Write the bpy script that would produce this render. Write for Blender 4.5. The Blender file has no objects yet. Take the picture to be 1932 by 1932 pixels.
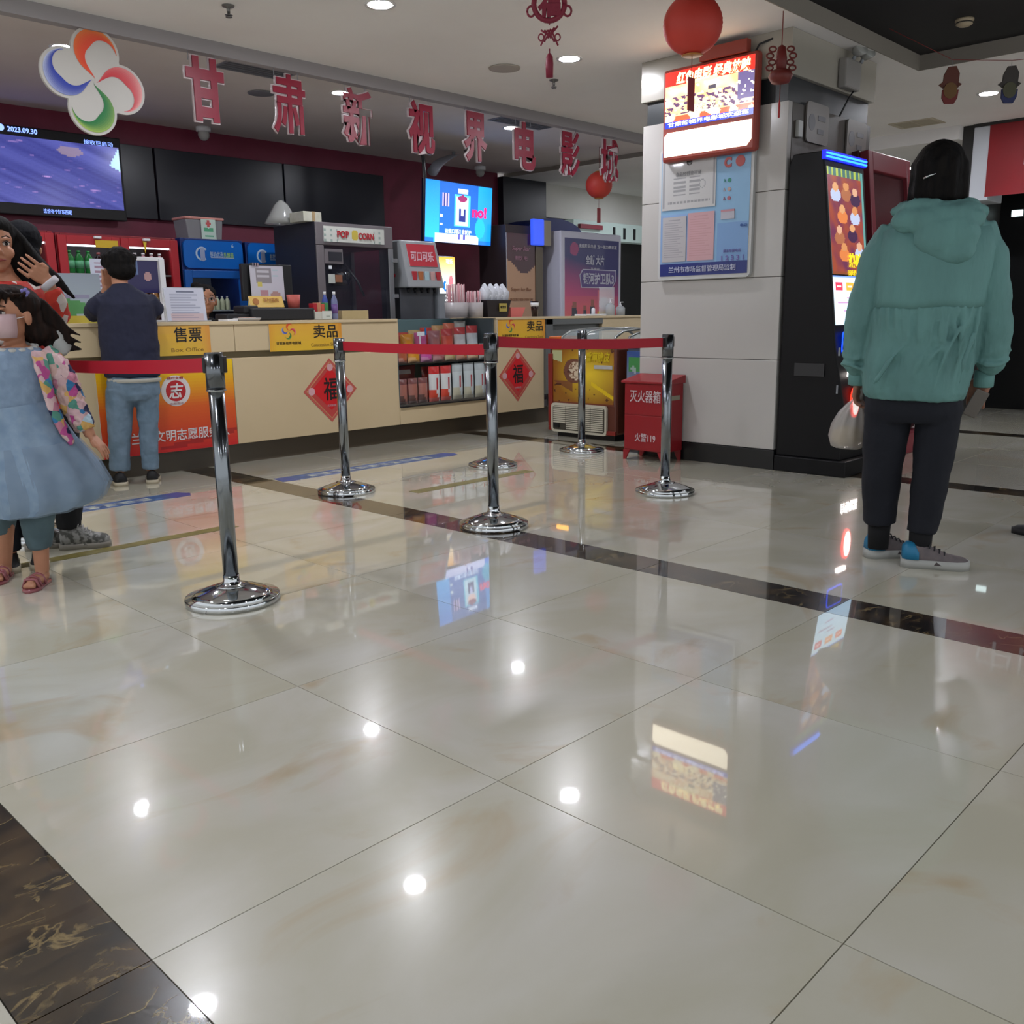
import bpy, bmesh, math, random
from mathutils import Matrix, Vector
import mathutils.noise as mnoise
S = bpy.context.scene
COL = S.collection
PI = math.pi
random.seed(7)

# ------------------------------------------------------------------ camera
cam_d = bpy.data.cameras.new('camera'); cam = bpy.data.objects.new('camera', cam_d); COL.objects.link(cam)
S.camera = cam
YAW, PITCH, ROLL = math.radians(44.148), math.radians(12.030), math.radians(-0.788)
fw = Vector((math.cos(YAW)*math.cos(PITCH), math.sin(YAW)*math.cos(PITCH), -math.sin(PITCH)))
rt = Vector((math.sin(YAW), -math.cos(YAW), 0)); up = rt.cross(fw)
cr, sr = math.cos(ROLL), math.sin(ROLL)
r2, u2 = cr*rt+sr*up, cr*up-sr*rt
M = Matrix((r2, u2, -fw)).transposed().to_4x4(); M.translation = (-1.3267, -0.5422, 1.0168)
cam.matrix_world = M
cam_d.sensor_width = 36; cam_d.lens = 1734.8/1932*36; cam_d.clip_start = 0.02; cam_d.clip_end = 100

# ------------------------------------------------------------------ world and exposure
W = bpy.data.worlds.new('world'); S.world = W; W.use_nodes = True
W.node_tree.nodes['Background'].inputs[0].default_value = (0.95, 0.98, 1.0, 1)
W.node_tree.nodes['Background'].inputs[1].default_value = 0.75
S.view_settings.view_transform = 'Standard'; S.view_settings.look = 'None'
S.view_settings.gamma = 1; S.view_settings.use_curve_mapping = False
S.view_settings.exposure = 0.42
LAMP = 330.0      # radiance of a ceiling downlight
H1, H2, HK = 2.69, 2.85, 2.79   # near ceiling, ceiling over the counter, black recess

# ------------------------------------------------------------------ materials
def s2l(c):
    return tuple((x/12.92 if x <= 0.04045 else ((x+0.055)/1.055)**2.4) for x in c)
def hx(h):
    return s2l(tuple(int(h[i:i+2], 16)/255 for i in (0, 2, 4)))
MATS = {}
def mat(name, col='808080', rough=0.5, metal=0.0, emis=0.0, alpha=1.0, trans=0.0, coat=0.0, spec=0.5, ior=1.45, sss=0.0):
    if name in MATS: return MATS[name]
    m = bpy.data.materials.new(name); m.use_nodes = True
    b = m.node_tree.nodes['Principled BSDF']; c = hx(col) if isinstance(col, str) else col
    b.inputs['Base Color'].default_value = (*c, 1); b.inputs['Roughness'].default_value = rough
    b.inputs['Metallic'].default_value = metal; b.inputs['Alpha'].default_value = alpha
    b.inputs['Transmission Weight'].default_value = trans; b.inputs['Coat Weight'].default_value = coat
    b.inputs['Coat Roughness'].default_value = 0.04; b.inputs['Specular IOR Level'].default_value = spec
    b.inputs['IOR'].default_value = ior
    if emis > 0:
        b.inputs['Emission Color'].default_value = (*c, 1); b.inputs['Emission Strength'].default_value = emis
    m.diffuse_color = (*c, 1)
    MATS[name] = m; return m
def noisy(name, col, col2, scale=8, rough=0.5, bump=0.0, detail=4, coat=0.0, stretch=(1, 1, 1), lo=0.35, hi=0.65, spec=0.5, metal=0, bdist=0.01):
    """principled with two colours blended by a noise in object space"""
    if name in MATS: return MATS[name]
    m = mat(name, col, rough, coat=coat, spec=spec, metal=metal); nt = m.node_tree; N = nt.nodes; L = nt.links
    b = N['Principled BSDF']
    tc = N.new('ShaderNodeTexCoord'); mp = N.new('ShaderNodeMapping'); mp.inputs['Scale'].default_value = stretch
    nz = N.new('ShaderNodeTexNoise'); nz.inputs['Scale'].default_value = scale; nz.inputs['Detail'].default_value = detail
    cr_ = N.new('ShaderNodeValToRGB'); cr_.color_ramp.elements[0].position = lo; cr_.color_ramp.elements[1].position = hi
    cr_.color_ramp.elements[0].color = (*hx(col), 1); cr_.color_ramp.elements[1].color = (*hx(col2), 1)
    L.new(tc.outputs['Object'], mp.inputs[0]); L.new(mp.outputs[0], nz.inputs['Vector']); L.new(nz.outputs['Fac'], cr_.inputs[0])
    L.new(cr_.outputs[0], b.inputs['Base Color'])
    if bump:
        bp = N.new('ShaderNodeBump'); bp.inputs['Strength'].default_value = bump; bp.inputs['Distance'].default_value = bdist
        L.new(nz.outputs['Fac'], bp.inputs['Height']); L.new(bp.outputs[0], b.inputs['Normal'])
    return m
def attr_mat(name, rough=0.4, emis=0.0, coat=0.0, alpha=1.0):
    """colour from the printed pattern stored on the mesh (flat print, screens)"""
    if name in MATS: return MATS[name]
    m = mat(name, 'ffffff', rough, coat=coat, alpha=alpha); nt = m.node_tree
    a = nt.nodes.new('ShaderNodeAttribute'); a.attribute_name = 'print'
    b = nt.nodes['Principled BSDF']
    if emis > 0:
        b.inputs['Base Color'].default_value = (0.01, 0.01, 0.01, 1)
        nt.links.new(a.outputs['Color'], b.inputs['Emission Color']); b.inputs['Emission Strength'].default_value = emis
    else: nt.links.new(a.outputs['Color'], b.inputs['Base Color'])
    return m
def marble(name, base, tint, vein, scale, dark=False):
    m = mat(name, base, 0.22, coat=0.0); nt = m.node_tree; N = nt.nodes; L = nt.links; b = N['Principled BSDF']
    tc = N.new('ShaderNodeTexCoord'); oi = N.new('ShaderNodeObjectInfo'); mp = N.new('ShaderNodeMapping')
    ml = N.new('ShaderNodeVectorMath'); ml.operation = 'SCALE'; ml.inputs[0].default_value = (37, 19, 11)
    L.new(oi.outputs['Random'], ml.inputs['Scale'])
    L.new(tc.outputs['Object'], mp.inputs['Vector']); L.new(ml.outputs[0], mp.inputs['Location'])
    mp.inputs['Rotation'].default_value = (0, 0, 0.5); mp.inputs['Scale'].default_value = (1, 1.5, 1)
    n1 = N.new('ShaderNodeTexNoise'); n1.inputs['Scale'].default_value = scale; n1.inputs['Detail'].default_value = 6; n1.inputs['Distortion'].default_value = 0.9
    L.new(mp.outputs[0], n1.inputs['Vector'])
    r1 = N.new('ShaderNodeValToRGB'); e = r1.color_ramp.elements
    e[0].position, e[1].position = (0.42, 0.72) if not dark else (0.44, 0.68)
    e[0].color = (*hx(base), 1); e[1].color = (*hx(tint), 1); L.new(n1.outputs['Fac'], r1.inputs[0])
    n2 = N.new('ShaderNodeTexNoise'); n2.inputs['Scale'].default_value = scale*(1.7 if dark else 1.1); n2.inputs['Detail'].default_value = 10; n2.inputs['Distortion'].default_value = 0.7 if dark else 1.6
    L.new(mp.outputs[0], n2.inputs['Vector'])
    r2_ = N.new('ShaderNodeValToRGB'); e = r2_.color_ramp.elements
    if dark:
        e[0].position = 0.475; e[1].position = 0.5; e[0].color = (0, 0, 0, 1); e[1].color = (1, 1, 1, 1)
        x = e.new(0.525); x.color = (0, 0, 0, 1)
    else:
        e[0].position = 0.60; e[1].position = 0.74; e[0].color = (0, 0, 0, 1); e[1].color = (1, 1, 1, 1)
    L.new(n2.outputs['Fac'], r2_.inputs[0])
    mx = N.new('ShaderNodeMix'); mx.data_type = 'RGBA'; mx.inputs[7].default_value = (*hx(vein), 1)
    mm = N.new('ShaderNodeMath'); mm.operation = 'MULTIPLY'; mm.inputs[1].default_value = 0.7 if dark else 0.5
    if dark:
        m3 = N.new('ShaderNodeMath'); m3.operation = 'MULTIPLY'; n3 = N.new('ShaderNodeTexNoise'); n3.inputs['Scale'].default_value = scale*2.2; n3.inputs['Detail'].default_value = 5
        L.new(mp.outputs[0], n3.inputs['Vector']); r3 = N.new('ShaderNodeValToRGB'); r3.color_ramp.elements[0].position = 0.42; r3.color_ramp.elements[1].position = 0.62
        L.new(n3.outputs['Fac'], r3.inputs[0]); L.new(r3.outputs[0], m3.inputs[1]); L.new(r2_.outputs[0], m3.inputs[0]); L.new(m3.outputs[0], mm.inputs[0])
    else: L.new(r2_.outputs[0], mm.inputs[0])
    L.new(mm.outputs[0], mx.inputs[0]); L.new(r1.outputs[0], mx.inputs[6])
    L.new(mx.outputs[2], b.inputs['Base Color'])
    b.inputs['Coat Weight'].default_value = 1.0; b.inputs['Coat Roughness'].default_value = 0.025; b.inputs['Coat IOR'].default_value = 1.5
    b.inputs['Specular IOR Level'].default_value = 0.35
    return m

# ------------------------------------------------------------------ mesh building
MW = {}   # world matrices of the empties and meshes made here
class MB:
    def __init__(s): s.v = []; s.f = []; s.mi = []; s.cur = 0; s.sm = []
    def add(s, vs, fs, smooth=False, T=None):
        o = len(s.v); s.v += [tuple(T @ Vector(v)) if T else tuple(v) for v in vs]
        for f in fs: s.f.append(tuple(i+o for i in f)); s.mi.append(s.cur); s.sm.append(smooth)
        return s
    def box(s, a, b, T=None):
        x0, y0, z0 = (min(p, q) for p, q in zip(a, b)); x1, y1, z1 = (max(p, q) for p, q in zip(a, b))
        vs = [(x0,y0,z0),(x1,y0,z0),(x1,y1,z0),(x0,y1,z0),(x0,y0,z1),(x1,y0,z1),(x1,y1,z1),(x0,y1,z1)]
        return s.add(vs, [(0,3,2,1),(4,5,6,7),(0,1,5,4),(1,2,6,5),(2,3,7,6),(3,0,4,7)], False, T)
    def prism(s, poly, org, xd, ud, depth, smooth=False):
        """polygon (x,y) in the plane org+x*xd+y*ud, extruded away from the viewer by depth"""
        org, xd, ud = Vector(org), Vector(xd), Vector(ud); n = xd.cross(ud)
        a = [org+xd*p[0]+ud*p[1] for p in poly]; b = [p-n*depth for p in a]; k = len(poly)
        area = sum(poly[i][0]*poly[(i+1) % k][1]-poly[(i+1) % k][0]*poly[i][1] for i in range(k))
        fr = tuple(range(k)) if area > 0 else tuple(range(k-1, -1, -1))
        fs = [fr, tuple(x+k for x in reversed(fr))]
        for i in range(k):
            j = (i+1) % k; fs.append((i, i+k, j+k, j) if area > 0 else (j, j+k, i+k, i))
        return s.add(a+b, fs, smooth)
    def loft(s, rings, smooth=True, cap=True, T=None, close=True):
        n = len(rings[0]); vs = [p for r in rings for p in r]; fs = []
        for i in range(len(rings)-1):
            for j in range(n if close else n-1):
                k = (j+1) % n; fs.append((i*n+j, i*n+k, (i+1)*n+k, (i+1)*n+j))
        if cap and close: fs += [tuple(range(n-1, -1, -1)), tuple((len(rings)-1)*n+j for j in range(n))]
        return s.add(vs, fs, smooth, T)
    def lathe(s, prof, c=(0, 0, 0), n=24, T=None, smooth=True, sy=1.0):
        rings = [[(c[0]+r*math.cos(2*PI*j/n), c[1]+r*sy*math.sin(2*PI*j/n), c[2]+z) for j in range(n)] for r, z in prof]
        return s.loft(rings, smooth, True, T)
    def tube(s, pts, rad, n=10, flat=1.0, smooth=True):
        P = [Vector(p) for p in pts]; R = rad if isinstance(rad, (list, tuple)) else [rad]*len(P)
        rings = []; d0 = (P[1]-P[0]).normalized(); a = d0.orthogonal().normalized()
        if abs(d0.z) < 0.9: a = d0.cross(Vector((0, 0, 1))).normalized()
        for i, p in enumerate(P):
            d = (P[min(i+1, len(P)-1)]-P[max(i-1, 0)]).normalized()
            a = (a-d*a.dot(d)).normalized(); b = d.cross(a)
            rings.append([tuple(p+a*R[i]*math.cos(2*PI*j/n)+b*R[i]*flat*math.sin(2*PI*j/n)) for j in range(n)])
        return s.loft(rings, smooth)
    def ball(s, c, r, n=16, m=10, T=None, smooth=True):
        rx, ry, rz = r if isinstance(r, (tuple, list)) else (r, r, r)
        rings = [[(c[0]+rx*math.sin(PI*(i+0.02)/(m+0.04))*math.cos(2*PI*j/n), c[1]+ry*math.sin(PI*(i+0.02)/(m+0.04))*math.sin(2*PI*j/n), c[2]-rz*math.cos(PI*(i+0.02)/(m+0.04))) for j in range(n)] for i in range(m+1)]
        return s.loft(rings, smooth, True, T)
    def build(s, name, mats, parent=None, bevel=0.0, local=False, label=None, seg=2, cols=None):
        me = bpy.data.meshes.new(name)
        inv = MW[parent.name].inverted() if (parent is not None and not local) else None
        vs = [tuple(inv @ Vector(v)) for v in s.v] if inv else s.v
        me.from_pydata(vs, [], s.f)
        if not isinstance(mats, (list, tuple)): mats = [mats]
        for m in mats: me.materials.append(m)
        me.polygons.foreach_set('material_index', s.mi); me.polygons.foreach_set('use_smooth', s.sm)
        if cols is not None:
            at = me.color_attributes.new('print', 'FLOAT_COLOR', 'CORNER'); arr = []
            for p in me.polygons:
                c = cols[p.index] if p.index < len(cols) else cols[-1]
                arr += [c[0], c[1], c[2], 1.0]*p.loop_total
            at.data.foreach_set('color', arr)
        me.update()
        o = bpy.data.objects.new(name, me); COL.objects.link(o)
        if parent is not None: o.parent = parent; MW[o.name] = MW[parent.name].copy()
        else: MW[o.name] = Matrix.Identity(4)
        if bevel:
            b = o.modifiers.new('bevel', 'BEVEL'); b.width = bevel; b.segments = seg; b.limit_method = 'ANGLE'; b.angle_limit = 0.7
        if label: o['label'] = label
        return o
def thing(name, label, cat, loc=(0, 0, 0), rotz=0.0, group=None):
    o = bpy.data.objects.new(name, None); COL.objects.link(o); o.empty_display_size = 0.05
    o.location = loc; o.rotation_euler = (0, 0, rotz); o['label'] = label; o['category'] = cat
    if group: o['group'] = group
    MW[o.name] = Matrix.Translation(loc) @ Matrix.Rotation(rotz, 4, 'Z'); return o
def tag(o, label, cat, group=None):
    o['label'] = label; o['category'] = cat
    if group: o['group'] = group
    return o
def struct(o): o['kind'] = 'structure'; return o
def dup(root, loc, rotz=None, label=None, group=None):
    r = root.copy(); COL.objects.link(r); r.location = loc
    if rotz is not None: r.rotation_euler = (0, 0, rotz)
    if label: r['label'] = label
    if group: r['group'] = group
    MW[r.name] = Matrix.Translation(loc) @ Matrix.Rotation(r.rotation_euler[2], 4, 'Z')
    for ch in list(root.children):
        c = ch.copy(); COL.objects.link(c); c.parent = r; MW[c.name] = MW[r.name]
        for g in list(ch.children):
            d = g.copy(); COL.objects.link(d); d.parent = c; MW[d.name] = MW[r.name]
    return r
def one(name, mb, m, label, cat, group=None, bevel=0.0):
    return tag(mb.build(name, m, None, bevel), label, cat, group)
FX, FZ = (1, 0, 0), (0, 0, 1)       # facing -Y: x to the right on the face, z up
GX = (0, -1, 0)                     # facing -X: -Y is to the right on the face
def text(body, c, w, h, xd, ud, m, parent=None, name='lettering', depth=0.002, bold=0.0, label=None, shear=0.0, cat=None, res=3):
    """lettering as a flat raised mesh fitted into a w x h box centred on c"""
    cu = bpy.data.curves.new('t', 'FONT'); cu.body = body; cu.extrude = 0.02; cu.offset = bold; cu.resolution_u = res; cu.shear = shear
    ob = bpy.data.objects.new('t', cu); COL.objects.link(ob); bpy.context.view_layer.update()
    me = bpy.data.meshes.new_from_object(ob.evaluated_get(bpy.context.evaluated_depsgraph_get()))
    bpy.data.objects.remove(ob); bpy.data.curves.remove(cu)
    co = [v.co.copy() for v in me.vertices]
    x0, x1 = min(v.x for v in co), max(v.x for v in co); y0, y1 = min(v.y for v in co), max(v.y for v in co)
    xd, ud, c = Vector(xd), Vector(ud), Vector(c); n = xd.cross(ud).normalized()
    inv = MW[parent.name].inverted() if parent is not None else Matrix.Identity(4)
    for v, p in zip(me.vertices, co):
        q = c+xd*((p.x-(x0+x1)/2)/(x1-x0)*w)+ud*((p.y-(y0+y1)/2)/(y1-y0)*h)+n*(p.z/0.02*depth/2+depth/2)
        v.co = inv @ q
    me.materials.clear(); me.materials.append(m)
    o = bpy.data.objects.new(name, me); COL.objects.link(o)
    if parent is not None: o.parent = parent; MW[o.name] = MW[parent.name].copy()
    if label: o['label'] = label
    return o
def printed(name, c, w, h, xd, ud, func, nx, ny, m, parent=None, thick=0.004, back=None, label=None):
    """a flat sheet whose face carries a printed pattern func(u,v)->rgb; u right, v up, 0..1"""
    c, xd, ud = Vector(c), Vector(xd), Vector(ud); n = xd.cross(ud).normalized(); mb = MB(); vs = []; fs = []; cols = []
    for j in range(ny+1):
        for i in range(nx+1): vs.append(c+xd*(w*(i/nx-0.5))+ud*(h*(j/ny-0.5)))
    for j in range(ny):
        for i in range(nx):
            a = j*(nx+1)+i; fs.append((a, a+1, a+nx+2, a+nx+1)); cols.append(func((i+0.5)/nx, (j+0.5)/ny))
    mb.add(vs, fs); k = len(fs)
    mb.cur = 1
    A = [c+xd*(w*sx/2)+ud*(h*sy/2) for sx, sy in ((-1,-1),(1,-1),(1,1),(-1,1))]; B = [p-n*thick for p in A]
    mb.add(A+B, [(7, 6, 5, 4), (0, 4, 5, 1), (1, 5, 6, 2), (2, 6, 7, 3), (3, 7, 4, 0)]); cols += [(0.05, 0.05, 0.05)]*5
    return mb.build(name, [m, back or mat('sheet_edge', 'c8c8c8', 0.6)], parent, cols=cols, label=label)
def mixc(a, b, t):
    t = max(0, min(1, t)); return tuple(x*(1-t)+y*t for x, y in zip(a, b))
def rr_poly(w, h, r, n=5):
    P = []
    for cx, cy, a0 in ((w/2-r, h/2-r, 0), (-w/2+r, h/2-r, 90), (-w/2+r, -h/2+r, 180), (w/2-r, -h/2+r, 270)):
        for i in range(n+1):
            a = math.radians(a0+90*i/n); P.append((cx+r*math.cos(a), cy+r*math.sin(a)))
    return P
def circ(r, n=24, ry=None): return [(r*math.cos(2*PI*i/n), (ry or r)*math.sin(2*PI*i/n)) for i in range(n)]
# ------------------------------------------------------------------ floor
M_TILE = marble('cream_marble', 'b9b5a2', 'c6c3b8', 'b0966c', 1.6)
M_BAND = marble('dark_marble', '17130f', '4a3a26', '9a8458', 5.0, dark=True)
fb = MB().box((-4.2, -3.6, -0.06), (13.2, 9.0, -0.004)).build('floor', mat('grout', '3e392f', 0.8)); struct(fb)
xs = [(-3.4,-2.6,0),(-2.6,-1.8,0),(-1.8,-1.0,0),(-1.0,-0.8,1),(-0.8,0,0),(0,0.8,0),(0.8,1.605,0),(1.605,1.805,1),(1.805,2.61,0),(2.61,3.42,0),(3.42,4.23,0),
      (4.23,4.43,1),(4.43,5.24,0),(5.24,6.05,0),(6.05,6.86,0),(6.86,7.06,1),(7.06,7.87,0),(7.87,8.68,0),(8.68,9.5,0)]
tile_mesh = {}
for j in range(-3, 7):
    for x0, x1, d in xs:
        g = 0.0012; key = (round(x1-x0, 3), d)
        cx, cy = (x0+x1)/2, j*0.8+0.4
        if key not in tile_mesh:
            w = (x1-x0)/2-g; hh = 0.4-g
            o = MB().box((-w, -hh, -0.004), (w, hh, 0.0)).build('tile', M_BAND if d else M_TILE, fb, local=True); tile_mesh[key] = o.data
        else:
            o = bpy.data.objects.new('tile', tile_mesh[key]); COL.objects.link(o); o.parent = fb
        o.location = (cx, cy, 0)
# floor beyond the tiles that can be told apart, and behind the counter
struct(MB().box((-4.2, 5.6, -0.004), (13.2, 9.0, 0)).build('floor_back', M_TILE))

# ------------------------------------------------------------------ ceilings
M_CEIL = noisy('ceiling_paint', 'e6e4e2', 'e0dddb', 1.2, 0.85)
M_CEIL2 = noisy('ceiling_paint_counter', 'd2ccc8', 'cbc4bf', 1.2, 0.85)
M_FASC = mat('fascia_paint', '8b857c', 0.8)
M_BLK = mat('black_ceiling', '141416', 0.7)
cz = 2.69
mb = MB()
mb.box((-4.2, 2.27, cz), (8.1, 5.0, cz+0.05)); mb.box((5.8, -3.6, cz), (8.1, 2.27, cz+0.05)); mb.box((-4.2, -3.6, cz), (-3.0, 2.27, cz+0.05))
struct(mb.build('ceiling', M_CEIL))
struct(MB().box((-3.0, -3.6, HK), (5.8, 2.27, HK+0.05)).build('ceiling_recess', M_BLK))
mb = MB().box((-3.0, 2.26, cz-0.002), (5.799, 2.269, HK)).box((5.79, -3.6, cz-0.002), (5.799, 2.262, HK)).box((-2.999, -3.6, cz-0.002), (-2.99, 2.262, HK))
struct(mb.build('trim_1', M_FASC))
struct(MB().box((-4.2, 5.07, H2), (7.82, 9.0, H2+0.05)).build('ceiling_counter', M_CEIL2))
struct(MB().box((-4.2, 5.0, 2.61), (7.82, 5.07, H2+0.05)).build('trim_2', mat('bulkhead_paint', '969294', 0.8)))
mb = MB().box((7.82, 5.0, 2.80), (13.2, 9.0, 2.85)).box((8.101, 2.76, 2.57), (13.2, 5.0, 2.74)).box((8.101, -3.6, 2.69), (13.2, 2.76, 2.74))
struct(mb.build('ceiling_hall', M_CEIL))
struct(MB().box((7.80, 5.0, 2.57), (8.1, 5.02, 2.85)).box((7.812, 5.02, 2.80), (7.82, 8.4, H2)).build('trim_3', M_FASC))

# ------------------------------------------------------------------ walls
M_MAROON = noisy('maroon_wall', '6a2036', '74263e', 3, 0.45)
M_NAVY = mat('black_glass_panel', '171a24', 0.3)
M_WHITE = noisy('white_wall', 'c9c8c2', 'c2c1ba', 2, 0.7)
bw = struct(MB().box((-4.2, 8.40, 0), (7.7, 8.50, H2)).build('wall_back', M_MAROON))
for x0, x1, z0, z1 in ((-1.4, 2.98, 1.97, 2.63), (3.0, 4.4, 1.97, 2.63), (4.42, 5.75, 1.97, 2.63)):
    MB().box((x0, 8.34, z0), (x1, 8.40, z1)).build('dark_panel', M_NAVY, bw, 0.004)
struct(MB().box((7.7, 8.30, 0), (8.54, 8.40, 2.80)).build('pillar_back', mat('navy_panel', '10131f', 0.4)))
struct(MB().box((8.54, 8.40, 2.36), (13.2, 8.50, 2.80)).build('trim_4', M_WHITE))
struct(MB().box((8.54, 8.42, 0), (13.2, 8.5, 2.36)).build('wall_hall', mat('hall_dark', '0e0f10', 0.5)))
struct(MB().box((13.1, 2.7, 0), (13.2, 8.5, 2.85)).build('wall_east', M_WHITE))
# dark glazed entrance on the right with jamb, white lining, banner
struct(MB().box((9.15, -3.6, 0), (9.2, 2.85, 2.7)).build('wall_entrance', mat('black_doors', '090a0c', 0.35)))
struct(MB().box((8.2, 2.66, 0.0), (9.15, 2.76, 2.70)).build('door_1', mat('dark_jamb', '2e2d2c', 0.5), None, 0.004))
struct(MB().box((8.16, 0.2, 2.665), (8.24, 2.66, 2.70)).build('trim_5', mat('dark_jamb')))
struct(MB().box((8.18, 2.49, 2.01), (8.60, 2.655, 2.664)).build('trim_6', mat('white_lining', 'cbcfd6', 0.5), None, 0.006))

# ------------------------------------------------------------------ ceiling lamps
M_LAMP = mat('lamp_glow', 'f4f6ff', 0.5, emis=LAMP); M_RIM = mat('lamp_rim', 'd8d8d8', 0.3)
def downlight(x, y, z, label):
    t = thing('downlight', label, 'ceiling lamp', (x, y, z), group='round recessed downlights')
    MB().lathe([(0.066, -0.002), (0.085, -0.006), (0.088, 0.0), (0.085, 0.0), (0.066, 0.0)], n=28).build('rim', M_RIM, t, local=True)
    MB().lathe([(0.001, -0.0045), (0.064, -0.0045), (0.066, -0.0015), (0.001, -0.001)], n=28, smooth=False).build('diffuser', M_LAMP, t, local=True)
    return t
dl = downlight(2.137, 3.77, H1, 'round downlight at the top edge, nearest the front of the lobby ceiling')
for x, y, z, l in ((3.723, 3.769, H1, 'round downlight right of the hanging knot charm, near the ceiling sprinkler'),
                   (0.62, 3.78, H1, 'round downlight out of frame, above the left half of the lobby'),
                   (5.3, 3.77, H1, 'round downlight hidden behind the tiled pillar'),
                   (-1.0, 3.78, H1, 'round downlight out of frame on the far left of the lobby ceiling'),
                   (6.93, 2.15, H1, 'round downlight beside the blue hanging figure on the right'),
                   (6.93, 0.5, H1, 'round downlight out of frame, right end of the lobby'),
                   (6.93, -1.2, H1, 'round downlight out of frame, far right end of the lobby'),
                   (1.45, 6.36, H2, 'round downlight above the left end of the service counter'),
                   (3.60, 6.16, H2, 'round downlight behind the third hanging character over the counter'),
                   (5.70, 6.22, H2, 'round downlight behind the sixth hanging character over the counter'),
                   (-0.6, 6.4, H2, 'round downlight out of frame, over the far left end of the counter'),
                   (9.57, 3.8, 2.57, 'round downlight in the passage, just left of the teal-jacket woman\'s head'),
                   (9.8, 7.2, 2.80, 'round downlight in the hall beyond the end of the counter'),
                   (11.3, 5.6, 2.80, 'round downlight in the hall hidden by the tiled pillar'),
                   (-0.9, 1.9, HK, 'added round fill downlight in the black recess above the camera'),  # this one and those below are unseen lamps added as fill light
                   (0.9, -1.6, HK, 'added round fill downlight in the black recess behind the camera'),
                   (-2.2, -1.6, HK, 'added round fill downlight in the black recess, left rear corner'),
                   (-3.6, 0.6, H1, 'added round fill downlight on the left margin of the lobby ceiling'),
                   (3.8, -1.6, HK, 'added round fill downlight in the black recess, right rear corner')):
    dup(dl, (x, y, z), label=l)
S['n'] = 0
# ------------------------------------------------------------------ service counter
M_PRINT = attr_mat('printed_sheet', 0.35, coat=0.25); M_SCREEN = attr_mat('lit_screen', 0.2, emis=1.25)
M_BEIGE = noisy('beige_panel', 'c6b391', 'c0ad8b', 1.5, 0.38, spec=0.4)
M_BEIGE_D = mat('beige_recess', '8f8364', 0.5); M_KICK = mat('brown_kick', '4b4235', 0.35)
M_STEEL = mat('brushed_steel', '9a9da0', 0.32, metal=0.9); M_CHROME = mat('chrome', 'c4c8cc', 0.07, metal=1.0)
M_DARK = mat('dark_plastic', '17181b', 0.4); M_GREY = mat('grey_plastic', '8a8f94', 0.45)
M_GLASS = mat('clear_glass', '101416', 0.02, alpha=0.07, spec=0.5); M_BLACK = mat('black', '0b0b0d', 0.5)
M_RED = mat('red_enamel', 'b01f2a', 0.35); M_WHT = mat('white_plastic', 'dcdde0', 0.4)
ct = thing('service_counter', 'long cream box office and concession counter with dark brown toe kick', 'counter', (2.0, 5.7, 0))
YB = 5.38
mb = MB(); mb.box((-1.5, 5.365, 0.985), (3.47, 6.0, 1.008)); mb.box((4.61, 5.365, 0.985), (7.1, 6.0, 1.008)); mb.build('worktop', M_BEIGE, ct, 0.003)
for x0, x1 in ((-1.5, 0.05), (0.053, 2.02), (2.023, 3.485), (4.605, 5.26)):
    MB().box((x0, YB, 0.80), (x1, YB+0.10, 0.985)).build('upper_panel', M_BEIGE, ct, 0.004)
for x0, x1 in ((-1.5, 0.6), (0.603, 2.0), (2.003, 3.485), (4.605, 5.26)):
    MB().box((x0, 5.40, 0.15), (x1, 5.46, 0.755)).build('lower_panel', M_BEIGE, ct, 0.004)
MB().box((3.488, 5.40, 0.15), (4.602, 5.46, 0.295)).build('lower_panel', M_BEIGE, ct, 0.004)
mb = MB().box((-1.5, 5.45, 0.755), (3.485, 5.48, 0.80)).box((4.605, 5.45, 0.755), (5.26, 5.48, 0.80)); mb.build('shadow_gap', M_BEIGE_D, ct)  # recess strip in darker beige, the gap's shade put into its colour
MB().box((-1.5, 5.49, 0.0), (7.1, 5.98, 0.15)).build('toe_kick', M_KICK, ct)
MB().box((6.12, YB, 0.15), (7.1, 5.98, 0.985)).build('end_block', M_BEIGE, ct, 0.004)
mb = MB().box((5.26, 5.37, 0.28), (5.36, 5.45, 0.985)).box((5.36, 5.42, 0.15), (6.12, 5.46, 0.93)).box((5.26, 5.37, 0.93), (6.12, 5.45, 0.985))
mb.build('metal_panel', mat('grey_metal_panel', '6f7272', 0.4, metal=0.4), ct, 0.004)
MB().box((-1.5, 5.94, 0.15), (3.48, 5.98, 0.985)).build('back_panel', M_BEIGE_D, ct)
# glazed snack showcase let into the counter
sc = thing('snack_showcase', 'glass-fronted snack showcase set into the counter beneath the drinks machine', 'display case', (4.05, 5.6, 0.295))
M_SHADE = mat('showcase_lining', '49555a', 0.6)
mb = MB().box((3.488, 5.41, 0.295), (3.50, 5.98, 1.0)).box((4.59, 5.41, 0.295), (4.602, 5.98, 1.0)); mb.build('side_wall', M_SHADE, sc)
MB().box((3.50, 5.88, 0.295), (4.59, 5.90, 1.0)).build('back_wall', mat('teal_lining', '7fa3a8', 0.5), sc)
MB().box((3.50, 5.41, 0.297), (4.59, 5.88, 0.307)).build('bottom_shelf', mat('shelf_grey', '5b5750', 0.5), sc)
MB().box((3.50, 5.43, 0.635), (4.59, 5.88, 0.645)).build('glass_shelf', mat('shelf_edge', '32322f', 0.3), sc)
MB().box((3.486, 5.385, 0.99), (4.604, 5.98, 1.004)).build('glass_top', mat('dark_glass_top', '30383a', 0.1, alpha=0.3), sc, 0.002)
MB().box((3.49, 5.385, 0.297), (4.60, 5.389, 0.99)).build('front_glass', M_GLASS, sc)
MB().box((3.49, 5.383, 0.288), (4.60, 5.41, 0.297)).build('glass_channel', M_DARK, sc)

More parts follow.
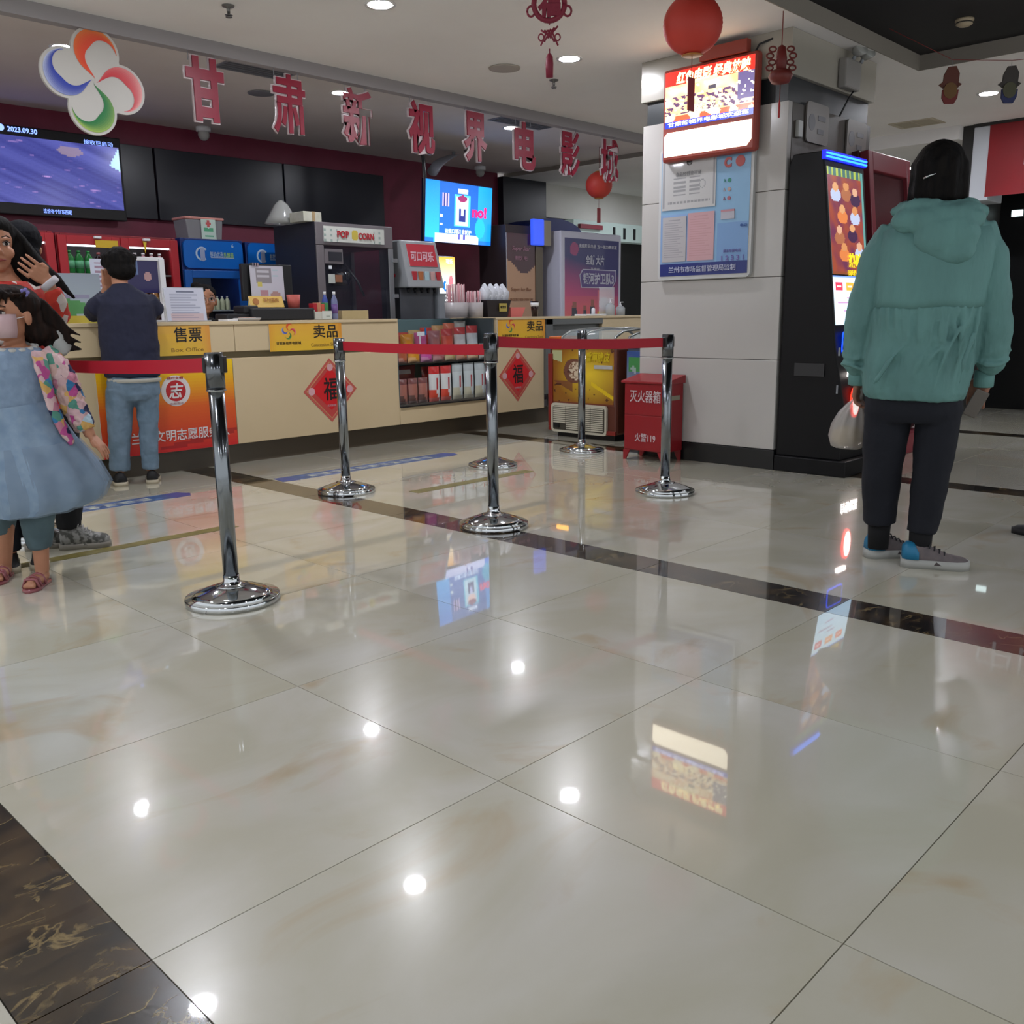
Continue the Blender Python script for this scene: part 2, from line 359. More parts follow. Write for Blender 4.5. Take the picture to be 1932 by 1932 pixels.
def bag(x, y, z, w, h, d, func, label, group, rx=0.0, rz=0.0, cat='snack bag'):
    nx, ny = 8, 9; mb = MB(); cols = []
    def P(i, j, s):
        u, v = i/nx*2-1, j/ny*2-1
        b = d/2*max(0, 1-abs(u)**3)*max(0, 1-abs(v)**5)
        pin = 1-0.10*(1-abs(v))*(abs(u) > 0.9)
        wr = 0.06*d*math.sin(u*7+v*3+x*40)*(1-abs(v))
        return (u*w/2*pin, s*(b+wr*0.5), (v+1)*h/2)
    for s in (-1, 1):
        vs = [P(i, j, s) for j in range(ny+1) for i in range(nx+1)]; fs = []
        for j in range(ny):
            for i in range(nx):
                a = j*(nx+1)+i; f = (a, a+1, a+nx+2, a+nx+1); fs.append(f if s < 0 else f[::-1]); cols.append(func((i+.5)/nx, (j+.5)/ny))
        mb.add(vs, fs, True)
    cols = [tuple(min(0.9, q_*1.35+0.01) for q_ in c_) for c_ in cols]
    o = mb.build('snack_bag', attr_mat('foil_bag', 0.28, coat=0.4), cols=cols); o.location = (x, y, z); o.rotation_euler = (rx, 0, rz)
    return tag(o, label, cat, group)
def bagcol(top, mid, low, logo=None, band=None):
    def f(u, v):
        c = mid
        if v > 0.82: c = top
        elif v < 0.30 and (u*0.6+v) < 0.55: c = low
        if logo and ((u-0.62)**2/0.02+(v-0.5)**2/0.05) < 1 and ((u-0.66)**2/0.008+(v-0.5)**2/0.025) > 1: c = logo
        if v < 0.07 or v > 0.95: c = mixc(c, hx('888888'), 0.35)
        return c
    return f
C_ = hx
lo = 0.308
for k, (x, w) in enumerate(((3.565, 0.11), (3.68, 0.105), (3.79, 0.105))):
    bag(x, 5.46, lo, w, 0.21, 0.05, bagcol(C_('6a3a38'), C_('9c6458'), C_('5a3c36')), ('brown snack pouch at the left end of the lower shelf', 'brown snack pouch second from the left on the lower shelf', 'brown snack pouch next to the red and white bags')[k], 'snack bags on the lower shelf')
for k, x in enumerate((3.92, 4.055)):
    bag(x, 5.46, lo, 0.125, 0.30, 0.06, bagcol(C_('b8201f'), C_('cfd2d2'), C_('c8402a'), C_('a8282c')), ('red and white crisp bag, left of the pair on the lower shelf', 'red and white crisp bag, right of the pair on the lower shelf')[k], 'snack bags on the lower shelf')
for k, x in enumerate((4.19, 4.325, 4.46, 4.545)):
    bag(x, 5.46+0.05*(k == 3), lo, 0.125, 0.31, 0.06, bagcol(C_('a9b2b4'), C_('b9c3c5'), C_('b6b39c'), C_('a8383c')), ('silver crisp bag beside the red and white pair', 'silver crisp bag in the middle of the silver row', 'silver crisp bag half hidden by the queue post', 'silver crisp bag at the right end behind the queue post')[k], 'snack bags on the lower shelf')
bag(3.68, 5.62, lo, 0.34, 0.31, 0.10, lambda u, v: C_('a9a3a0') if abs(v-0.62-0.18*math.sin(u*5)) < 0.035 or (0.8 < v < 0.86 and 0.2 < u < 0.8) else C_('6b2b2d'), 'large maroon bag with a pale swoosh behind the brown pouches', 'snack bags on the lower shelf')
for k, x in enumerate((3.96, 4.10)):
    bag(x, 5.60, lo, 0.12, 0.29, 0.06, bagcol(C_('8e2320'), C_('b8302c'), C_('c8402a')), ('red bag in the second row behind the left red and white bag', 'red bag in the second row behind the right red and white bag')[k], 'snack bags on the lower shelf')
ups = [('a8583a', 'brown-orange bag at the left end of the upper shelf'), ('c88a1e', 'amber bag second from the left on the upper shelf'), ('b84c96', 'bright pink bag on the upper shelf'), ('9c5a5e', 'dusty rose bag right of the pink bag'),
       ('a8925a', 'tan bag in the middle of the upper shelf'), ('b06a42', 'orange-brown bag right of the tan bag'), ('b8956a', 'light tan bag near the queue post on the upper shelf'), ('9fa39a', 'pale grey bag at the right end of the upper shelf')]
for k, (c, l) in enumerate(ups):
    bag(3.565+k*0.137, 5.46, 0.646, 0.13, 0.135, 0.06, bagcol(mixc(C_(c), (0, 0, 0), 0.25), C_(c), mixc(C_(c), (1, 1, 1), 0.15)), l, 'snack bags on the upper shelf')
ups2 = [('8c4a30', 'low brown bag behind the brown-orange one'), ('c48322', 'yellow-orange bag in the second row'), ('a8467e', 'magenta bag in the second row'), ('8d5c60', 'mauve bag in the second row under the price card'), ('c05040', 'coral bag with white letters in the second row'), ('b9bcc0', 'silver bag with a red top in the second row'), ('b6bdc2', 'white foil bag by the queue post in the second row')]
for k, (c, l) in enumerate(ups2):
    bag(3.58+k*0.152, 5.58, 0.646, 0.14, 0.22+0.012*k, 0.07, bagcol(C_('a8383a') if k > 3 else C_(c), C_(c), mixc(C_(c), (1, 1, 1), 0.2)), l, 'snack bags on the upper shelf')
ups3 = [('b04038', 'small red packet high in the back row, left'), ('b09a68', 'straw-coloured bag high in the back row'), ('b8372f', 'red bag high in the back row, centre'), ('b39060', 'tan bag high in the back row, right of centre'), ('c06a50', 'red and cream bag high in the back row'), ('a9aea8', 'grey-white bag high in the back row, right')]
for k, (c, l) in enumerate(ups3):
    bag(3.80+k*0.135, 5.72, 0.646, 0.14, 0.245+0.018*k, 0.07, bagcol(C_(c), C_(c), C_('b8b0a0')), l, 'snack bags on the upper shelf')
# price cards clipped on the shelf
M_CARD = mat('card_white', 'e6e9ee', 0.5); M_CARDB = mat('card_blue', '1d6fae', 0.5)
o = MB().box((3.70, 5.40, 0.866), (3.78, 5.403, 0.90)).build('price_card', M_CARD); tag(o, 'white price card among the bags on the upper shelf', 'card')
MB().box((3.782, 5.40, 0.872), (3.80, 5.404, 0.93)).build('clip', M_CARDB, o)
MB().box((3.725, 5.402, 0.78), (3.735, 5.405, 0.867)).build('stem', M_CARD, o)

# swirl logo as coloured crescents
def swirl(c, R, xd, ud, parent, depth=0.002, rot=-8.0, pale=(0.75, 0.74, 0.7)):
    c, xd, ud = Vector(c), Vector(xd), Vector(ud); n = xd.cross(ud).normalized()
    rl = R*0.45; off = R*0.55
    cols4 = (('c22a35', 'e0a09c'), ('d8452a', 'd8823a'), ('2a3c9c', 'b9c2da'), ('17703a', 'a9bf5a'))
    for k, (a, b) in enumerate(cols4):
        ph = math.radians(rot+90*k); cx, cy = off*math.cos(ph), off*math.sin(ph); mb = MB(); vs = []; cols = []; fs = []; NT, NR = 30, 8
        for i in range(NT+1):
            t = i/NT; th = ph+PI+math.radians(14)-t*math.radians(276)
            ro = rl*0.93; w = rl*0.62*max(0.0, math.sin(PI*t))**1.5+rl*0.02
            w = max(w, rl*0.07*(1-t)); ro2 = ro
            for q in range(NR+1):
                r = ro2-w*(1-q/NR); kk = max(0.0, 1-t/0.16)**1.5*0.95; p = c+xd*((cx+r*math.cos(th))*(1-kk))+ud*((cy+r*math.sin(th))*(1-kk)); vs.append(p+n*depth)
        for i in range(NT):
            for q in range(NR):
                z = i*(NR+1)+q; fs.append((z, z+1, z+NR+2, z+NR+1)); t = i/NT
                cols.append(mixc(hx(a), hx(b), ((q+0.5)/NR)**2.2*min(1, t*1.3)))
        mb.add(vs, fs); mb.build('crescent', M_PRINT, parent, cols=cols)

# yellow hanging signs on the counter front
def ysign(x0, x1, label, chars, eng, cx, cw):
    xc = (x0+x1)/2; w = x1-x0
    def f(u, v):
        c = mixc(C_('d8b02e'), C_('d9a23c'), v)
        if u > 0.86: c = mixc(c, C_('cf7f35'), (u-0.86)*5)
        if u < 0.1: c = mixc(c, C_('d08a2e'), 0.5-u*5)
        return c
    t = thing('counter_sign', label, 'sign', (xc, YB-0.006, 0.895), group='yellow signs on the counter front')
    printed('sign_sheet', (xc, YB-0.0085, 0.895), w, 0.212, FX, FZ, f, 40, 6, M_PRINT, t, 0.006)
    text(chars, (cx, YB-0.0087, 0.925), cw, 0.098, FX, FZ, mat('ink_dark', '17181c', 0.5), t, bold=0.008)
    text(eng, (cx-0.01, YB-0.0087, 0.826), cw*1.15, 0.026, FX, FZ, mat('ink_grey', '8f6d2a', 0.5), t, name='subtitle')
    return t
t = ysign(1.20, 1.834, 'yellow ticket sign on the counter, beneath the standing notice sheet', '售票', 'Box Office', 1.675, 0.20)
t = ysign(2.292, 2.922, 'yellow concession sign on the counter, left of the snack showcase', '卖品', 'Concession Stand', 2.775, 0.215)
swirl((2.455, YB-0.009, 0.93), 0.062, FX, FZ, t, 0.0012); text('甘肃新视界电影城', (2.45, YB-0.0087, 0.845), 0.21, 0.022, FX, FZ, mat('ink_dark'), t, name='caption')
t2 = ysign(4.612, 5.246, 'yellow concession sign on the counter, right of the snack showcase', '卖品', 'Concession Stand', 5.105, 0.215)
swirl((4.78, YB-0.009, 0.93), 0.062, FX, FZ, t2, 0.0012); text('甘肃新视界电影城', (4.775, YB-0.0087, 0.845), 0.21, 0.022, FX, FZ, mat('ink_dark'), t2, name='caption')

# fu diamonds
def fu(xc, zc, label):
    t = thing('fu_poster', label, 'poster', (xc, 5.398, zc), group='red fu diamonds on the counter front'); hw, hh = 0.245, 0.243
    def dia(s, y, m, nm): MB().prism([(0, -hh*s), (hw*s, 0), (0, hh*s), (-hw*s, 0)], (xc, y, zc), FX, FZ, 0.002).build(nm, m, t)
    dia(1, 5.3975, mat('fu_rose', 'b4534a', 0.5), 'paper'); dia(0.9, 5.3962, mat('fu_gold', 'c08a62', 0.5), 'border'); dia(0.86, 5.3952, mat('fu_rim', 'b2403c', 0.5), 'inner_border')
    MB().prism([(0, -hh*.66), (hw*.70, 0), (0, hh*.66), (-hw*.70, 0)], (xc, 5.394, zc+0.01), FX, FZ, 0.002).build('field', mat('fu_red', 'c4161e', 0.5), t)
    text('福', (xc, 5.3935, zc+0.012), 0.135, 0.175, FX, FZ, mat('ink_black', '120c0c', 0.6), t, bold=0.012)
    mb = MB()
    for dx, dz, s in ((-0.175, 0, .03), (0.175, 0, .03), (0, 0.175, .028)): mb.prism(circ(s, 10), (xc+dx, 5.393, zc+dz), FX, FZ, 0.001)
    mb.build('blossom', mat('fu_blossom', 'c99aa0', 0.5), t)
    text('吉祥如意', (xc, 5.3935, zc-0.115), 0.08, 0.018, FX, FZ, mat('fu_blossom'), t, name='caption')
fu(2.812, 0.478, 'red fu diamond poster on the counter behind the second queue post')
fu(4.893, 0.482, 'red fu diamond poster on the counter beside the ice cream freezer')

# volunteer service banner
def fb_(u, v):
    c = mixc(C_('c01c20'), C_('d25a1c'), min(1, v*2.0)) if v < 0.5 else mixc(C_('d25a1c'), C_('e8c010'), (v-0.5)*2.2)
    if 0.02 < v < 0.22 and abs(v-0.05-(u-0.5)*0.28) < 0.03: c = mixc(c, C_('801018'), 0.6)
    return c
bt = thing('volunteer_banner', 'yellow to red volunteer service banner hung on the counter behind the person in jeans', 'banner', (1.52, 5.39, 0.45))
printed('banner_cloth', (1.52, 5.392, 0.452), 0.95, 0.60, FX, FZ, fb_, 40, 30, attr_mat('satin_print', 0.45), bt, 0.004)
text('兰州文明志愿服务队', (1.583, 5.391, 0.262), 0.70, 0.078, FX, FZ, mat('letter_white', 'd6cfcf', 0.5), bt, bold=0.01)
MB().prism(circ(0.102, 36), (1.565, 5.390, 0.557), FX, FZ, 0.002).build('emblem_ring', mat('emblem_white', 'd2cccb', 0.5), bt)
MB().prism(circ(0.070, 32), (1.565, 5.3885, 0.557), FX, FZ, 0.002).build('emblem_disc', mat('emblem_red', 'b01c24', 0.5), bt)
text('志', (1.565, 5.388, 0.557), 0.105, 0.10, FX, FZ, mat('emblem_white'), bt, name='emblem_mark', bold=0.02, shear=0.25)
text('践行文明', (1.565, 5.3885, 0.642), 0.11, 0.018, FX, FZ, mat('emblem_red'), bt, name='emblem_caption')
text('志愿服务', (1.565, 5.3885, 0.473), 0.10, 0.015, FX, FZ, mat('emblem_faded', 'c09a98', 0.5), bt, name='emblem_caption')

# ------------------------------------------------------------------ things on the counter
Z0 = 1.008
# standing notice sheet in an acrylic holder
t = thing('notice_stand', 'white notice sheet in an acrylic stand above the ticket sign', 'notice', (1.80, 5.58, Z0))
Tn = Matrix.Translation((1.80, 5.60, Z0)) @ Matrix.Rotation(-0.12, 4, 'X')
U = (Tn.to_3x3() @ Vector((0, 0, 1))); o0 = Tn @ Vector((0, 0, 0.118))
def fn(u, v):
    c = C_('c4c8d8')
    if v < 0.22 and 0.1 < u < 0.92: c = C_('c8b4b8')
    r = int(v*26)
    if 0.1 < v < 0.84 and r % 2 == 0 and 0.12 < u < 0.62+0.3*((r*37) % 7)/7: c = mixc(c, C_('5d6588'), 0.45)
    if 0.87 < v < 0.91 and 0.3 < u < 0.75: c = C_('6a6f84')
    return c
printed('sheet', o0, 0.29, 0.225, FX, U, fn, 40, 44, M_PRINT, t, 0.003)
MB().box((-0.15, 0.004, 0), (0.15, 0.008, 0.236), Tn).box((-0.15, -0.05, 0), (0.15, 0.06, 0.004), Tn).build('acrylic_holder', mat('acrylic', 'dfe5ea', 0.08, alpha=0.35), t)
# yellow and green acrylic counter card at the left
def fg(u, v):
    c = mixc(C_('a9b8bf'), C_('8f9aa6'), v)
    if (u-0.45)**2/0.12+(v-0.32)**2/0.03 < 1: c = C_('5f9a62')
    if v < 0.16: c = mixc(C_('c8b24a'), C_('7fa060'), abs(u-0.6))
    if 0.5 < v < 0.56 and 0.15 < u < 0.85: c = C_('8f8ea6')
    return c
t = thing('counter_poster', 'pale poster board with green and yellow fruit print at the left end of the counter', 'poster', (1.0, 5.62, Z0))
printed('board', (1.0, 5.62, Z0+0.155), 0.46, 0.31, FX, FZ, fg, 30, 26, M_PRINT, t, 0.006)
MB().box((0.75, 5.625, Z0), (1.25, 5.68, Z0+0.012)).build('foot', M_WHT, t)
t = thing('paper_rack', 'white sheet of ruled text standing behind the person in the navy jacket', 'notice', (1.32, 5.70, Z0))
printed('sheet', (1.32, 5.70, Z0+0.29), 0.22, 0.24, FX, FZ, lambda u, v: C_('9a7f92') if int(v*16) % 2 == 0 and 0.1 < u < 0.9 and v < 0.9 else C_('c3c9da'), 16, 32, M_PRINT, t, 0.004)
MB().box((1.22, 5.705, Z0), (1.24, 5.715, Z0+0.2)).box((1.40, 5.705, Z0), (1.42, 5.715, Z0+0.2)).box((1.2, 5.67, Z0), (1.44, 5.76, Z0+0.01)).build('legs', mat('acrylic'), t)
t = thing('film_display', 'small framed purple film display just right of the navy jacket', 'display', (1.62, 5.82, Z0))
printed('screen', (1.60, 5.82, Z0+0.31), 0.24, 0.22, FX, FZ, lambda u, v: C_('b08a8a') if (u-.68)**2/.012+(v-.5)**2/.02 < 1 else (C_('5a6f9a') if u < .4 and v > .55 else C_('231d52')), 24, 22, M_PRINT, t, 0.01)
MB().box((1.725, 5.80, Z0), (1.765, 5.84, Z0+0.43)).box((1.47, 5.81, Z0+0.415), (1.765, 5.84, Z0+0.44)).box((1.58, 5.78, Z0), (1.78, 5.9, Z0+0.015)).build('frame', M_WHT, t, 0.004)
# monitor seen from behind with a sheet hung on it
t = thing('till_monitor', 'black till monitor with a paper sheet hung on its back', 'monitor', (2.52, 5.82, Z0))
MB().box((2.36, 5.80, 1.155), (2.79, 5.84, 1.425)).build('casing', M_DARK, t, 0.006)
MB().box((2.53, 5.84, 1.02), (2.62, 5.87, 1.25)).build('stand', M_DARK, t, 0.004)
MB().box((2.45, 5.78, Z0), (2.70, 5.93, 1.022)).build('base', M_DARK, t, 0.004)
def fs_(u, v):
    c = C_('c2c0cc')
    if 0.18 < u < 0.62 and 0.5 < v < 0.93: c = C_('8e8990')
    if 0.2 < u < 0.58 and (0.66 < v < 0.72 or 0.80 < v < 0.87): c = C_('bcbac2')
    if (u-.27)**2/.006+(v-.47)**2/.006 < 1: c = C_('cdbf66')
    if 0.25 < u < 0.5 and 0.12 < v < 0.3: c = C_('b08590')
    if (u-.72)**2/.025+(v-.15)**2/.015 < 1: c = C_('b08c88')
    if 0.66 < u < 0.85 and (0.7 < v < 0.74 or 0.85 < v < 0.9): c = C_('9fc0c6')
    return c
o = printed('hanging_sheet', (2.555, 5.775, 1.285), 0.285, 0.255, FX, Vector((0, 0.03, 1)).normalized(), fs_, 30, 30, M_PRINT, t, 0.003)
mb = MB()
for k in range(3): mb.box((2.43+k*0.02, 5.765, 1.405), (2.442+k*0.02, 5.80, 1.432))
mb.build('clip', M_CHROME, t)
# yellow triangular sign lying on the till
t = thing('desk_sign', 'yellow desk sign with a round brown emblem in front of the till monitor', 'sign', (2.47, 5.66, 1.10))
printed('face', (2.465, 5.66, 1.145), 0.285, 0.085, (1, 0, 0), Vector((0, 0.35, 0.94)).normalized(), lambda u, v: C_('d3ab3c') if 0.06 < v < 0.94 else C_('c39a34'), 12, 6, M_PRINT, t, 0.004)
MB().add([(2.61, 5.645, 1.105), (2.61, 5.70, 1.105), (2.61, 5.675, 1.187), (2.33, 5.645, 1.105), (2.33, 5.70, 1.105), (2.33, 5.675, 1.187)], [(0, 1, 2), (3, 5, 4), (0, 3, 4, 1), (1, 4, 5, 2)]).build('body', mat('sign_cream', 'e8d58a', 0.4), t)
MB().prism(circ(0.026, 20), (2.375, 5.656, 1.147), (1, 0, 0), Vector((0, 0.35, 0.94)).normalized(), 0.001).build('emblem', mat('sign_brown', 'a86a28', 0.5), t)
text('美团猫眼', (2.50, 5.652, 1.158), 0.13, 0.034, (1, 0, 0), Vector((0, 0.35, 0.94)).normalized(), mat('sign_brown'), t)
text('请扫码取票', (2.50, 5.656, 1.125), 0.13, 0.016, (1, 0, 0), Vector((0, 0.35, 0.94)).normalized(), mat('sign_green', '77702a', 0.5), t, name='caption')
# black till / printer blocks
t = thing('till', 'low black till and receipt printer under the yellow desk sign', 'till', (2.45, 5.70, Z0))
MB().box((2.28, 5.56, Z0), (2.82, 5.77, 1.098)).build('body', mat('till_black', '1c1d20', 0.55), t, 0.01)
MB().box((2.10, 5.60, Z0), (2.30, 5.78, 1.06)).build('keyboard_box', mat('till_black'), t, 0.01)
MB().box((2.24, 5.60, 1.06), (2.36, 5.76, 1.118)).build('printer', mat('till_black'), t, 0.012)
t = thing('tray', 'shallow pale tray on the counter edge, left of the concession sign', 'tray', (2.20, 5.50, Z0))
MB().lathe([(0.001, 0), (0.085, 0), (0.10, 0.02), (0.094, 0.022), (0.08, 0.005), (0.001, 0.004)], (2.20, 5.50, Z0), 24).build('dish', mat('tray_clear', 'a8a6a4', 0.2), t)
MB().lathe([(0.001, 0.005), (0.07, 0.005), (0.06, 0.024), (0.001, 0.026)], (2.20, 5.50, Z0), 20).build('contents', mat('tray_orange', 'b58a74', 0.6), t)
one('paper_pad', MB().box((2.03, 5.47, Z0), (2.11, 5.60, Z0+0.015)), M_WHT, 'thin white pad on the counter left of the round tray', 'paper')
# red cup, clutter box, bottles
def bottle(x, y, z, h, r, body, cap, label, cat='bottle', group=None, liquid=None):
    t = thing('bottle', label, cat, (x, y, z), group=group)
    MB().lathe([(0.001, 0), (r*0.92, 0), (r, h*0.04), (r, h*0.62), (r*0.9, h*0.72), (r*0.4, h*0.86), (r*0.36, h*0.9), (0.001, h*0.9)], n=14).build('body', body, t, local=True)
    MB().lathe([(0.001, h*0.9), (r*0.44, h*0.9), (r*0.44, h), (0.001, h)], n=12).build('cap', cap, t, local=True)
    if liquid: MB().lathe([(r*1.02, h*0.22), (r*1.03, h*0.22), (r*1.03, h*0.55), (r*1.02, h*0.55)], n=14).build('label', liquid, t, local=True)
    return t
o = one('cup', MB().lathe([(0.001, 0), (0.042, 0), (0.052, 0.10), (0.048, 0.10), (0.04, 0.005), (0.001, 0.004)], (2.70, 5.66, 1.098), 20), mat('cup_red', 'b4574e', 0.5), 'pink-red paper cup on the till right of the yellow desk sign', 'cup')
t = thing('sundries_box', 'small open box of red, orange and green packets beside the till', 'box', (2.88, 5.60, Z0))
mb = MB(); 
for a, b in (((2.81, 5.55, Z0), (2.97, 5.552, 1.07)), ((2.81, 5.66, Z0), (2.97, 5.662, 1.075)), ((2.81, 5.55, Z0), (2.812, 5.66, 1.085)), ((2.968, 5.55, Z0), (2.97, 5.66, 1.06)), ((2.81, 5.55, Z0), (2.97, 5.66, Z0+0.003))): mb.box(a, b)
mb.build('tray', mat('box_cream', 'b9bab2', 0.5), t)
for nm, x, c, h in (('packet', 2.835, 'a81f2c', 0.125), ('packet', 2.87, 'b87a5c', 0.13), ('packet', 2.905, 'b5503c', 0.12), ('packet', 2.94, '3f7d4a', 0.13)):
    MB().box((x-0.016, 5.575, Z0+0.003), (x+0.016, 5.64, Z0+h)).build(nm, mat('packet_'+c, c, 0.5), t, 0.003)
printed('card', (2.92, 5.546, Z0+0.036), 0.09, 0.062, FX, FZ, lambda u, v: C_('c4c9c4') if not (.4 < u < .8 and .3 < v < .4) else C_('7f8a84'), 10, 10, M_PRINT, t, 0.002)
bottle(2.985, 5.66, Z0, 0.215, 0.024, mat('bottle_blue', '3c4f9c', 0.2), M_WHT, 'blue-labelled plastic bottle with white cap, left of the pair by the till', group='bottles beside the till')
bottle(3.045, 5.62, Z0, 0.215, 0.026, mat('bottle_lilac', '7f86ac', 0.15, alpha=0.75), M_WHT, 'clear lilac bottle with white cap, right of the pair by the till', group='bottles beside the till', liquid=mat('label_violet', '6a4f8c', 0.4))
one('cardboard_box', MB().box((3.10, 5.60, Z0), (3.36, 5.72, Z0+0.07)), noisy('cardboard', 'b3a27c', 'a9986f', 8, 0.7), 'low cream cardboard box on the counter in front of the popcorn machine', 'box', bevel=0.003)
# straws, bag bin, pink tub, cola cup, sanitiser
def straws(x0, x1, h, label, n, side='straw_white'):
    t = thing('straw_tub', label, 'straw holder', ((x0+x1)/2, 5.75, Z0), group='tubs of wrapped straws on the counter'); xc = (x0+x1)/2; r = (x1-x0)/2
    MB().lathe([(0.001, 0), (r*0.94, 0), (r, 0.135), (r*0.95, 0.135), (r*0.88, 0.005), (0.001, 0.004)], (xc, 5.75, Z0), 20).build('tub', mat('tub_frost', 'b9b4b4', 0.3, alpha=0.8), t)
    for k in range(n):
        a = 2*PI*k/n*2.6; rr = r*0.8*math.sqrt((k+0.5)/n); px, py = xc+rr*math.cos(a), 5.75+rr*math.sin(a)
        MB().tube([(px, py, Z0+0.006), (px*1.0, py, Z0+h*(0.94+0.06*((k*7) % 5)/5))], 0.0055, 6).build('straw', mat('straw_pink', 'c98f96', 0.5) if k % 2 else mat('straw_white', 'cdb4b6', 0.5), t)
straws(4.36, 4.575, 0.305, 'tall tub of pink and white striped straws beside the lit drinks panel', 26)
straws(4.60, 4.775, 0.245, 'shorter tub of pink and white striped straws next to the black bag bin', 22)
t = thing('bag_bin', 'black bin of white plastic bags with a yellow tag on the counter', 'bin', (4.94, 5.75, Z0))
mb = MB(); mb.loft([[(4.82, 5.70, Z0), (5.08, 5.70, Z0), (5.08, 5.84, Z0), (4.82, 5.84, Z0)], [(4.79, 5.68, 1.165), (5.11, 5.68, 1.165), (5.11, 5.86, 1.165), (4.79, 5.86, 1.165)], [(4.80, 5.69, 1.165), (5.10, 5.69, 1.165), (5.10, 5.85, 1.165), (4.80, 5.85, 1.165)], [(4.83, 5.71, 1.03), (5.07, 5.71, 1.03), (5.07, 5.83, 1.03), (4.83, 5.83, 1.03)]], smooth=False)
mb.build('tub', mat('bin_black', '221c20', 0.5), t)
MB().box((4.945, 5.672, 1.06), (5.045, 5.678, 1.135)).build('tag', mat('tag_yellow', 'a8984a', 0.5), t)
text('吸管袋', (4.995, 5.6715, 1.10), 0.075, 0.025, FX, FZ, mat('ink_dark'), t)
for k in range(11):
    x = 4.82+0.026*k; h = 0.12+0.04*math.sin(k*2.1)
    MB().loft([[(x-0.02, 5.74, 1.12), (x+0.02, 5.72, 1.12), (x+0.02, 5.80, 1.12), (x-0.02, 5.80, 1.12)], [(x-0.035, 5.71, 1.18+h*.3), (x+0.03, 5.70, 1.19+h*.3), (x+0.03, 5.82, 1.18), (x-0.03, 5.82, 1.18)], [(x-0.03, 5.75, 1.155+h), (x-0.018, 5.74, 1.165+h), (x-0.016, 5.77, 1.16+h), (x-0.028, 5.77, 1.15+h)]]).build('plastic_bag', mat('bag_white', 'c9ccd4', 0.4), t)
o = one('pink_tub', MB().loft([rr for rr in ([[(5.14, 5.71, Z0), (5.29, 5.71, Z0), (5.29, 5.80, Z0), (5.14, 5.80, Z0)], [(5.115, 5.69, 1.098), (5.32, 5.69, 1.098), (5.32, 5.82, 1.098), (5.115, 5.82, 1.098)], [(5.125, 5.70, 1.098), (5.31, 5.70, 1.098), (5.31, 5.81, 1.098), (5.125, 5.81, 1.098)], [(5.15, 5.72, 1.02), (5.28, 5.72, 1.02), (5.28, 5.79, 1.02), (5.15, 5.79, 1.02)]])], smooth=False), mat('tub_pink', 'cf6f6c', 0.45), 'salmon pink plastic tub on the counter beside the black bin', 'tub')
t = thing('drink_cup', 'tall cup of dark cola with a white band on the counter', 'cup', (5.505, 5.74, Z0))
MB().lathe([(0.001, 0), (0.03, 0), (0.042, 0.15), (0.001, 0.15)], n=18).build('cup', mat('cola_dark', '241413', 0.15), t, local=True)
MB().lathe([(0.0375, 0.10), (0.0385, 0.10), (0.0415, 0.135), (0.0405, 0.135)], n=18).build('band', mat('card_white'), t, local=True)
for x, h, l in ((6.72, 0.165, 'clear hand sanitiser pump bottle, left of the pair at the counter end'), (6.90, 0.13, 'smaller clear pump bottle at the very end of the counter by the pillar')):
    t = thing('sanitizer_bottle', l, 'bottle', (x, 5.75, Z0), group='pump bottles at the counter end')
    MB().lathe([(0.001, 0), (0.05, 0), (0.052, h*0.62), (0.03, h*0.75), (0.014, h*0.8), (0.001, h*0.8)], n=16).build('body', mat('clear_gel', 'b9bfc2', 0.1, alpha=0.65), t, local=True)
    MB().lathe([(0.001, h*0.8), (0.016, h*0.8), (0.016, h*0.88), (0.006, h*0.88), (0.006, h*1.08), (0.001, h*1.08)], n=12).box((-0.006, -0.006, h*1.06), (0.045, 0.006, h*1.12)).build('pump', M_WHT, t, local=True)
t = thing('acrylic_stand', 'clear acrylic leaflet stand behind the pump bottles', 'stand', (6.80, 5.86, Z0))
MB().box((6.66, 5.85, Z0), (6.92, 5.855, 1.31)).box((6.66, 5.80, Z0), (6.92, 5.92, 1.012)).build('holder', mat('acrylic'), t)
t = thing('card_tray', 'flat white tray with a small bottle on the counter near the pump bottles', 'tray', (6.30, 5.70, Z0))
MB().box((6.18, 5.64, Z0), (6.52, 5.80, Z0+0.018)).build('tray', M_WHT, t, 0.005)
MB().lathe([(0.001, 0.018), (0.02, 0.018), (0.02, 0.07), (0.008, 0.08), (0.001, 0.085)], (6.37, 5.70, Z0), 12).build('small_bottle', M_WHT, t)
# ------------------------------------------------------------------ back bar: worktop, machines
wt = thing('back_worktop', 'steel back worktop carrying the popcorn and drinks machines', 'worktop', (4.8, 6.9, 0))
MB().box((3.45, 6.50, 0.86), (6.3, 7.30, 0.90)).build('worktop', M_STEEL, wt, 0.003)
MB().box((3.5, 6.56, 0.0), (6.25, 7.25, 0.86)).build('cupboard', M_GREY, wt, 0.005)
pm = thing('popcorn_machine', 'tall grey glass-sided popcorn machine with a POP CORN header', 'popcorn machine', (4.0, 6.95, 0.90))
M_PG = mat('warm_grey', '756f72', 0.35, metal=0.3)
MB().box((3.58, 6.60, 1.66), (4.45, 7.28, 1.86)).build('header', M_PG, pm, 0.008)
MB().box((3.58, 6.60, 0.90), (4.45, 7.28, 1.0)).build('base', M_PG, pm, 0.006)
for x0, x1 in ((3.58, 3.66), (4.39, 4.45)):
    MB().box((x0, 6.60, 1.0), (x1, 6.66, 1.66)).build('post', M_PG if x0 < 4 else M_STEEL, pm, 0.004)
for x0, x1 in ((3.58, 3.62), (4.41, 4.45)): MB().box((x0, 7.22, 1.0), (x1, 7.28, 1.66)).build('post', M_PG, pm)
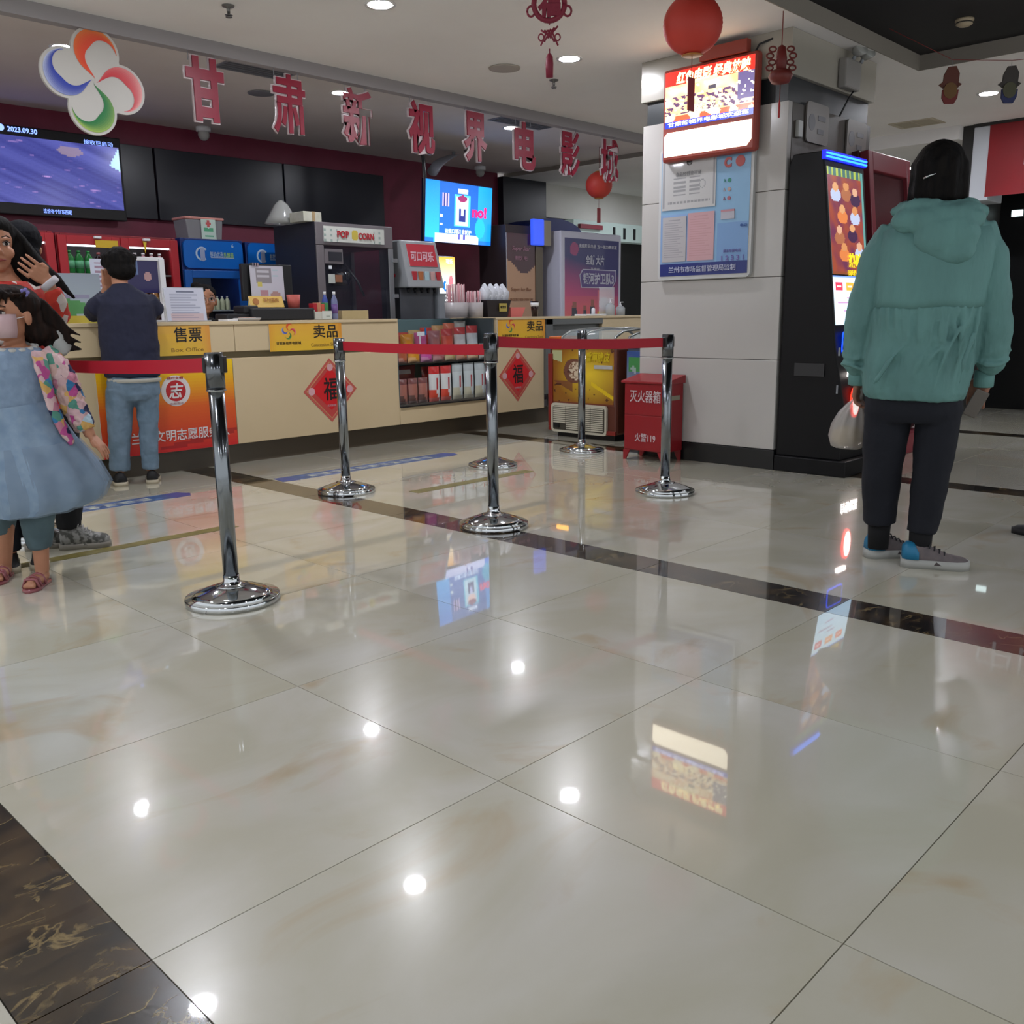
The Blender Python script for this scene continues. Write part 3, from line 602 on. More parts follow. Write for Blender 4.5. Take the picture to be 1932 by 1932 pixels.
MB().box((3.575, 6.61, 1.0), (3.58, 7.27, 1.86)).build('side_panel', mat('side_dark', '24242c', 0.4), pm)
MB().box((3.62, 7.25, 1.0), (4.41, 7.27, 1.66)).build('back_panel', mat('cab_back', '2b2527', 0.5), pm)
MB().box((3.66, 6.605, 1.0), (4.39, 6.61, 1.66)).build('door_glass', mat('smoked_glass', '30303a', 0.05, alpha=0.35), pm)
def fp(u, v):
    c = C_('c9ccc4')
    if (int(u*30) % 3 == 0 and int(v*6) % 2 == 0) and (u < 0.22 or u > 0.82): c = C_('98a8a0')
    if (u-.5)**2/.003+(v-.5)**2/.12 < 1: c = C_('c9b44a')
    return c
printed('sign_board', (4.0, 6.59, 1.76), 0.68, 0.135, FX, FZ, fp, 60, 12, M_PRINT, pm, 0.012)
text('POP', (3.865, 6.585, 1.762), 0.13, 0.062, FX, FZ, mat('pop_red', 'a8222c', 0.5), pm, bold=0.04)
text('CORN', (4.125, 6.585, 1.755), 0.18, 0.06, FX, FZ, mat('pop_red'), pm, bold=0.04)
MB().box((3.66, 6.595, 1.50), (3.86, 6.606, 1.63)).build('control_panel', M_PG, pm, 0.004)
MB().box((3.70, 6.59, 1.525), (3.845, 6.596, 1.605)).build('control_window', mat('side_dark'), pm)
MB().box((3.70, 6.595, 1.455), (3.73, 6.602, 1.485)).build('sticker', M_CARD, pm)
MB().box((3.69, 6.595, 1.33), (3.76, 6.602, 1.41)).build('sticker', mat('sticker_pale', 'b4b8b0', 0.5), pm); MB().box((3.765, 6.595, 1.34), (3.84, 6.602, 1.405)).build('sticker', mat('sticker_brown', '85563c', 0.5), pm)
MB().lathe([(0.001, -0.10), (0.10, -0.10), (0.125, 0.0), (0.125, 0.05), (0.118, 0.05), (0.115, 0.0), (0.001, -0.09)], (4.05, 6.93, 1.42), 24).build('kettle', M_CHROME, pm)
MB().tube([(4.05, 6.93, 1.66), (4.05, 6.93, 1.46)], 0.022, 12).build('kettle_hanger', M_STEEL, pm)
MB().tube([(3.98, 6.75, 1.52), (4.10, 6.72, 1.36), (4.16, 6.70, 1.22)], 0.012, 8).build('crank', M_STEEL, pm)
MB().ball((4.0, 6.95, 1.0), (0.34, 0.25, 0.07)).build('popcorn_heap', noisy('popcorn', '6f6354', '8f8468', 60, 0.8, 0.6), pm)
for z in (1.55, 1.22): MB().box((4.43, 6.585, z-0.02), (4.49, 6.62, z+0.02)).build('hinge', M_STEEL, pm, 0.004)
# carton with a clear bag on top of the popcorn machine
t = thing('carton', 'small white carton on top of the popcorn machine', 'box', (3.60, 6.75, 1.86)); MB().box((3.49, 6.64, 1.86), (3.68, 6.86, 1.945)).build('box', noisy('carton_white', 'b9b9ad', 'a9a897', 9, 0.6), t, 0.004)
MB().box((3.58, 6.638, 1.86), (3.61, 6.862, 1.947)).build('tape', mat('tape_tan', '9a8462', 0.4), t)
o = MB().loft([[(3.50+0.13*s*math.cos(a)*(1-0.3*q), 7.00+0.11*s*math.sin(a), 1.862+0.205*q) for a in [2*PI*i/14 for i in range(14)]] for q, s in ((0, 1.25), (0.25, 1.1), (0.5, 0.9), (0.8, 0.62), (1, 0.2))]).build('plastic_bag', mat('clear_film', 'a9aaa6', 0.12, alpha=0.55))
tag(o, 'crumpled clear plastic bag standing up behind the white carton', 'bag')
# drinks dispenser
sd = thing('drinks_dispenser', 'grey drinks dispenser with a red panel and white Chinese lettering', 'drinks machine', (4.76, 6.85, 0.90))
def slab(x0, x1, z0, z1, y0t, y0b, y1): # leaning front
    return MB().add([(x0, y0b, z0), (x1, y0b, z0), (x1, y1, z0), (x0, y1, z0), (x0, y0t, z1), (x1, y0t, z1), (x1, y1, z1), (x0, y1, z1)], [(0,3,2,1),(4,5,6,7),(0,1,5,4),(1,2,6,5),(2,3,7,6),(3,0,4,7)])
slab(4.55, 5.01, 1.30, 1.75, 6.62, 6.50, 6.95).build('head', mat('dispenser_grey', '8d9092', 0.4), sd, 0.012)
UU = Vector((0, 0.12, 0.45)).normalized()
def onf(z): return 6.50+(z-1.30)/0.45*0.12
printed('red_panel', (4.79, onf(1.61)-0.006, 1.61), 0.36, 0.22, FX, UU, lambda u, v: C_('b0303c'), 2, 2, M_PRINT, sd, 0.004)
text('可口可乐', (4.79, onf(1.60)-0.007, 1.60), 0.29, 0.10, FX, UU, mat('letter_pale', 'c9a6ae', 0.5), sd, bold=0.02, shear=0.25)
for k, (x, c) in enumerate(((4.645, 'b02c34'), (4.725, 'b0693c'), (4.80, 'a8c4cc'), (4.875, 'c49c98'), (4.95, 'b02c34'))):
    MB().box((x-0.026, onf(1.42)-0.014, 1.37), (x+0.026, onf(1.42)+0.01, 1.455)).build('button', mat('btn_'+c, c, 0.4), sd, 0.003)
MB().box((4.56, 6.66, 0.96), (5.0, 6.95, 1.30)).build('body', mat('dispenser_body', '5d6066', 0.35, metal=0.5), sd, 0.006)
for k in range(5): MB().lathe([(0.001, 0), (0.012, 0), (0.018, 0.05), (0.001, 0.05)], (4.62+0.085*k, 6.60, 1.25), 10).build('nozzle', M_DARK, sd)
MB().box((4.50, 6.52, 0.90), (5.012, 6.95, 0.97)).build('drip_tray', mat('tray_navy', '1a1d4a', 0.4), sd, 0.01)
MB().lathe([(0.001, 0), (0.02, 0), (0.02, 0.02), (0.001, 0.02)], (0, 0, 0), 12, T=Matrix.Translation((4.549, 6.72, 1.42)) @ Matrix.Rotation(-PI/2, 4, 'Y')).build('side_button', M_RED, sd)
# lit drinks panel
lp = thing('lit_drinks_panel', 'glowing orange and white drinks panel between the dispenser and the straws', 'illuminated sign', (5.14, 6.75, 0.90))
def fl(u, v):
    c = mixc(C_('fff6dc'), C_('ffb84a'), max(0, v-0.35)*1.6)
    if (u-.38)**2/.035+(v-.2)**2/.02 < 1: c = C_('1d76c8')
    if (u-.5)**2/.02+(v-.2)**2/.02 < 1: c = C_('f4f8ff')
    if (u-.74)**2/.02+(v-.33)**2/.03 < 1: c = C_('e87a86')
    if v < 0.06: c = C_('e8f0ff')
    return c
MB().box((5.02, 6.62, 0.90), (5.27, 6.85, 1.62)).build('casing', M_GREY, lp, 0.02)
printed('lit_face', (5.15, 6.614, 1.43), 0.215, 0.36, FX, FZ, fl, 22, 36, M_SCREEN, lp, 0.006)
text('可乐', (5.18, 6.613, 1.565), 0.09, 0.045, FX, FZ, mat('glow_white', 'ffffff', 0.5, emis=1.5), lp)
text('冰', (5.16, 6.614, 1.20), 0.09, 0.07, FX, FZ, mat('glow_white'), lp, name='small_mark')

# ------------------------------------------------------------------ fridges
def shelf_bottles(xs_, y, z, h, r, body, cap, lab, group, labels):
    for x, l in zip(xs_, labels): bottle(x, y, z, h, r, body, cap, l, group=group, liquid=lab)
def fridge(x0, x1, zt, col, cold, label, header, ndoor, y0=7.5, y1=8.15, frame=0.07):
    t = thing('drinks_fridge', label, 'fridge', ((x0+x1)/2, (y0+y1)/2, 0)); mc = mat('fridge_'+col, col, 0.35); md = mat('fridge_'+cold, cold, 0.4)
    MB().box((x0, y0+0.04, 0), (x0+0.04, y1, zt)).box((x1-0.04, y0+0.04, 0), (x1, y1, zt)).box((x0+0.04, y1-0.03, 0.0), (x1-0.04, y1, zt)).box((x0+0.04, y0+0.04, zt-header), (x1-0.04, y1-0.03, zt)).box((x0+0.04, y0+0.04, 0), (x1-0.04, y1-0.03, 0.15)).build('cabinet', md, t, 0.006)
    MB().box((x0+0.041, y1-0.04, 0.15), (x1-0.041, y1-0.031, zt-header)).build('liner', mat('liner_grey', '848b8e', 0.5), t)
    MB().box((x0+0.06, y0+0.06, zt-header-0.05), (x1-0.06, y0+0.085, zt-header-0.03)).build('light_strip', mat('fridge_glow', 'f0f4ff', 0.5, emis=3.5), t)
    for z in (0.45, 0.78, 1.10, 1.405): 
        if z < zt-header-0.1: MB().box((x0+0.045, y0+0.08, z), (x1-0.045, y1-0.045, z+0.012)).build('shelf', mat('shelf_wire', '98a0a2', 0.4), t)
    w = (x1-x0)/ndoor; top = zt-(header if header > 0.15 else 0.02)
    for k in range(ndoor):
        a, b = x0+w*k+0.003, x0+w*(k+1)-0.003
        d = MB().box((a, y0, 0.12), (a+frame, y0+0.035, top)).box((b-frame, y0, 0.12), (b, y0+0.035, top)).box((a+frame, y0, top-frame), (b-frame, y0+0.035, top)).box((a+frame, y0, 0.12), (b-frame, y0+0.035, 0.2)).build('door', mc, t, 0.004)
        MB().box((a+frame, y0+0.012, 0.2), (b-frame, y0+0.018, top-frame)).build('glass', M_GLASS, d)
    return t
fr = fridge(1.70, 2.735, 1.735, 'a01c26', '7c1a22', 'red two-door drinks fridge behind the person in the navy jacket', 0.05, 2)
fridge(0.64, 1.68, 1.745, 'a01c26', '7c1a22', 'red drinks fridge at the far left, behind the children', 0.05, 2)
for x, c, l in ((2.02, 'c2a022', 'yellow shelf tag at the top of the red fridge, wide one'), (2.44, 'd0b428', 'narrow yellow pennant at the top of the red fridge')):
    o = thing('fridge_clip', l, 'tag', (x, 7.49, 1.68)); MB().box((x-0.03, 7.47, 1.695), (x+0.03, 7.50, 1.715)).build('clip', M_WHT, o, 0.004)
    if c == 'c2a022': MB().box((x-0.02, 7.485, 1.625), (x+0.17, 7.492, 1.685)).build('strip', mat('tag_y1', c, 0.4), o)
    else: MB().add([(x-0.03, 7.485, 1.69), (x+0.0, 7.485, 1.69), (x-0.015, 7.485, 1.59), (x-0.03, 7.492, 1.69), (x+0.0, 7.492, 1.69), (x-0.015, 7.492, 1.59)], [(0, 2, 1), (3, 4, 5), (0, 1, 4, 3), (1, 2, 5, 4), (2, 0, 3, 5)]).build('pennant', mat('tag_y2', c, 0.4), o)
B_G = mat('bottle_green', '1c7a34', 0.15); B_C = mat('bottle_cola', '1c1618', 0.15); B_P = mat('bottle_pink', 'b58a92', 0.25)
L_G = mat('label_green', '5aa87a', 0.4); L_R = mat('label_rose', 'a8605e', 0.4); CAPW = mat('cap_white', 'b8b8b8', 0.4)
shelf_bottles([1.83, 1.905, 1.985], 7.62, 1.417, 0.185, 0.034, B_G, B_G, L_G, 'green bottles on the top shelf of the red fridge', ['leftmost green bottle on the top shelf of the red fridge', 'middle green bottle on the top shelf of the red fridge', 'rightmost green bottle, beside the dark cola bottles'])
shelf_bottles([2.07, 2.145, 2.215], 7.62, 1.417, 0.175, 0.034, B_C, L_R, L_R, 'dark cola bottles in the red fridge', ['cola bottle with a rose label right beside the green bottles', 'second cola bottle from the green bottles', 'cola bottle closest to the fridge\'s centre frame'])
shelf_bottles([2.31, 2.385, 2.46, 2.535, 2.61], 7.62, 1.417, 0.185, 0.034, B_P, CAPW, mat('label_pinkred', 'b0606e', 0.4), 'pink bottles in the right half of the red fridge', ['leftmost pink bottle, next to the dark-haired head', 'second pink bottle from the left in the fridge', 'middle pink bottle of the five in the fridge', 'fourth pink bottle from the left in the fridge', 'rightmost pink bottle, by the red door frame'])
shelf_bottles([2.33, 2.43, 2.53, 2.63], 7.62, 1.112, 0.20, 0.036, mat('bottle_amber', '9a6a3a', 0.2), CAPW, mat('label_tan', 'a08a5a', 0.4), 'amber bottles on the lower shelf of the red fridge', ['amber bottle nearest the purple display, lower fridge shelf', 'second amber bottle on the lower fridge shelf', 'third amber bottle on the lower fridge shelf', 'amber bottle at the right end of the lower fridge shelf'])
def bluehead(x0, x1, t, full=True):
    w = x1-x0; xc = (x0+x1)/2
    MB().prism(rr_poly(w*0.95, 0.245, 0.05), (xc, 7.515, 1.605), FX, FZ, 0.02).build('header_panel', mat('blue_header', '0a5cb0', 0.3), t)
    ring = [(0.062*math.cos(math.radians(a)), 0.062*math.sin(math.radians(a))) for a in range(40, 325, 15)]+[(0.046*math.cos(math.radians(a)), 0.046*math.sin(math.radians(a))) for a in range(310, 25, -15)]
    MB().prism(ring, (xc-0.12, 7.513, 1.61), FX, FZ, 0.003).build('emblem', mat('emblem_pale', 'a9bccd', 0.4), t)
    MB().prism(rr_poly(0.045, 0.12, 0.02), (xc-0.115, 7.511, 1.605), FX, FZ, 0.002).build('emblem_bottle', mat('emblem_lilac', '8a94b0', 0.4), t)
    text('鲜奶优选', (xc+0.025, 7.513, 1.608), 0.13, 0.048, FX, FZ, mat('emblem_pale'), t); text('乳酸菌', (xc+0.145, 7.513, 1.606), 0.10, 0.046, FX, FZ, mat('emblem_lime', '9cc46a', 0.4), t, name='lettering_green')
    MB().box((xc-0.035, 7.51, 1.577), (xc+0.2, 7.515, 1.582)).build('underline', mat('emblem_pale'), t)
    text('6', (xc+0.19, 7.513, 1.69), 0.02, 0.03, FX, FZ, mat('emblem_pale'), t, name='corner_mark')
t = fridge(2.775, 3.395, 1.745, '0d4f9a', '0f2a66', 'blue milk fridge directly right of the red fridge, under the first-aid box', 0.28, 1); bluehead(2.775, 3.395, t)
t = fridge(3.425, 3.99, 1.735, '0d4f9a', '0f2a66', 'blue milk fridge behind the till monitor', 0.28, 1); bluehead(3.425, 3.99, t)
t = thing('cold_cabinet', 'dark navy cold cabinet in the gap beside the popcorn machine', 'fridge', (4.18, 7.8, 0))
MB().box((4.01, 7.52, 0), (4.42, 8.15, 1.70)).build('cabinet', mat('navy_cab', '10183a', 0.3), t, 0.006); MB().box((4.02, 7.512, 1.62), (4.40, 7.522, 1.68)).build('header', mat('fridge_0d4f9a'), t); MB().box((4.05, 7.508, 1.54), (4.20, 7.516, 1.58)).build('plate', mat('plate_rose', '8a7590', 0.4), t)
for k in range(4): bottle(3.085+0.052*k, 7.62, 1.112, 0.125, 0.023, mat('yoghurt', 'b9c0a2', 0.4), CAPW, ['leftmost white yoghurt bottle by the seated cashier', 'second yoghurt bottle by the cashier', 'third yoghurt bottle by the cashier', 'rightmost white yoghurt bottle in the blue fridge'][k], group='yoghurt bottles in the blue fridge')
# first-aid tub
t = thing('first_aid_box', 'clear tub with salmon lid and green first-aid label on the blue fridge', 'box', (3.06, 7.72, 1.745))
MB().loft([[(3.06+sx*w, 7.72+sy*0.12, z) for sx, sy in ((-1,-1),(1,-1),(1,1),(-1,1))] for w, z in ((0.165, 1.745), (0.185, 1.92))], smooth=False).build('tub', mat('tub_clear', '8e8f92', 0.25, alpha=0.7), t, 0.01)
MB().box((2.865, 7.59, 1.918), (3.255, 7.85, 1.942)).build('lid', mat('lid_salmon', 'c88a80', 0.45), t, 0.01)
def fa(u, v):
    c = C_('b4c6bc')
    if v > .6 and (abs(u-.5) < .07 and .62 < v < .95 or abs(v-.79) < .05 and .3 < u < .7): c = C_('b04a4a')
    if .38 < v < .58 and abs(u-.5) < .34 and (v < .58-.5*(.34-abs(u-.5))+.12): c = C_('4f9a74')
    if .1 < v < .2 and .22 < u < .8: c = C_('5fa080')
    return c
printed('label', (3.09, 7.588, 1.835), 0.145, 0.175, FX, FZ, fa, 22, 26, M_PRINT, t, 0.002)

# ------------------------------------------------------------------ screens
t = thing('wall_screen', 'large wall television showing a purple-blue sea, top left', 'television', (1.9, 8.28, 2.27))
MB().box((1.02, 8.27, 1.93), (2.645, 8.335, 2.66)).build('casing', M_BLACK, t, 0.008)
def ftv(u, v):
    n = mnoise.fractal(Vector((u*3+v*2.5, v*5+u*5, 0.3)), 1.0, 2.0, 5)
    n2 = mnoise.noise(Vector((u*11+v*5, v*22-u*9, 4.0)))
    c = mixc(C_('3a3d86'), C_('5a5fae'), 0.5+n*0.9)
    if n2 > 0.5: c = mixc(c, C_('c49ade'), (n2-0.5)*2.2)
    if u > 0.90-0.2*(1-v)+0.1 and v > 0.80-0.9*(u-0.84)*1.2 and u > 0.84: c = C_('a9d4ff')
    if (u-.72)**2/.005+(v-.86)**2/.006 < 1: c = mixc(c, C_('a08a8c'), 0.6)
    return c
printed('picture', (1.84, 8.264, 2.30), 1.56, 0.55, FX, FZ, ftv, 96, 40, attr_mat('sea_screen', 0.2, emis=0.9), t, 0.006)
M_GB = mat('glow_blue', '7f9cff', 0.5, emis=1.6)
text('2023.09.30', (1.80, 8.262, 2.625), 0.24, 0.042, FX, FZ, M_GB, t, bold=0.02); MB().prism(circ(0.028, 16), (1.63, 8.262, 2.63), FX, FZ, 0.002).build('round_mark', M_GB, t)
text('接收已启动', (2.44, 8.262, 2.595), 0.26, 0.038, FX, FZ, M_GB, t, name='caption'); text('这份有个好东西呢', (2.02, 8.262, 1.975), 0.24, 0.038, FX, FZ, M_GB, t, name='caption')
# small television hanging from the ceiling
Tt = Matrix.Translation((5.70, 7.0, 2.095)) @ Matrix.Rotation(math.radians(5), 4, 'Z') @ Matrix.Rotation(math.radians(4), 4, 'X')
t = thing('hanging_television', 'ceiling-hung television showing a bright blue cartoon with NO!', 'television', (5.70, 7.0, 2.095))
MB().box((-0.535, 0.0, -0.315), (0.535, 0.05, 0.315), Tt).build('casing', mat('tv_blue_edge', '0a1030', 0.3), t, 0.006)
def fc(u, v):
    c = mixc(C_('1aa8f8'), C_('0a7ce0'), abs(u-.5)*1.6)
    if .2 < u < .78: c = mixc(C_('0a66c8'), C_('0a58b4'), v)
    if u < .2: c = mixc(C_('28b4ff'), C_('0a6ae8'), v*.8)
    if v < .16-.02*u and .14 < u < .8: c = C_('c9d2ff')
    if v < .07 and (u < .12 or u > .8): c = C_('0a6af0')
    if .42 < u < .66 and .28 < v < .82: c = C_('48c8f0')
    if .44 < u < .63 and .30 < v < .78: c = C_('bfe8ff')
    if (u-.54)**2/.0045+(v-.68)**2/.007 < 1: c = C_('ffd6cf')
    if (u-.54)**2/.0050+(v-.755)**2/.0032 < 1: c = C_('8a1c5a')
    if .485 < u < .595 and .36 < v < .58: c = C_('18247a')
    if .515 < u < .56 and .46 < v < .58: c = C_('c0c8ff')
    if (abs(u-.50) < .015 or abs(u-.575) < .015) and .06 < v < .25: c = C_('3a3ca8')
    if .24 < u < .34 and .60 < v < .82: c = C_('1c2c7c') if int(u*50) % 2 else C_('b8a8e8')
    if .47 < u < .62 and .84 < v < .92: c = C_('a9b8e8')
    if .21 < u < .25 and (.28 < v < .32 or .42 < v < .46): c = C_('d8f0ff')
    if (u-.82)**2/.006+(v-.28)**2/.03 < 1: c = C_('12a8d8')
    return c
o0 = Tt @ Vector((0, -0.002, 0)); XD = (Tt.to_3x3() @ Vector((1, 0, 0))); UD = (Tt.to_3x3() @ Vector((0, 0, 1)))
printed('picture', o0, 1.05, 0.61, XD, UD, fc, 100, 60, attr_mat('cartoon_screen', 0.2, emis=1.5), t, 0.004)
text('no!', Tt @ Vector((0.315, -0.004, 0.035)), 0.24, 0.12, XD, UD, mat('glow_magenta', 'e0206a', 0.5, emis=1.2), t, bold=0.05)
text('请戴口罩注意防护', Tt @ Vector((-0.02, -0.004, -0.185)), 0.42, 0.05, XD, UD, mat('glow_pale', 'd8ecff', 0.5, emis=1.3), t, name='caption')
text('健康防护', Tt @ Vector((0.045, -0.004, 0.235)), 0.15, 0.035, XD, UD, mat('glow_pale'), t, name='caption')
MB().tube([(5.30, 7.06, 2.20), (5.30, 7.12, 2.85)], 0.02).tube([(5.30, 7.08, 2.3), (5.6, 7.06, 2.3)], 0.02).build('bracket', M_DARK, t)
# leaning grey ceiling panel beside the television, cable, cameras, switch
t = thing('ceiling_fan_shade', 'grey curved metal shade hanging from the ceiling above the blue television', 'duct', (6.1, 7.6, 2.72))
MB().loft([[(5.86+0.34*q+0.05*math.cos(a), 7.6+0.07*math.sin(a), 2.60+0.22*q**0.6+0.045*math.sin(a+0.6)*(1.2-q)) for a in [2*PI*i/12 for i in range(12)]] for q in (0, .25, .5, .75, 1)]).build('shade', mat('shade_grey', '8d8f98', 0.4), t)
MB().tube([(6.19, 7.6, 2.80), (6.19, 7.6, 2.85)], 0.02).build('rod', M_GREY, t)
one('hanging_cable', MB().tube([(5.15, 6.95, 2.84), (5.16, 6.95, 2.3), (5.14, 6.95, 1.76), (4.95, 6.93, 1.752)], 0.006, 6), M_DARK, 'thin dark cable running down the left edge of the blue television', 'cable')
for x, y, z, l in ((7.15, 8.16, 2.78, 'white dome security camera above the navy panel, right of the television'), (3.45, 8.2, 2.78, 'pale dome security camera on the ceiling edge between the first and second characters')):
    t = thing('security_camera', l, 'camera', (x, y, 2.85)); MB().lathe([(0.001, 0), (0.07, 0), (0.07, -0.04), (0.001, -0.04)], n=18).build('mount', M_WHT, t, local=True); MB().ball((0, 0, -0.07), 0.055, 16, 10).build('dome', mat('dome_grey', 'a8a8a4', 0.3), t, local=True)
t = thing('wall_switch', 'small white wall control right of the blue television', 'switch', (7.35, 8.39, 2.2)); MB().box((7.35, 8.375, 2.14), (7.45, 8.40, 2.27)).build('plate', M_WHT, t, 0.004); MB().box((7.375, 8.37, 2.22), (7.425, 8.376, 2.25)).build('display', M_DARK, t)

# ------------------------------------------------------------------ cabinets beyond the counter
t = thing('wine_cabinet', 'wine red and kraft brown panelled cabinet with a blue lit sign box', 'cabinet', (6.62, 7.1, 0))
MB().box((6.32, 6.92, 0), (6.92, 7.35, 2.02)).build('body', mat('cab_dark', '2a2022', 0.5), t, 0.006)
def fw_(u, v):
    e = 0.72+0.06*math.cos((u-.5)*5+2.6)
    return C_('a67e5e') if v < e else C_('3c1420')
printed('door_print', (6.56, 6.915, 1.28), 0.47, 1.30, FX, FZ, fw_, 24, 60, M_PRINT, t, 0.006)
text('Super Star', (6.56, 6.911, 1.76), 0.30, 0.06, FX, FZ, mat('letter_rose', '9a7080', 0.5), t, shear=0.3); text('鲜饮 吧', (6.56, 6.911, 1.66), 0.2, 0.05, FX, FZ, mat('letter_rose'), t, name='caption')
text('Super Ice Bar', (6.56, 6.911, 1.31), 0.34, 0.05, FX, FZ, mat('letter_brown', '80553c', 0.5), t, name='lettering_lower'); text('SINCE 2013 FRESH EVERY DAY', (6.56, 6.911, 1.20), 0.38, 0.028, FX, FZ, mat('letter_brown'), t, name='caption')
MB().box((6.80, 6.905, 0.0), (6.92, 6.925, 1.80)).build('edge_strip', mat('bronze_strip', '5c5347', 0.35, metal=0.5), t, 0.003)
MB().box((6.72, 6.86, 1.81), (6.90, 6.92, 2.10)).build('sign_box', mat('blue_glow', '3452d8', 0.4, emis=0.7), t, 0.01)
MB().box((6.90, 6.86, 1.81), (7.02, 6.93, 2.09)).build('sign_box_side', mat('beige_side', '8f8878', 0.5), t, 0.004)
t = thing('film_light_box', 'tall white framed light box with a purple and orange film poster', 'light box', (7.7, 6.95, 0))
MB().box((7.12, 6.80, 0), (8.28, 7.12, 1.99)).build('casing', mat('box_lilac_white', 'c0c0cf', 0.45), t, 0.02)
def fposter(u, v):
    c = mixc(C_('c83a6e'), C_('2b2a66'), min(1, max(0, (v-.18)*1.9+.35*(u-.5))))
    if v < .35: c = mixc(C_('d0604a'), c, v/.35*.7+.3*abs(u-.5))
    if (u-.17)**2/.006+(v-.88)**2/.006 < 1: c = mixc(c, C_('b83a6a'), .6)
    for cx, w, hh in ((.17, .07, .28), (.36, .05, .24), (.50, .06, .3)):
        if abs(u-cx) < w*(1-v/hh*.55) and v < hh: c = C_('1e1630') if v < hh*.75 else C_('8a4a3c')
    if .60 < u < .86 and v < .42: c = mixc(C_('c86a7c'), C_('c8506a'), v)
    if .60 < u < .86 and v < .17: c = C_('c9a62c')
    if (u-.72)**2/.010+(v-.26)**2/.006 < 1: c = C_('cfc4cc')
    if (u-.30)**2+(v-.62)**2 < .0002 or (u-.9)**2+(v-.5)**2 < .0002: c = C_('b0a0d0')
    return c
printed('poster', (7.70, 6.794, 1.40), 1.04, 1.02, FX, FZ, fposter, 72, 72, M_PRINT, t, 0.006)
M_SIL = mat('letter_silver', 'b8b8c6', 0.4)
text('漫威影业出品 五一强力爆米花', (7.80, 6.79, 1.83), 0.74, 0.045, FX, FZ, M_SIL, t, name='caption', bold=0.02); text('全新 大片', (7.74, 6.79, 1.67), 0.36, 0.12, FX, FZ, M_SIL, t, name='lettering_upper', bold=0.03)
text('热映中', (7.74, 6.79, 1.565), 0.16, 0.035, FX, FZ, M_SIL, t, name='caption')
hexo = [(-.33, -.11), (.28, -.11), (.35, -.02), (.35, .11), (-.30, .11), (-.36, .04)]
MB().prism(hexo, (7.81, 6.790, 1.45), FX, FZ, 0.003).build('title_plaque', M_SIL, t); MB().prism([(p[0]*.965, p[1]*.9) for p in hexo], (7.81, 6.788, 1.45), FX, FZ, 0.002).build('title_field', mat('plaque_violet', '5a4a80', 0.4), t)
text('银河护卫队3', (7.81, 6.7865, 1.45), 0.60, 0.14, FX, FZ, M_SIL, t, bold=0.03)
# blue dome behind, red sign, pale fascia board
t = thing('blue_canopy', 'rounded navy blue canopy visible above the film light box', 'canopy', (8.0, 8.0, 2.1))
MB().loft([[(8.05+dx*0.55, y, 2.05+0.20*math.sqrt(max(0, 1-dx*dx))) for dx in [math.cos(PI*i/14) for i in range(15)]]+[(7.5, y, 2.0), (8.6, y, 2.0)] for y in (7.7, 8.2)], smooth=False).build('canopy', mat('canopy_blue', '1b2a6c', 0.4), t)
MB().box((7.5, 7.7, 0), (7.56, 7.76, 2.01)).box((8.54, 7.7, 0), (8.6, 7.76, 2.01)).build('canopy_leg', M_DARK, t)
t = thing('hall_sign', 'pale hall fascia board with dark strokes, just left of the tiled pillar', 'sign', (9.6, 8.2, 2.1))
MB().box((9.0, 8.20, 2.08), (10.9, 8.38, 2.34)).build('board', mat('board_pale', '9fb0ac', 0.4, emis=0.15), t, 0.01)
for k in range(3): MB().box((9.9+k*0.25, 8.19, 2.12), (9.95+k*0.25, 8.20, 2.28)).build('stroke', M_DARK, t)
MB().box((9.1, 8.15, 2.22), (9.6, 8.20, 2.28)).build('red_strip', mat('strip_red', '7a2c38', 0.5), t)
# ------------------------------------------------------------------ tiled pillar
M_PANEL = noisy('pillar_panel', 'b4b1ad', 'aeaba7', 1.2, 0.16, spec=0.6); M_PANEL_SHADE = mat('pillar_panel_shaded', '45403a', 0.35, spec=0.35)  # shade of the pillar's other sides is put into a darker panel colour
cx0, cx1, cy0, cy1 = 4.18, 5.36, 2.40, 3.49
struct(MB().box((cx0+0.05, cy0+0.05, 0.0), (cx1-0.05, cy1-0.05, H1)).build('pillar', mat('pillar_core', '1a1c1e', 0.4)))
col = bpy.data.objects['pillar']
zs = [0.13, 0.715, 1.24, 1.765, 2.283]
for a, b in zip(zs[:-1], zs[1:]):
    for y0, y1 in ((cy0, cy1),):
        MB().box((cx0, y0+0.001, a+0.0015), (cx0+0.05, y1-0.001, b-0.0015)).build('panel', M_PANEL, col, 0.003)
    MB().box((cx0+0.051, cy0, a+0.0015), (cx1, cy0+0.05, b-0.0015)).build('panel', M_PANEL_SHADE, col, 0.003)
    MB().box((cx1-0.05, cy0+0.051, a+0.0015), (cx1, cy1, b-0.0015)).build('panel', M_PANEL_SHADE, col)
    MB().box((cx0+0.051, cy1-0.05, a+0.0015), (cx1-0.051, cy1, b-0.0015)).build('panel', M_PANEL_SHADE, col)
MB().box((cx0-0.012, cy0-0.012, 2.432), (cx1+0.012, cy1+0.012, H1)).build('capital', noisy('capital_panel', 'aca79c', 'a6a196', 1.2, 0.2, spec=0.6), col, 0.004)
MB().box((cx0+0.02, cy0+0.02, 2.283), (cx1-0.02, cy1-0.02, 2.432)).build('dark_band', mat('band_slate', '2c3033', 0.3), col)
MB().box((cx0-0.008, cy0-0.008, 0.0), (cx1, cy1, 0.128)).build('skirting', mat('skirting_black', '141517', 0.3), col, 0.003)

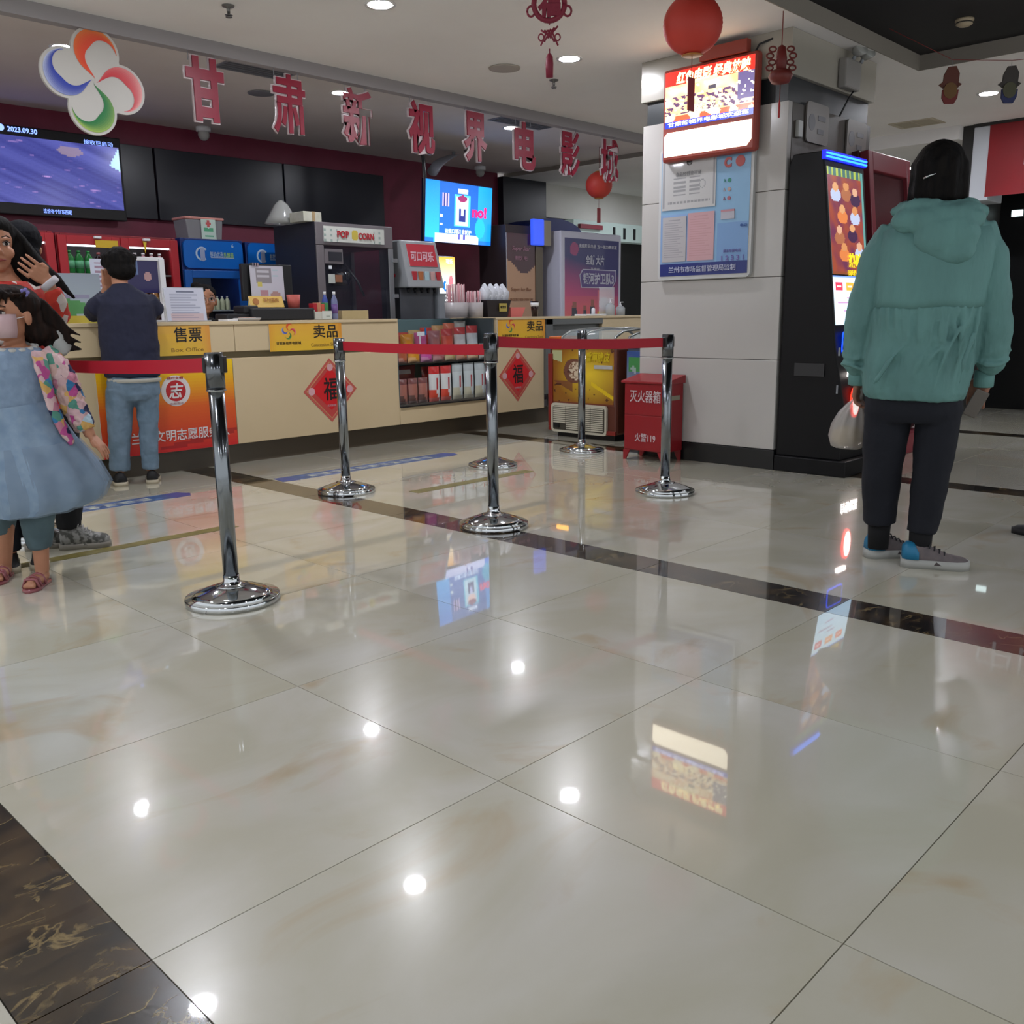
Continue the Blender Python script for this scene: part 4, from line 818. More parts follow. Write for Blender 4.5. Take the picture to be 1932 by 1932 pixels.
# lit notice box hung on the pillar
lb = thing('light_box', 'red framed glowing light box hung high on the pillar', 'light box', (4.10, 2.915, 2.0))
XL = 4.085
MB().box((XL, 2.565, 2.005), (4.146, 3.265, 2.585)).build('frame', mat('frame_redbrown', '8e3a30', 0.4), lb, 0.02)
MB().box((4.07, 2.64, 2.585), (4.12, 2.98, 2.66)).build('top_tab', mat('frame_redbrown'), lb, 0.003)
MB().tube([(4.13, 2.62, 2.58), (4.15, 2.60, 2.63), (4.17, 2.52, 2.65)], 0.006, 8).build('cable', M_DARK, lb)
def flb(u, v):
    n = mnoise.noise(Vector((u*9+v*2, v*7, 2.2))); n2 = mnoise.noise(Vector((u*22+v*9, v*16, 5.0)))
    c = mixc(C_('ffe9b8'), C_('f2b27c'), 0.5+n)
    if v > .22 and v < .55 and n2 > .12: c = C_('5a3c5e')
    if .30 < v < .74 and u > .82: c = C_('5c5078')
    if n2 < -.35: c = C_('fff8e0')
    if v > .74+.0*u: c = C_('f0281e')
    if v < .2 and n > 0: c = C_('e85a3a')
    if v < .115: c = C_('2a3ad0')
    if .57 < v < .64 and .5 < u < .59: c = C_('4a4450')
    if .72 < v < .79 and .25 < u < .60: c = C_('f6e0a0')
    return c
printed('lit_poster', (XL-0.002, 2.915, 2.39), 0.655, 0.345, GX, FZ, flb, 80, 44, attr_mat('lit_poster', 0.2, emis=1.7), lb, 0.006)
M_GY = mat('glow_yellow', 'fff3b0', 0.5, emis=2.0); M_GW = mat('glow_warmwhite', 'fff2d8', 0.5, emis=2.6)
text('红色电影 经典放映', (XL-0.006, 2.885, 2.515), 0.54, 0.075, GX, FZ, M_GY, lb, bold=0.03, shear=0.2)
text('爱国主义', (XL-0.006, 2.955, 2.315), 0.20, 0.05, GX, FZ, M_GY, lb, name='caption', shear=0.2)
text('甘肃新视界电影城欢迎您', (XL-0.006, 2.915, 2.238), 0.60, 0.028, GX, FZ, mat('glow_lilac', 'd8dcff', 0.5, emis=1.6), lb, name='caption', bold=0.02)
MB().prism([(-.32, -.075), (.295, -.075), (.325, -.04), (.325, .075), (-.30, .075), (-.325, .05)], (XL-0.004, 2.92, 2.115), GX, FZ, 0.004).build('lit_panel', M_GW, lb)
# notice board under it
nb = thing('notice_board', 'blue public notice board with certificate on the pillar under the light box', 'notice board', (4.165, 2.965, 1.6))
MB().prism(rr_poly(0.72, 0.86, 0.035), (4.150, 2.965, 1.675), GX, FZ, 0.028).build('frame', mat('frame_pale', 'b6b7b6', 0.35), nb)
def fnb(u, v):
    c = mixc(C_('7aa2c2'), C_('7fa6c6'), v)
    if v < .105: return C_('1d2a6e')
    if v < .50 and u < .645: c = C_('7f9cc4')
    if u > .655 and v < .40: c = C_('6f93be')
    if u > .655 and abs(v-.40) < .004 or (u > .655 and abs(v-.56) < .004): c = C_('b8ccd8')
    return c
printed('board_print', (4.1475, 2.965, 1.675), 0.68, 0.81, GX, FZ, fnb, 50, 70, M_PRINT, nb, 0.004)
def fdoc(base, ink, title=True):
    def f(u, v):
        c = base; r = int(v*40)
        if .1 < v < .86 and r % 2 == 0 and .1 < u < .62+.32*((r*29) % 9)/9: c = mixc(base, ink, .33)
        if .91 < v < .94 and .25 < u < .75: c = mixc(base, ink, .5)
        return c
    return f
printed('certificate', (4.1425, 3.085, 1.885), 0.42, 0.36, GX, FZ, lambda u, v: (C_('8e8e90') if (abs(u-.62) > .0 and (u-.76)**2/.003+(v-.42)**2/.006 < 1 and (u-.76)**2/.002+(v-.42)**2/.004 > 1) else (C_('8a8a8c') if (.1 < v < .14 and .12 < u < .9 and int(u*60) % 4) or (.25 < v < .56 and int(v*26) % 2 == 0 and (.22 < u < .45 or .52 < u < .72)) else (C_('8d8d90') if (.02 < u < .05 or .95 < u < .98) and .05 < v < .95 else C_('b2b1b0')))), 60, 48, M_PRINT, nb, 0.003)
text('食品经营许可证', (4.1405, 3.085, 1.93), 0.20, 0.028, GX, FZ, mat('ink_soft', '8b8b8e', 0.5), nb, name='caption')
MB().prism(circ(0.021, 16), (4.139, 3.08, 2.0), GX, FZ, 0.004).build('black_disc', mat('magnet_dark', '3a3434', 0.2), nb)
printed('rule_sheet', (4.1425, 3.19, 1.512), 0.19, 0.295, GX, FZ, fdoc(C_('a9a6a8'), C_('4a4a58')), 24, 60, M_PRINT, nb, 0.003)
printed('pink_sheet', (4.1425, 2.98, 1.52), 0.205, 0.31, GX, FZ, fdoc(C_('bb9498'), C_('9c7078')), 24, 60, M_PRINT, nb, 0.003)
text('C', (4.1455, 2.79, 1.965), 0.055, 0.065, GX, FZ, mat('ink_coral', 'b85a58', 0.5), nb, name='letter', bold=0.06)
MB().prism(circ(0.034, 24), (4.1445, 2.70, 1.965), GX, FZ, 0.002).build('coral_disc', mat('ink_coral'), nb)
for z, c in ((1.855, '2f7f6a'), (1.80, 'a89088'), (1.745, 'a05a64')):
    text('A', (4.1455, 2.81, z), 0.016, 0.022, GX, FZ, mat('ink_'+c, c, 0.5), nb, name='grade_mark'); MB().prism(circ(0.013, 12), (4.1445, 2.775, z), GX, FZ, 0.002).build('grade_dot', mat('ink_'+c), nb)
MB().box((4.143, 2.73, 1.615), (4.147, 2.83, 1.675)).build('desk_calendar', mat('cal_white', 'a9a8b2', 0.5), nb); MB().box((4.142, 2.73, 1.662), (4.1465, 2.83, 1.675)).build('calendar_top', mat('cal_rose', 'b08088', 0.5), nb)
text('电话', (4.1455, 2.66, 1.57), 0.05, 0.02, GX, FZ, mat('ink_blue', '2f4f96', 0.5), nb, name='caption'); text('投诉举报电话', (4.1455, 2.74, 1.415), 0.13, 0.02, GX, FZ, mat('ink_violet', '6a5f9c', 0.5), nb, name='caption')
text('1 2 3 3 1', (4.1455, 2.735, 1.37), 0.165, 0.032, GX, FZ, mat('ink_violet'), nb, name='lettering', bold=0.02)
text('兰州市市场监督管理局监制', (4.1455, 2.97, 1.312), 0.52, 0.04, GX, FZ, mat('ink_white', 'b8bcd0', 0.5), nb)
# things on the pillar's shaded side
el = thing('emergency_light', 'twin-headed white emergency light on the pillar capital', 'emergency light', (4.97, 2.34, 2.5))
MB().box((4.78, 2.325, 2.44), (5.0, 2.385, 2.62)).build('body', mat('emerg_white', '8f8c88', 0.4), el, 0.012)
for x in (4.90, 5.02):
    Tm = Matrix.Translation((x, 2.31, 2.675)) @ Matrix.Rotation(math.radians(60), 4, 'X') @ Matrix.Rotation(math.radians(-14), 4, 'Y')
    MB().lathe([(0.001, -0.035), (0.03, -0.03), (0.05, 0.02), (0.05, 0.03), (0.001, 0.022)], n=20, T=Tm).build('lamp_head', mat('emerg_head', 'a9aaa6', 0.25), el)
    MB().tube([(x-0.01, 2.34, 2.62), (x, 2.325, 2.655)], 0.012, 8).build('neck', M_GREY, el)
MB().tube([(4.95, 2.35, 2.44), (4.93, 2.37, 2.40), (4.85, 2.39, 2.28)], 0.006, 6).build('cable', M_DARK, el)
for x, z, l in ((4.54, 2.19, 'grey round-edged plate high on the shaded side of the pillar'), (5.12, 2.16, 'right-hand grey plate with faint dark marks on the shaded side of the pillar')):
    t = thing('wall_plate', l, 'plate', (x, 2.40, z)); MB().prism(rr_poly(0.30, 0.24, 0.03), (x, 2.385, z), FX, FZ, 0.012).build('plate', mat('plate_grey', '78736e', 0.3), t)
    MB().prism(circ(0.045, 18, 0.05), (x-0.08, 2.384, z), FX, FZ, 0.002).build('dark_mark', mat('plate_mark', '4a4a50', 0.4), t); MB().box((x, 2.383, z+0.02), (x+0.10, 2.386, z+0.05)).box((x, 2.383, z-0.06), (x+0.08, 2.386, z-0.03)).build('print', mat('plate_mark'), t)
t = thing('door_phone', 'small pale wall handset near the pillar corner above the kiosk', 'fixture', (4.30, 2.39, 2.13)); MB().box((4.27, 2.375, 2.08), (4.33, 2.40, 2.18)).build('body', mat('emerg_head'), t, 0.006)

# ------------------------------------------------------------------ ticket kiosk
kt = thing('ticket_kiosk', 'tall black ticket kiosk with a film poster screen and blue light bars', 'kiosk', (4.46, 2.15, 0))
M_KB = mat('kiosk_black', '101012', 0.5, spec=0.25)
def kprof(z): return 1.945+0.225*max(0, z)/1.96
mb = MB(); pr = [(1.95, 0.10), (1.945, 0.45), (2.02, 0.80), (2.165, 1.965), (2.36, 1.965), (2.385, 1.90), (2.385, 0.10)]
x0, x1 = 4.19, 4.75; k = len(pr)
mb.add([(x0, y, z) for y, z in pr]+[(x1, y, z) for y, z in pr], [tuple(range(k)), tuple(range(2*k-1, k-1, -1))]+[(i, i+k, (i+1) % k+k, (i+1) % k) for i in range(k)])
mb.build('cabinet', M_KB, kt, 0.008)
MB().box((4.165, 1.90, 0.0), (4.80, 2.385, 0.10)).build('base', M_KB, kt, 0.006)
UK = Vector((0, 0.145, 1.165)).normalized(); 
def kp(z): return 2.02+(z-0.80)/1.165*0.145-0.004
def fkp(u, v):
    n = mnoise.noise(Vector((u*6+v*3, v*9, 7.7)))
    c = mixc(C_('9a4a34'), C_('6a3450'), 0.5+n)
    heads = ((.2, .82), (.5, .84), (.75, .80), (.36, .62), (.72, .62), (.25, .42), (.62, .45), (.36, .26), (.80, .28))
    for i, (a, b) in enumerate(heads):
        if (u-a)**2/.006+(v-b)**2/.0016 < 1: c = C_(('d8a070', 'cf8f5c', 'd8a888')[i % 3])
        elif (u-a)**2/.02+(v-b+.075)**2/.004 < 1: c = C_(('b8c4e0', 'a86a4a', '3c2a48', 'd88048')[i % 4])
    if v > .92: c = C_('3f6a66') if int(u*24) % 3 else C_('a8b84a')
    if u > .93: c = C_('5f9a96')
    if v < .03: c = C_('8a4a30')
    return c
printed('poster_screen', (4.46, kp(1.56), 1.56), 0.50, 0.64, FX, UK, fkp, 50, 80, attr_mat('kiosk_poster', 0.2, emis=0.95), kt, 0.004)
text('热映', (4.53, kp(1.33)-0.004, 1.33), 0.2, 0.09, FX, UK, mat('glow_yellow2', 'e0c81e', 0.5, emis=0.9), kt, name='poster_title', bold=0.05); text('国庆档 火热', (4.52, kp(1.255)-0.004, 1.255), 0.2, 0.035, FX, UK, mat('glow_yellow2'), kt, name='poster_caption')
def fks(u, v):
    c = mixc(C_('bfe4ff'), C_('d4f0ff'), v)
    if .70 < v < .86:
        for a, cc in ((.05, 'd83a50'), (.36, 'f09a3c'), (.67, 'f07a4a')):
            if a < u < a+.22: c = C_(cc) if not (.04 < u-a < .17 and .75 < v < .81) else C_('ffd8d0')
    if v > .95: c = C_('6a86e0')
    if .42 < v < .46 and .1 < u < .5 or (.28 < v < .31 and .25 < u < .5) or (.53 < v < .56 and .35 < u < .6): c = C_('b08ab0')
    return c
printed('menu_screen', (4.455, kp(1.085), 1.085), 0.50, 0.30, FX, UK, fks, 50, 30, attr_mat('menu_screen', 0.2, emis=1.5), kt, 0.004)
MB().box((4.18, 2.145, 1.915), (4.755, 2.17, 1.968)).build('light_housing', mat('glow_deepblue', '0a18c8', 0.4, emis=1.0), kt)
for z in (1.93, 1.95): MB().box((4.185, 2.138, z-0.005), (4.75, 2.146, z+0.005)).build('light_bar', mat('glow_azure', '2a86ff', 0.4, emis=2.2), kt)
fr_ = MB(); fr_.prism(rr_poly(0.22, 0.13, 0.02), (4.36, kp(0.86)-0.02, 0.83), FX, FZ, 0.004); fr_.build('scanner_ring', mat('glow_blue3', '1848ff', 0.4, emis=1.8), kt); MB().prism(rr_poly(0.20, 0.11, 0.015), (4.36, kp(0.86)-0.022, 0.83), FX, FZ, 0.004).build('scanner_plate', M_KB, kt)
MB().prism(circ(0.062, 28, 0.10), (4.345, 1.936, 0.46), FX, FZ, 0.012).build('lit_ring', mat('glow_redring', 'ff2a1a', 0.5, emis=2.5), kt); MB().prism(circ(0.046, 28, 0.082), (4.345, 1.932, 0.46), FX, FZ, 0.003).build('lit_face', mat('glow_white2', 'fff2ec', 0.5, emis=3.5), kt)
text('自助取票', (4.36, 1.944, 0.215), 0.24, 0.075, FX, FZ, mat('glow_white2'), kt, name='lit_lettering', bold=0.02); MB().box((4.28, 1.955, 0.62), (4.40, 1.975, 0.65)).build('ticket_slot', mat('glow_white2'), kt)
MB().box((4.182, 2.08, 0.62), (4.188, 2.28, 0.70)).build('side_handle', mat('kiosk_slot', '2c2c2e', 0.4), kt)
for z in (0.30, 0.52, 0.75): MB().box((4.183, 1.985, z), (4.19, 1.995, z+0.05)).build('hinge', M_GREY, kt)
MB().box((4.76, 2.16, 1.2), (4.762, 2.20, 1.55)).build('side_print', M_GREY, kt)
# burgundy machine behind it
bt_ = thing('photo_kiosk', 'burgundy framed kiosk with dark reflecting glass behind the black kiosk', 'kiosk', (5.45, 2.1, 0))
M_BG = mat('burgundy_frame', '7a2c36', 0.35)
Tk = Matrix.Translation((5.42, 2.22, 1.15)) @ Matrix.Rotation(math.radians(-7), 4, 'X')
MB().box((-0.33, -0.03, -0.95), (0.33, 0.05, 0.88), Tk).build('glass', mat('dark_mirror', '3a1c20', 0.22, spec=0.6), bt_)
for a, b in (((-0.36, -0.06, -0.98), (-0.29, 0.0, 0.93)), ((0.29, -0.06, -0.98), (0.36, 0.0, 0.93)), ((-0.29, -0.06, 0.80), (0.29, 0.0, 0.93))): MB().box(a, b, Tk).build('frame', M_BG, bt_, 0.006)
MB().box((-0.37, 0.0, -1.0), (0.37, 0.12, 0.94), Tk).build('casing', mat('burgundy_dark', '3c141a', 0.4), bt_, 0.008)
MB().box((5.02, 2.0, 0.0), (5.82, 2.385, 0.15)).build('base', M_BG, bt_, 0.006)

# ------------------------------------------------------------------ queue posts and belts
def qpost(x, y, label, rz):
    t = thing('queue_post', label, 'queue post', (x, y, 0), rz, group='chrome retractable belt queue posts')
    MB().lathe([(0.001, 0), (0.168, 0)], n=64).lathe([(0.168, 0), (0.170, 0.003), (0.170, 0.021), (0.168, 0.024)], n=64).lathe([(0.168, 0.024), (0.12, 0.040), (0.06, 0.062)], n=64).lathe([(0.06, 0.062), (0.046, 0.064), (0.034, 0.070), (0.029, 0.082), (0.029, 0.10)], n=40).build('base', M_CHROME, t, local=True)
    MB().lathe([(0.0275, 0.09), (0.0275, 0.80), (0.001, 0.80)], n=28).build('tube', mat('tube_chrome', '84898e', 0.16, metal=1.0), t, local=True)
    MB().lathe([(0.0325, 0.775), (0.0325, 0.902)], n=32).lathe([(0.0325, 0.902), (0.030, 0.906), (0.001, 0.906)], n=32).build('head', mat('head_chrome', '6e7277', 0.2, metal=1.0), t, local=True)
    MB().lathe([(0.033, 0.772), (0.0345, 0.772), (0.0345, 0.778), (0.033, 0.778)], n=28).build('collar', M_CHROME, t, local=True)
    MB().box((0.022, -0.017, 0.835), (0.041, 0.017, 0.893)).build('belt_cassette', M_DARK, t, 0.004, local=True)
    MB().box((-0.039, -0.015, 0.835), (-0.022, 0.015, 0.890)).build('belt_clip', M_DARK, t, 0.004, local=True)
    return t
posts = {1: (0.294, 2.477), 2: (1.87, 3.939), 3: (1.794, 2.613), 4: (3.055, 2.473), 5: (4.019, 3.90), 6: (3.101, 3.934), 0: (0.205, 4.09)}
q1 = qpost(*posts[1], 'nearest chrome queue post, in the left foreground', math.radians(-52))
lab = {2: 'chrome queue post before the left fu diamond poster', 3: 'chrome queue post in the middle of the picture, its foot on the dark marble band', 4: 'chrome queue post standing before the pillar and the red fire box',
       5: 'chrome queue post right in front of the brown ice cream freezer', 6: 'chrome queue post mostly hidden behind the middle post', 0: 'chrome queue post half hidden behind the girl in the blue dress'}
ang = {2: 70, 3: 5, 4: 0, 5: 0, 6: 0, 0: -86}
for k, l in lab.items(): 
    o = dup(q1, (*posts[k], 0), math.radians(ang[k]), l)
    if k == 3: o.scale = (1, 1, 1.035)
M_BELT = mat('belt_red', 'b0142a', 0.55)
def belt(a, b, sag, label, drop=0.0, z0=0.887, z1=0.836, w=0.044):
    A, B = Vector((*a, 0)), Vector((*b, 0)); d = (B-A).normalized(); A = A+d*0.044; B = B-d*0.044; n = Vector((-d.y, d.x, 0))*0.001
    rings = []
    for i in range(17):
        t = i/16; p = A.lerp(B, t); s = sag*4*t*(1-t)+drop*(1-t); q = n*math.sin(t*9)
        rings.append([tuple(p-n+q+Vector((0, 0, z1-s))), tuple(p+n+q+Vector((0, 0, z1-s))), tuple(p+n+q+Vector((0, 0, z0-s))), tuple(p-n+q+Vector((0, 0, z0-s)))])
    one('queue_belt', MB().loft(rings, smooth=False), M_BELT, label, 'belt', 'red queue belts')
belt(posts[2], posts[3], 0.006, 'red queue belt stretched across the snack showcase to the middle post')
belt(posts[3], posts[4], 0.010, 'red queue belt from the middle post to the post before the pillar', drop=-0.036)
belt(posts[0], posts[1], 0.012, 'red queue belt running behind the girl in blue to the nearest post', drop=0.03)

# ------------------------------------------------------------------ freezers and fire box
fz = thing('ice_cream_freezer', 'brown and yellow ice cream chest freezer with a cream grille and curved glass lid', 'freezer', (5.05, 4.39, 0))
MB().box((4.615, 4.03, 0.05), (5.60, 4.755, 0.76)).build('body', mat('freezer_brown', '5c2f22', 0.4), fz, 0.02)
MB().box((4.66, 4.08, 0.0), (5.55, 4.70, 0.05)).build('plinth', M_DARK, fz)
def ffz(u, v):
    r = math.hypot(u-.62, (v-.55)); c = mixc(C_('e0c02e'), C_('8a5a1c'), min(1, r*1.75))
    if (u-.36)**2/.028+(v-.60)**2/.050 < 1: c = C_('6a4436')
    if (u-.40)**2/.017+(v-.60)**2/.030 < 1: c = C_('c4b39a') if mnoise.noise(Vector((u*30, v*30, 1))) < .15 else C_('7a5a44')
    if v < .42 and u < .34 and v > .42-.6*u: c = mixc(c, C_('6a3a2c'), .8)
    if abs((v-.36)+(u-.68)*.72) < .035 and u > .64: c = C_('d8b818')
    if u < .16 and v > .80-.3*u and v < .97: c = C_('a8ac80')
    if mnoise.noise(Vector((u*13, v*13, 9))) > .52 and r > .16: c = C_('4a2418')
    if v < .03 or u > .985: c = C_('6a3426')
    return c
printed('front_print', (4.611, 4.385, 0.515), 0.665, 0.46, GX, FZ, ffz, 80, 60, M_PRINT, fz, 0.006)
text('香草脆皮', (4.607, 4.22, 0.68), 0.25, 0.085, GX, FZ, mat('print_yellow', 'c2a818', 0.4), fz, bold=0.04, shear=0.1)
MB().box((4.604, 4.07, 0.585), (4.609, 4.26, 0.615)).build('caption_strip', mat('strip_grey', 'a9a8a4', 0.4), fz)
MB().box((4.596, 4.03, 0.05), (4.615, 4.755, 0.085)).box((4.596, 4.71, 0.085), (4.615, 4.755, 0.70)).build('front_trim', mat('trim_red', '7c2620', 0.35), fz, 0.004)
MB().prism(rr_poly(0.60, 0.245, 0.03), (4.590, 4.415, 0.165), GX, FZ, 0.022).build('grille_frame', mat('grille_cream', 'b9b4a2', 0.45), fz)
MB().prism(rr_poly(0.56, 0.205, 0.02), (4.5885, 4.415, 0.165), GX, FZ, 0.002).build('grille_recess', mat('grille_dark', '3c382e', 0.6), fz)
for i in range(12):
    z = 0.073+i*0.0165
    for y0, y1 in ((4.145, 4.275), (4.281, 4.41), (4.416, 4.545), (4.551, 4.685)):
        if y0 > 4.5 and i < 3: continue
        MB().box((4.583, y0, z), (4.590, y1, z+0.0105)).build('slat', mat('grille_cream'), fz)
MB().box((4.580, 4.62, 0.082), (4.588, 4.68, 0.118)).build('drain_plate', M_DARK, fz)
mb = MB(); prf = [(4.60, 0.765), (4.62, 0.84), (4.72, 0.885), (4.95, 0.90), (5.25, 0.90), (5.5, 0.885), (5.60, 0.84), (5.61, 0.765)]
for y0, y1, nm in ((4.06, 4.38, 0), (4.39, 4.60, 1)):
    MB().loft([[(x, y, z) for y in (y0, y1)] for x, z in prf], close=False, cap=False).build('curved_glass_lid', mat('lid_glass', '9aa4a4', 0.08, alpha=0.5), fz)
for y in (4.05, 4.385, 4.61): MB().tube([(x, y, z) for x, z in prf], 0.011, 8).build('lid_rail', mat('rail_grey', '8f9290', 0.25, metal=0.6), fz)
MB().box((4.60, 4.04, 0.755), (5.61, 4.75, 0.77)).build('rim', mat('rail_grey'), fz, 0.004)
MB().box((4.60, 4.62, 0.77), (4.85, 4.75, 0.845)).build('control_head', mat('orange_plastic', 'b85c1c', 0.4), fz, 0.01)
MB().box((4.592, 4.53, 0.775), (4.602, 4.66, 0.815)).build('lit_display', mat('glow_amber', 'ffb43c', 0.5, emis=2.2), fz)
f2 = thing('blue_freezer', 'second chest freezer with a blue and white snow print, tucked beside the pillar', 'freezer', (5.2, 3.76, 0))
MB().box((4.69, 3.52, 0.06), (5.7, 3.99, 0.76)).build('body', mat('freezer_slate', '3c4658', 0.4), f2, 0.015)
def ff2(u, v):
    c = mixc(C_('7f8c9c'), C_('2f4f8c'), max(0, min(1, (v-.45)*2.4+.6*(u-.5)))) if v > .4 else mixc(C_('3c4a60'), C_('7f8c9c'), v*2.4)
    if .05 < u < .28 and .72 < v < .92: c = C_('3f8a4c')
    if mnoise.noise(Vector((u*6, v*6, 3))) > .25 and .35 < v < .8: c = mixc(c, C_('b8c0c8'), .6)
    return c
printed('front_print', (4.684, 3.765, 0.44), 0.44, 0.58, GX, FZ, ff2, 24, 36, M_PRINT, f2, 0.006)
text('冰雪世界', (4.681, 3.86, 0.50), 0.24, 0.03, GX, FZ, mat('strip_grey'), f2)
MB().loft([[(x, y, z) for y in (3.53, 3.99)] for x, z in [(4.68, 0.77), (4.71, 0.835), (4.85, 0.87), (5.45, 0.87), (5.68, 0.83)]], close=False, cap=False).build('glass_lid', mat('lid_glass'), f2)
MB().box((4.68, 3.52, 0.757), (5.71, 3.995, 0.774)).build('rim', mat('rail_grey'), f2, 0.003)
for y in (3.54, 3.98): MB().tube([(4.68, y, 0.77), (4.71, y, 0.84), (4.85, y, 0.875), (5.68, y, 0.855)], 0.009, 8).build('lid_rail', mat('rail_grey'), f2)
fx = thing('fire_extinguisher_box', 'red metal fire extinguisher box with white Chinese lettering beside the pillar', 'box', (4.0, 3.3, 0))
M_FR = noisy('fire_red', '8c1a22', '861820', 4, 0.35)
bx0, bx1, by0, by1 = 3.955, 4.165, 3.10, 3.45
MB().box((bx0, by0, 0.07), (bx1, by1, 0.55)).build('body', M_FR, fx, 0.003)
MB().add([(bx0-0.02, by0-0.02, 0.545), (bx1+0.0, by0-0.02, 0.545), (bx1, by1+0.02, 0.545), (bx0-0.02, by1+0.02, 0.545), (bx0-0.02, by0-0.02, 0.56), (bx1, by0-0.02, 0.60), (bx1, by1+0.02, 0.60), (bx0-0.02, by1+0.02, 0.56)], [(0,3,2,1),(4,5,6,7),(0,1,5,4),(1,2,6,5),(2,3,7,6),(3,0,4,7)]).build('lid', M_FR, fx, 0.003)
MB().box((bx0-0.004, by0+0.003, 0.325), (bx0+0.002, by1-0.003, 0.54)).build('door', M_FR, fx, 0.002); MB().box((bx0-0.004, by0+0.003, 0.075), (bx0+0.002, by1-0.003, 0.318)).build('door', M_FR, fx, 0.002)
for y, s in ((by0, 1), (by1, -1)):
    for x, w in ((bx0, 1), (bx1, -1)):
        MB().prism([(0, 0.07), (0, 0), (0.02, 0), (0.055, 0.07)] if s < 0 else [(0, 0.07), (-0.055, 0.07), (-0.02, 0), (0, 0)], (x+(0 if w > 0 else -0.012), y, 0), GX, FZ, -0.012).build('foot', M_FR, fx)
text('灭火器箱', (bx0-0.0045, 3.27, 0.455), 0.26, 0.085, GX, FZ, mat('fire_white', 'c4b4b8', 0.4), fx, bold=0.008); text('火警119', (bx0-0.0045, 3.265, 0.165), 0.175, 0.06, GX, FZ, mat('fire_white'), fx, bold=0.006, name='lettering_lower')
MB().box((4.0, by0-0.004, 0.43), (4.12, by0, 0.46)).build('side_plate', mat('side_plate', '8f8a78', 0.4), fx)

# ------------------------------------------------------------------ hanging letters and swirl logo
M_LR = noisy('letter_red', '8c1f36', '821b31', 3, 0.35, spec=0.4); M_LW = mat('letter_edge', 'd0c2c4', 0.3, alpha=0.85)
YL = 5.03
xl = [1.743, 2.336, 2.892, 3.480, 4.037, 4.609, 5.190, 5.748]
ord_ = ['first', 'second', 'third', 'fourth', 'fifth', 'sixth', 'seventh', 'eighth']
for i, (ch, x, bo) in enumerate(zip('甘肃新视界电影城', xl, (.045, .022, .024, .03, .03, .036, .018, .024))):
    t = thing('hanging_character', 'red character '+ch+', '+ord_[i]+' from the left of the row over the counter', 'sign letter', (x, YL, 2.4), group='red hanging characters')
    text(ch, (x, YL, 2.40), 0.265, 0.385, FX, FZ, M_LW, t, name='white_edge', bold=bo+0.02, depth=0.016)
    text(ch, (x, YL-0.019, 2.40), 0.250, 0.370, FX, FZ, M_LR, t, name='red_face', bold=bo, depth=0.008)
    for dx in (-0.09, 0.09): MB().tube([(x+dx, YL, 2.56), (x+dx, YL, 2.61)], 0.0025, 5).build('wire', M_GREY, t)
lg = thing('swirl_logo', 'hanging four-petal swirl logo in orange, red, green and blue, left of the first character', 'logo', (1.066, YL, 2.345))
R_ = 0.285; pts = []
for i in range(120):
    a = 2*PI*i/120; best = 0
    for k in range(4):
        ph = math.radians(-8+90*k); o_, r_ = R_*0.55, R_*0.47; b = o_*math.cos(a-ph); dd = b*b-o_*o_+r_*r_
        if dd > 0: best = max(best, b+math.sqrt(dd))
    pts.append((best*math.cos(a), best*math.sin(a)))
MB().prism(pts, (1.066, YL-0.01, 2.345), FX, FZ, 0.02).build('board', mat('logo_white', 'b9b6b0', 0.4), lg)
swirl((1.066, YL-0.0105, 2.345), R_, FX, FZ, lg, 0.002)
for dx in (-0.05, 0.06): MB().tube([(1.066+dx, YL, 2.60), (1.066+dx, YL, 2.615)], 0.003, 5).build('wire', M_GREY, lg)

# ------------------------------------------------------------------ lanterns and charms
M_LAN = mat('lantern_red', 'c03c30', 0.55, sss=0); 
def lantern(x, y, z, r, label, top, s=1):
    t = thing('paper_lantern', label, 'lantern', (x, y, z), group='round red lanterns'); mb = MB()
    prof = []
    for i in range(41):
        a = -PI/2+PI*i/40*0.96+0.06; rr = r*math.cos(a)*(1+0.008*math.cos(i*PI)); prof.append((max(rr, 0.02), r*math.sin(a)*0.97))
    mb.lathe(prof, n=36).build('shade', M_LAN, t, local=True)
    MB().lathe([(0.045, -r*0.99), (0.055, -r*0.965), (0.04, -r*0.93)], n=18).build('bottom_ring', mat('lantern_gold', 'b0702c', 0.4), t, local=True)
    MB().lathe([(0.04, r*0.93), (0.05, r*0.965), (0.035, r*1.0)], n=18).build('top_ring', mat('lantern_gold'), t, local=True)
    MB().tube([(0, 0, r*0.95), (0, 0, top-z)], 0.0022, 5).build('cord', mat('cord_red', '7a2a28', 0.6), t, local=True)
    MB().tube([(0, 0, -r*0.95), (0, 0, -r-0.10)], 0.002, 5).build('lower_cord', mat('cord_red'), t, local=True)
    MB().box((-0.028, -0.003, -r-0.33+0.07), (0.028, 0.003, -r-0.10)).build('tag', mat('lantern_tag', '8a2028', 0.5), t, local=True)
    return t
lantern(2.98, 2.312, 2.45, 0.149, 'large round red lantern at the top, left of the pillar light box', H1)
lantern(7.20, 6.30, 2.445, 0.149, 'smaller-looking round red lantern far back, below the last hanging character', H2)
M_KN = mat('knot_red', '7c1f36', 0.5)
kn = thing('knot_charm', 'red fu knot charm with a tassel hanging at the top centre', 'ornament', (2.58, 2.93, 2.5))
RV = Vector((0.697, -0.718, 0)); KC = Vector((2.58, 2.93, 0))
def kpnt(a, z): return KC+RV*a+Vector((0, 0, z))
MB().tube([kpnt(0.08*math.cos(a), 2.60+0.08*math.sin(a)) for a in [2*PI*i/24 for i in range(25)]], 0.014, 8).build('ring', M_KN, kn)
text('福', tuple(kpnt(0, 2.60)), 0.12, 0.13, RV, FZ, M_KN, kn, name='fu_mark', bold=0.05, depth=0.012)
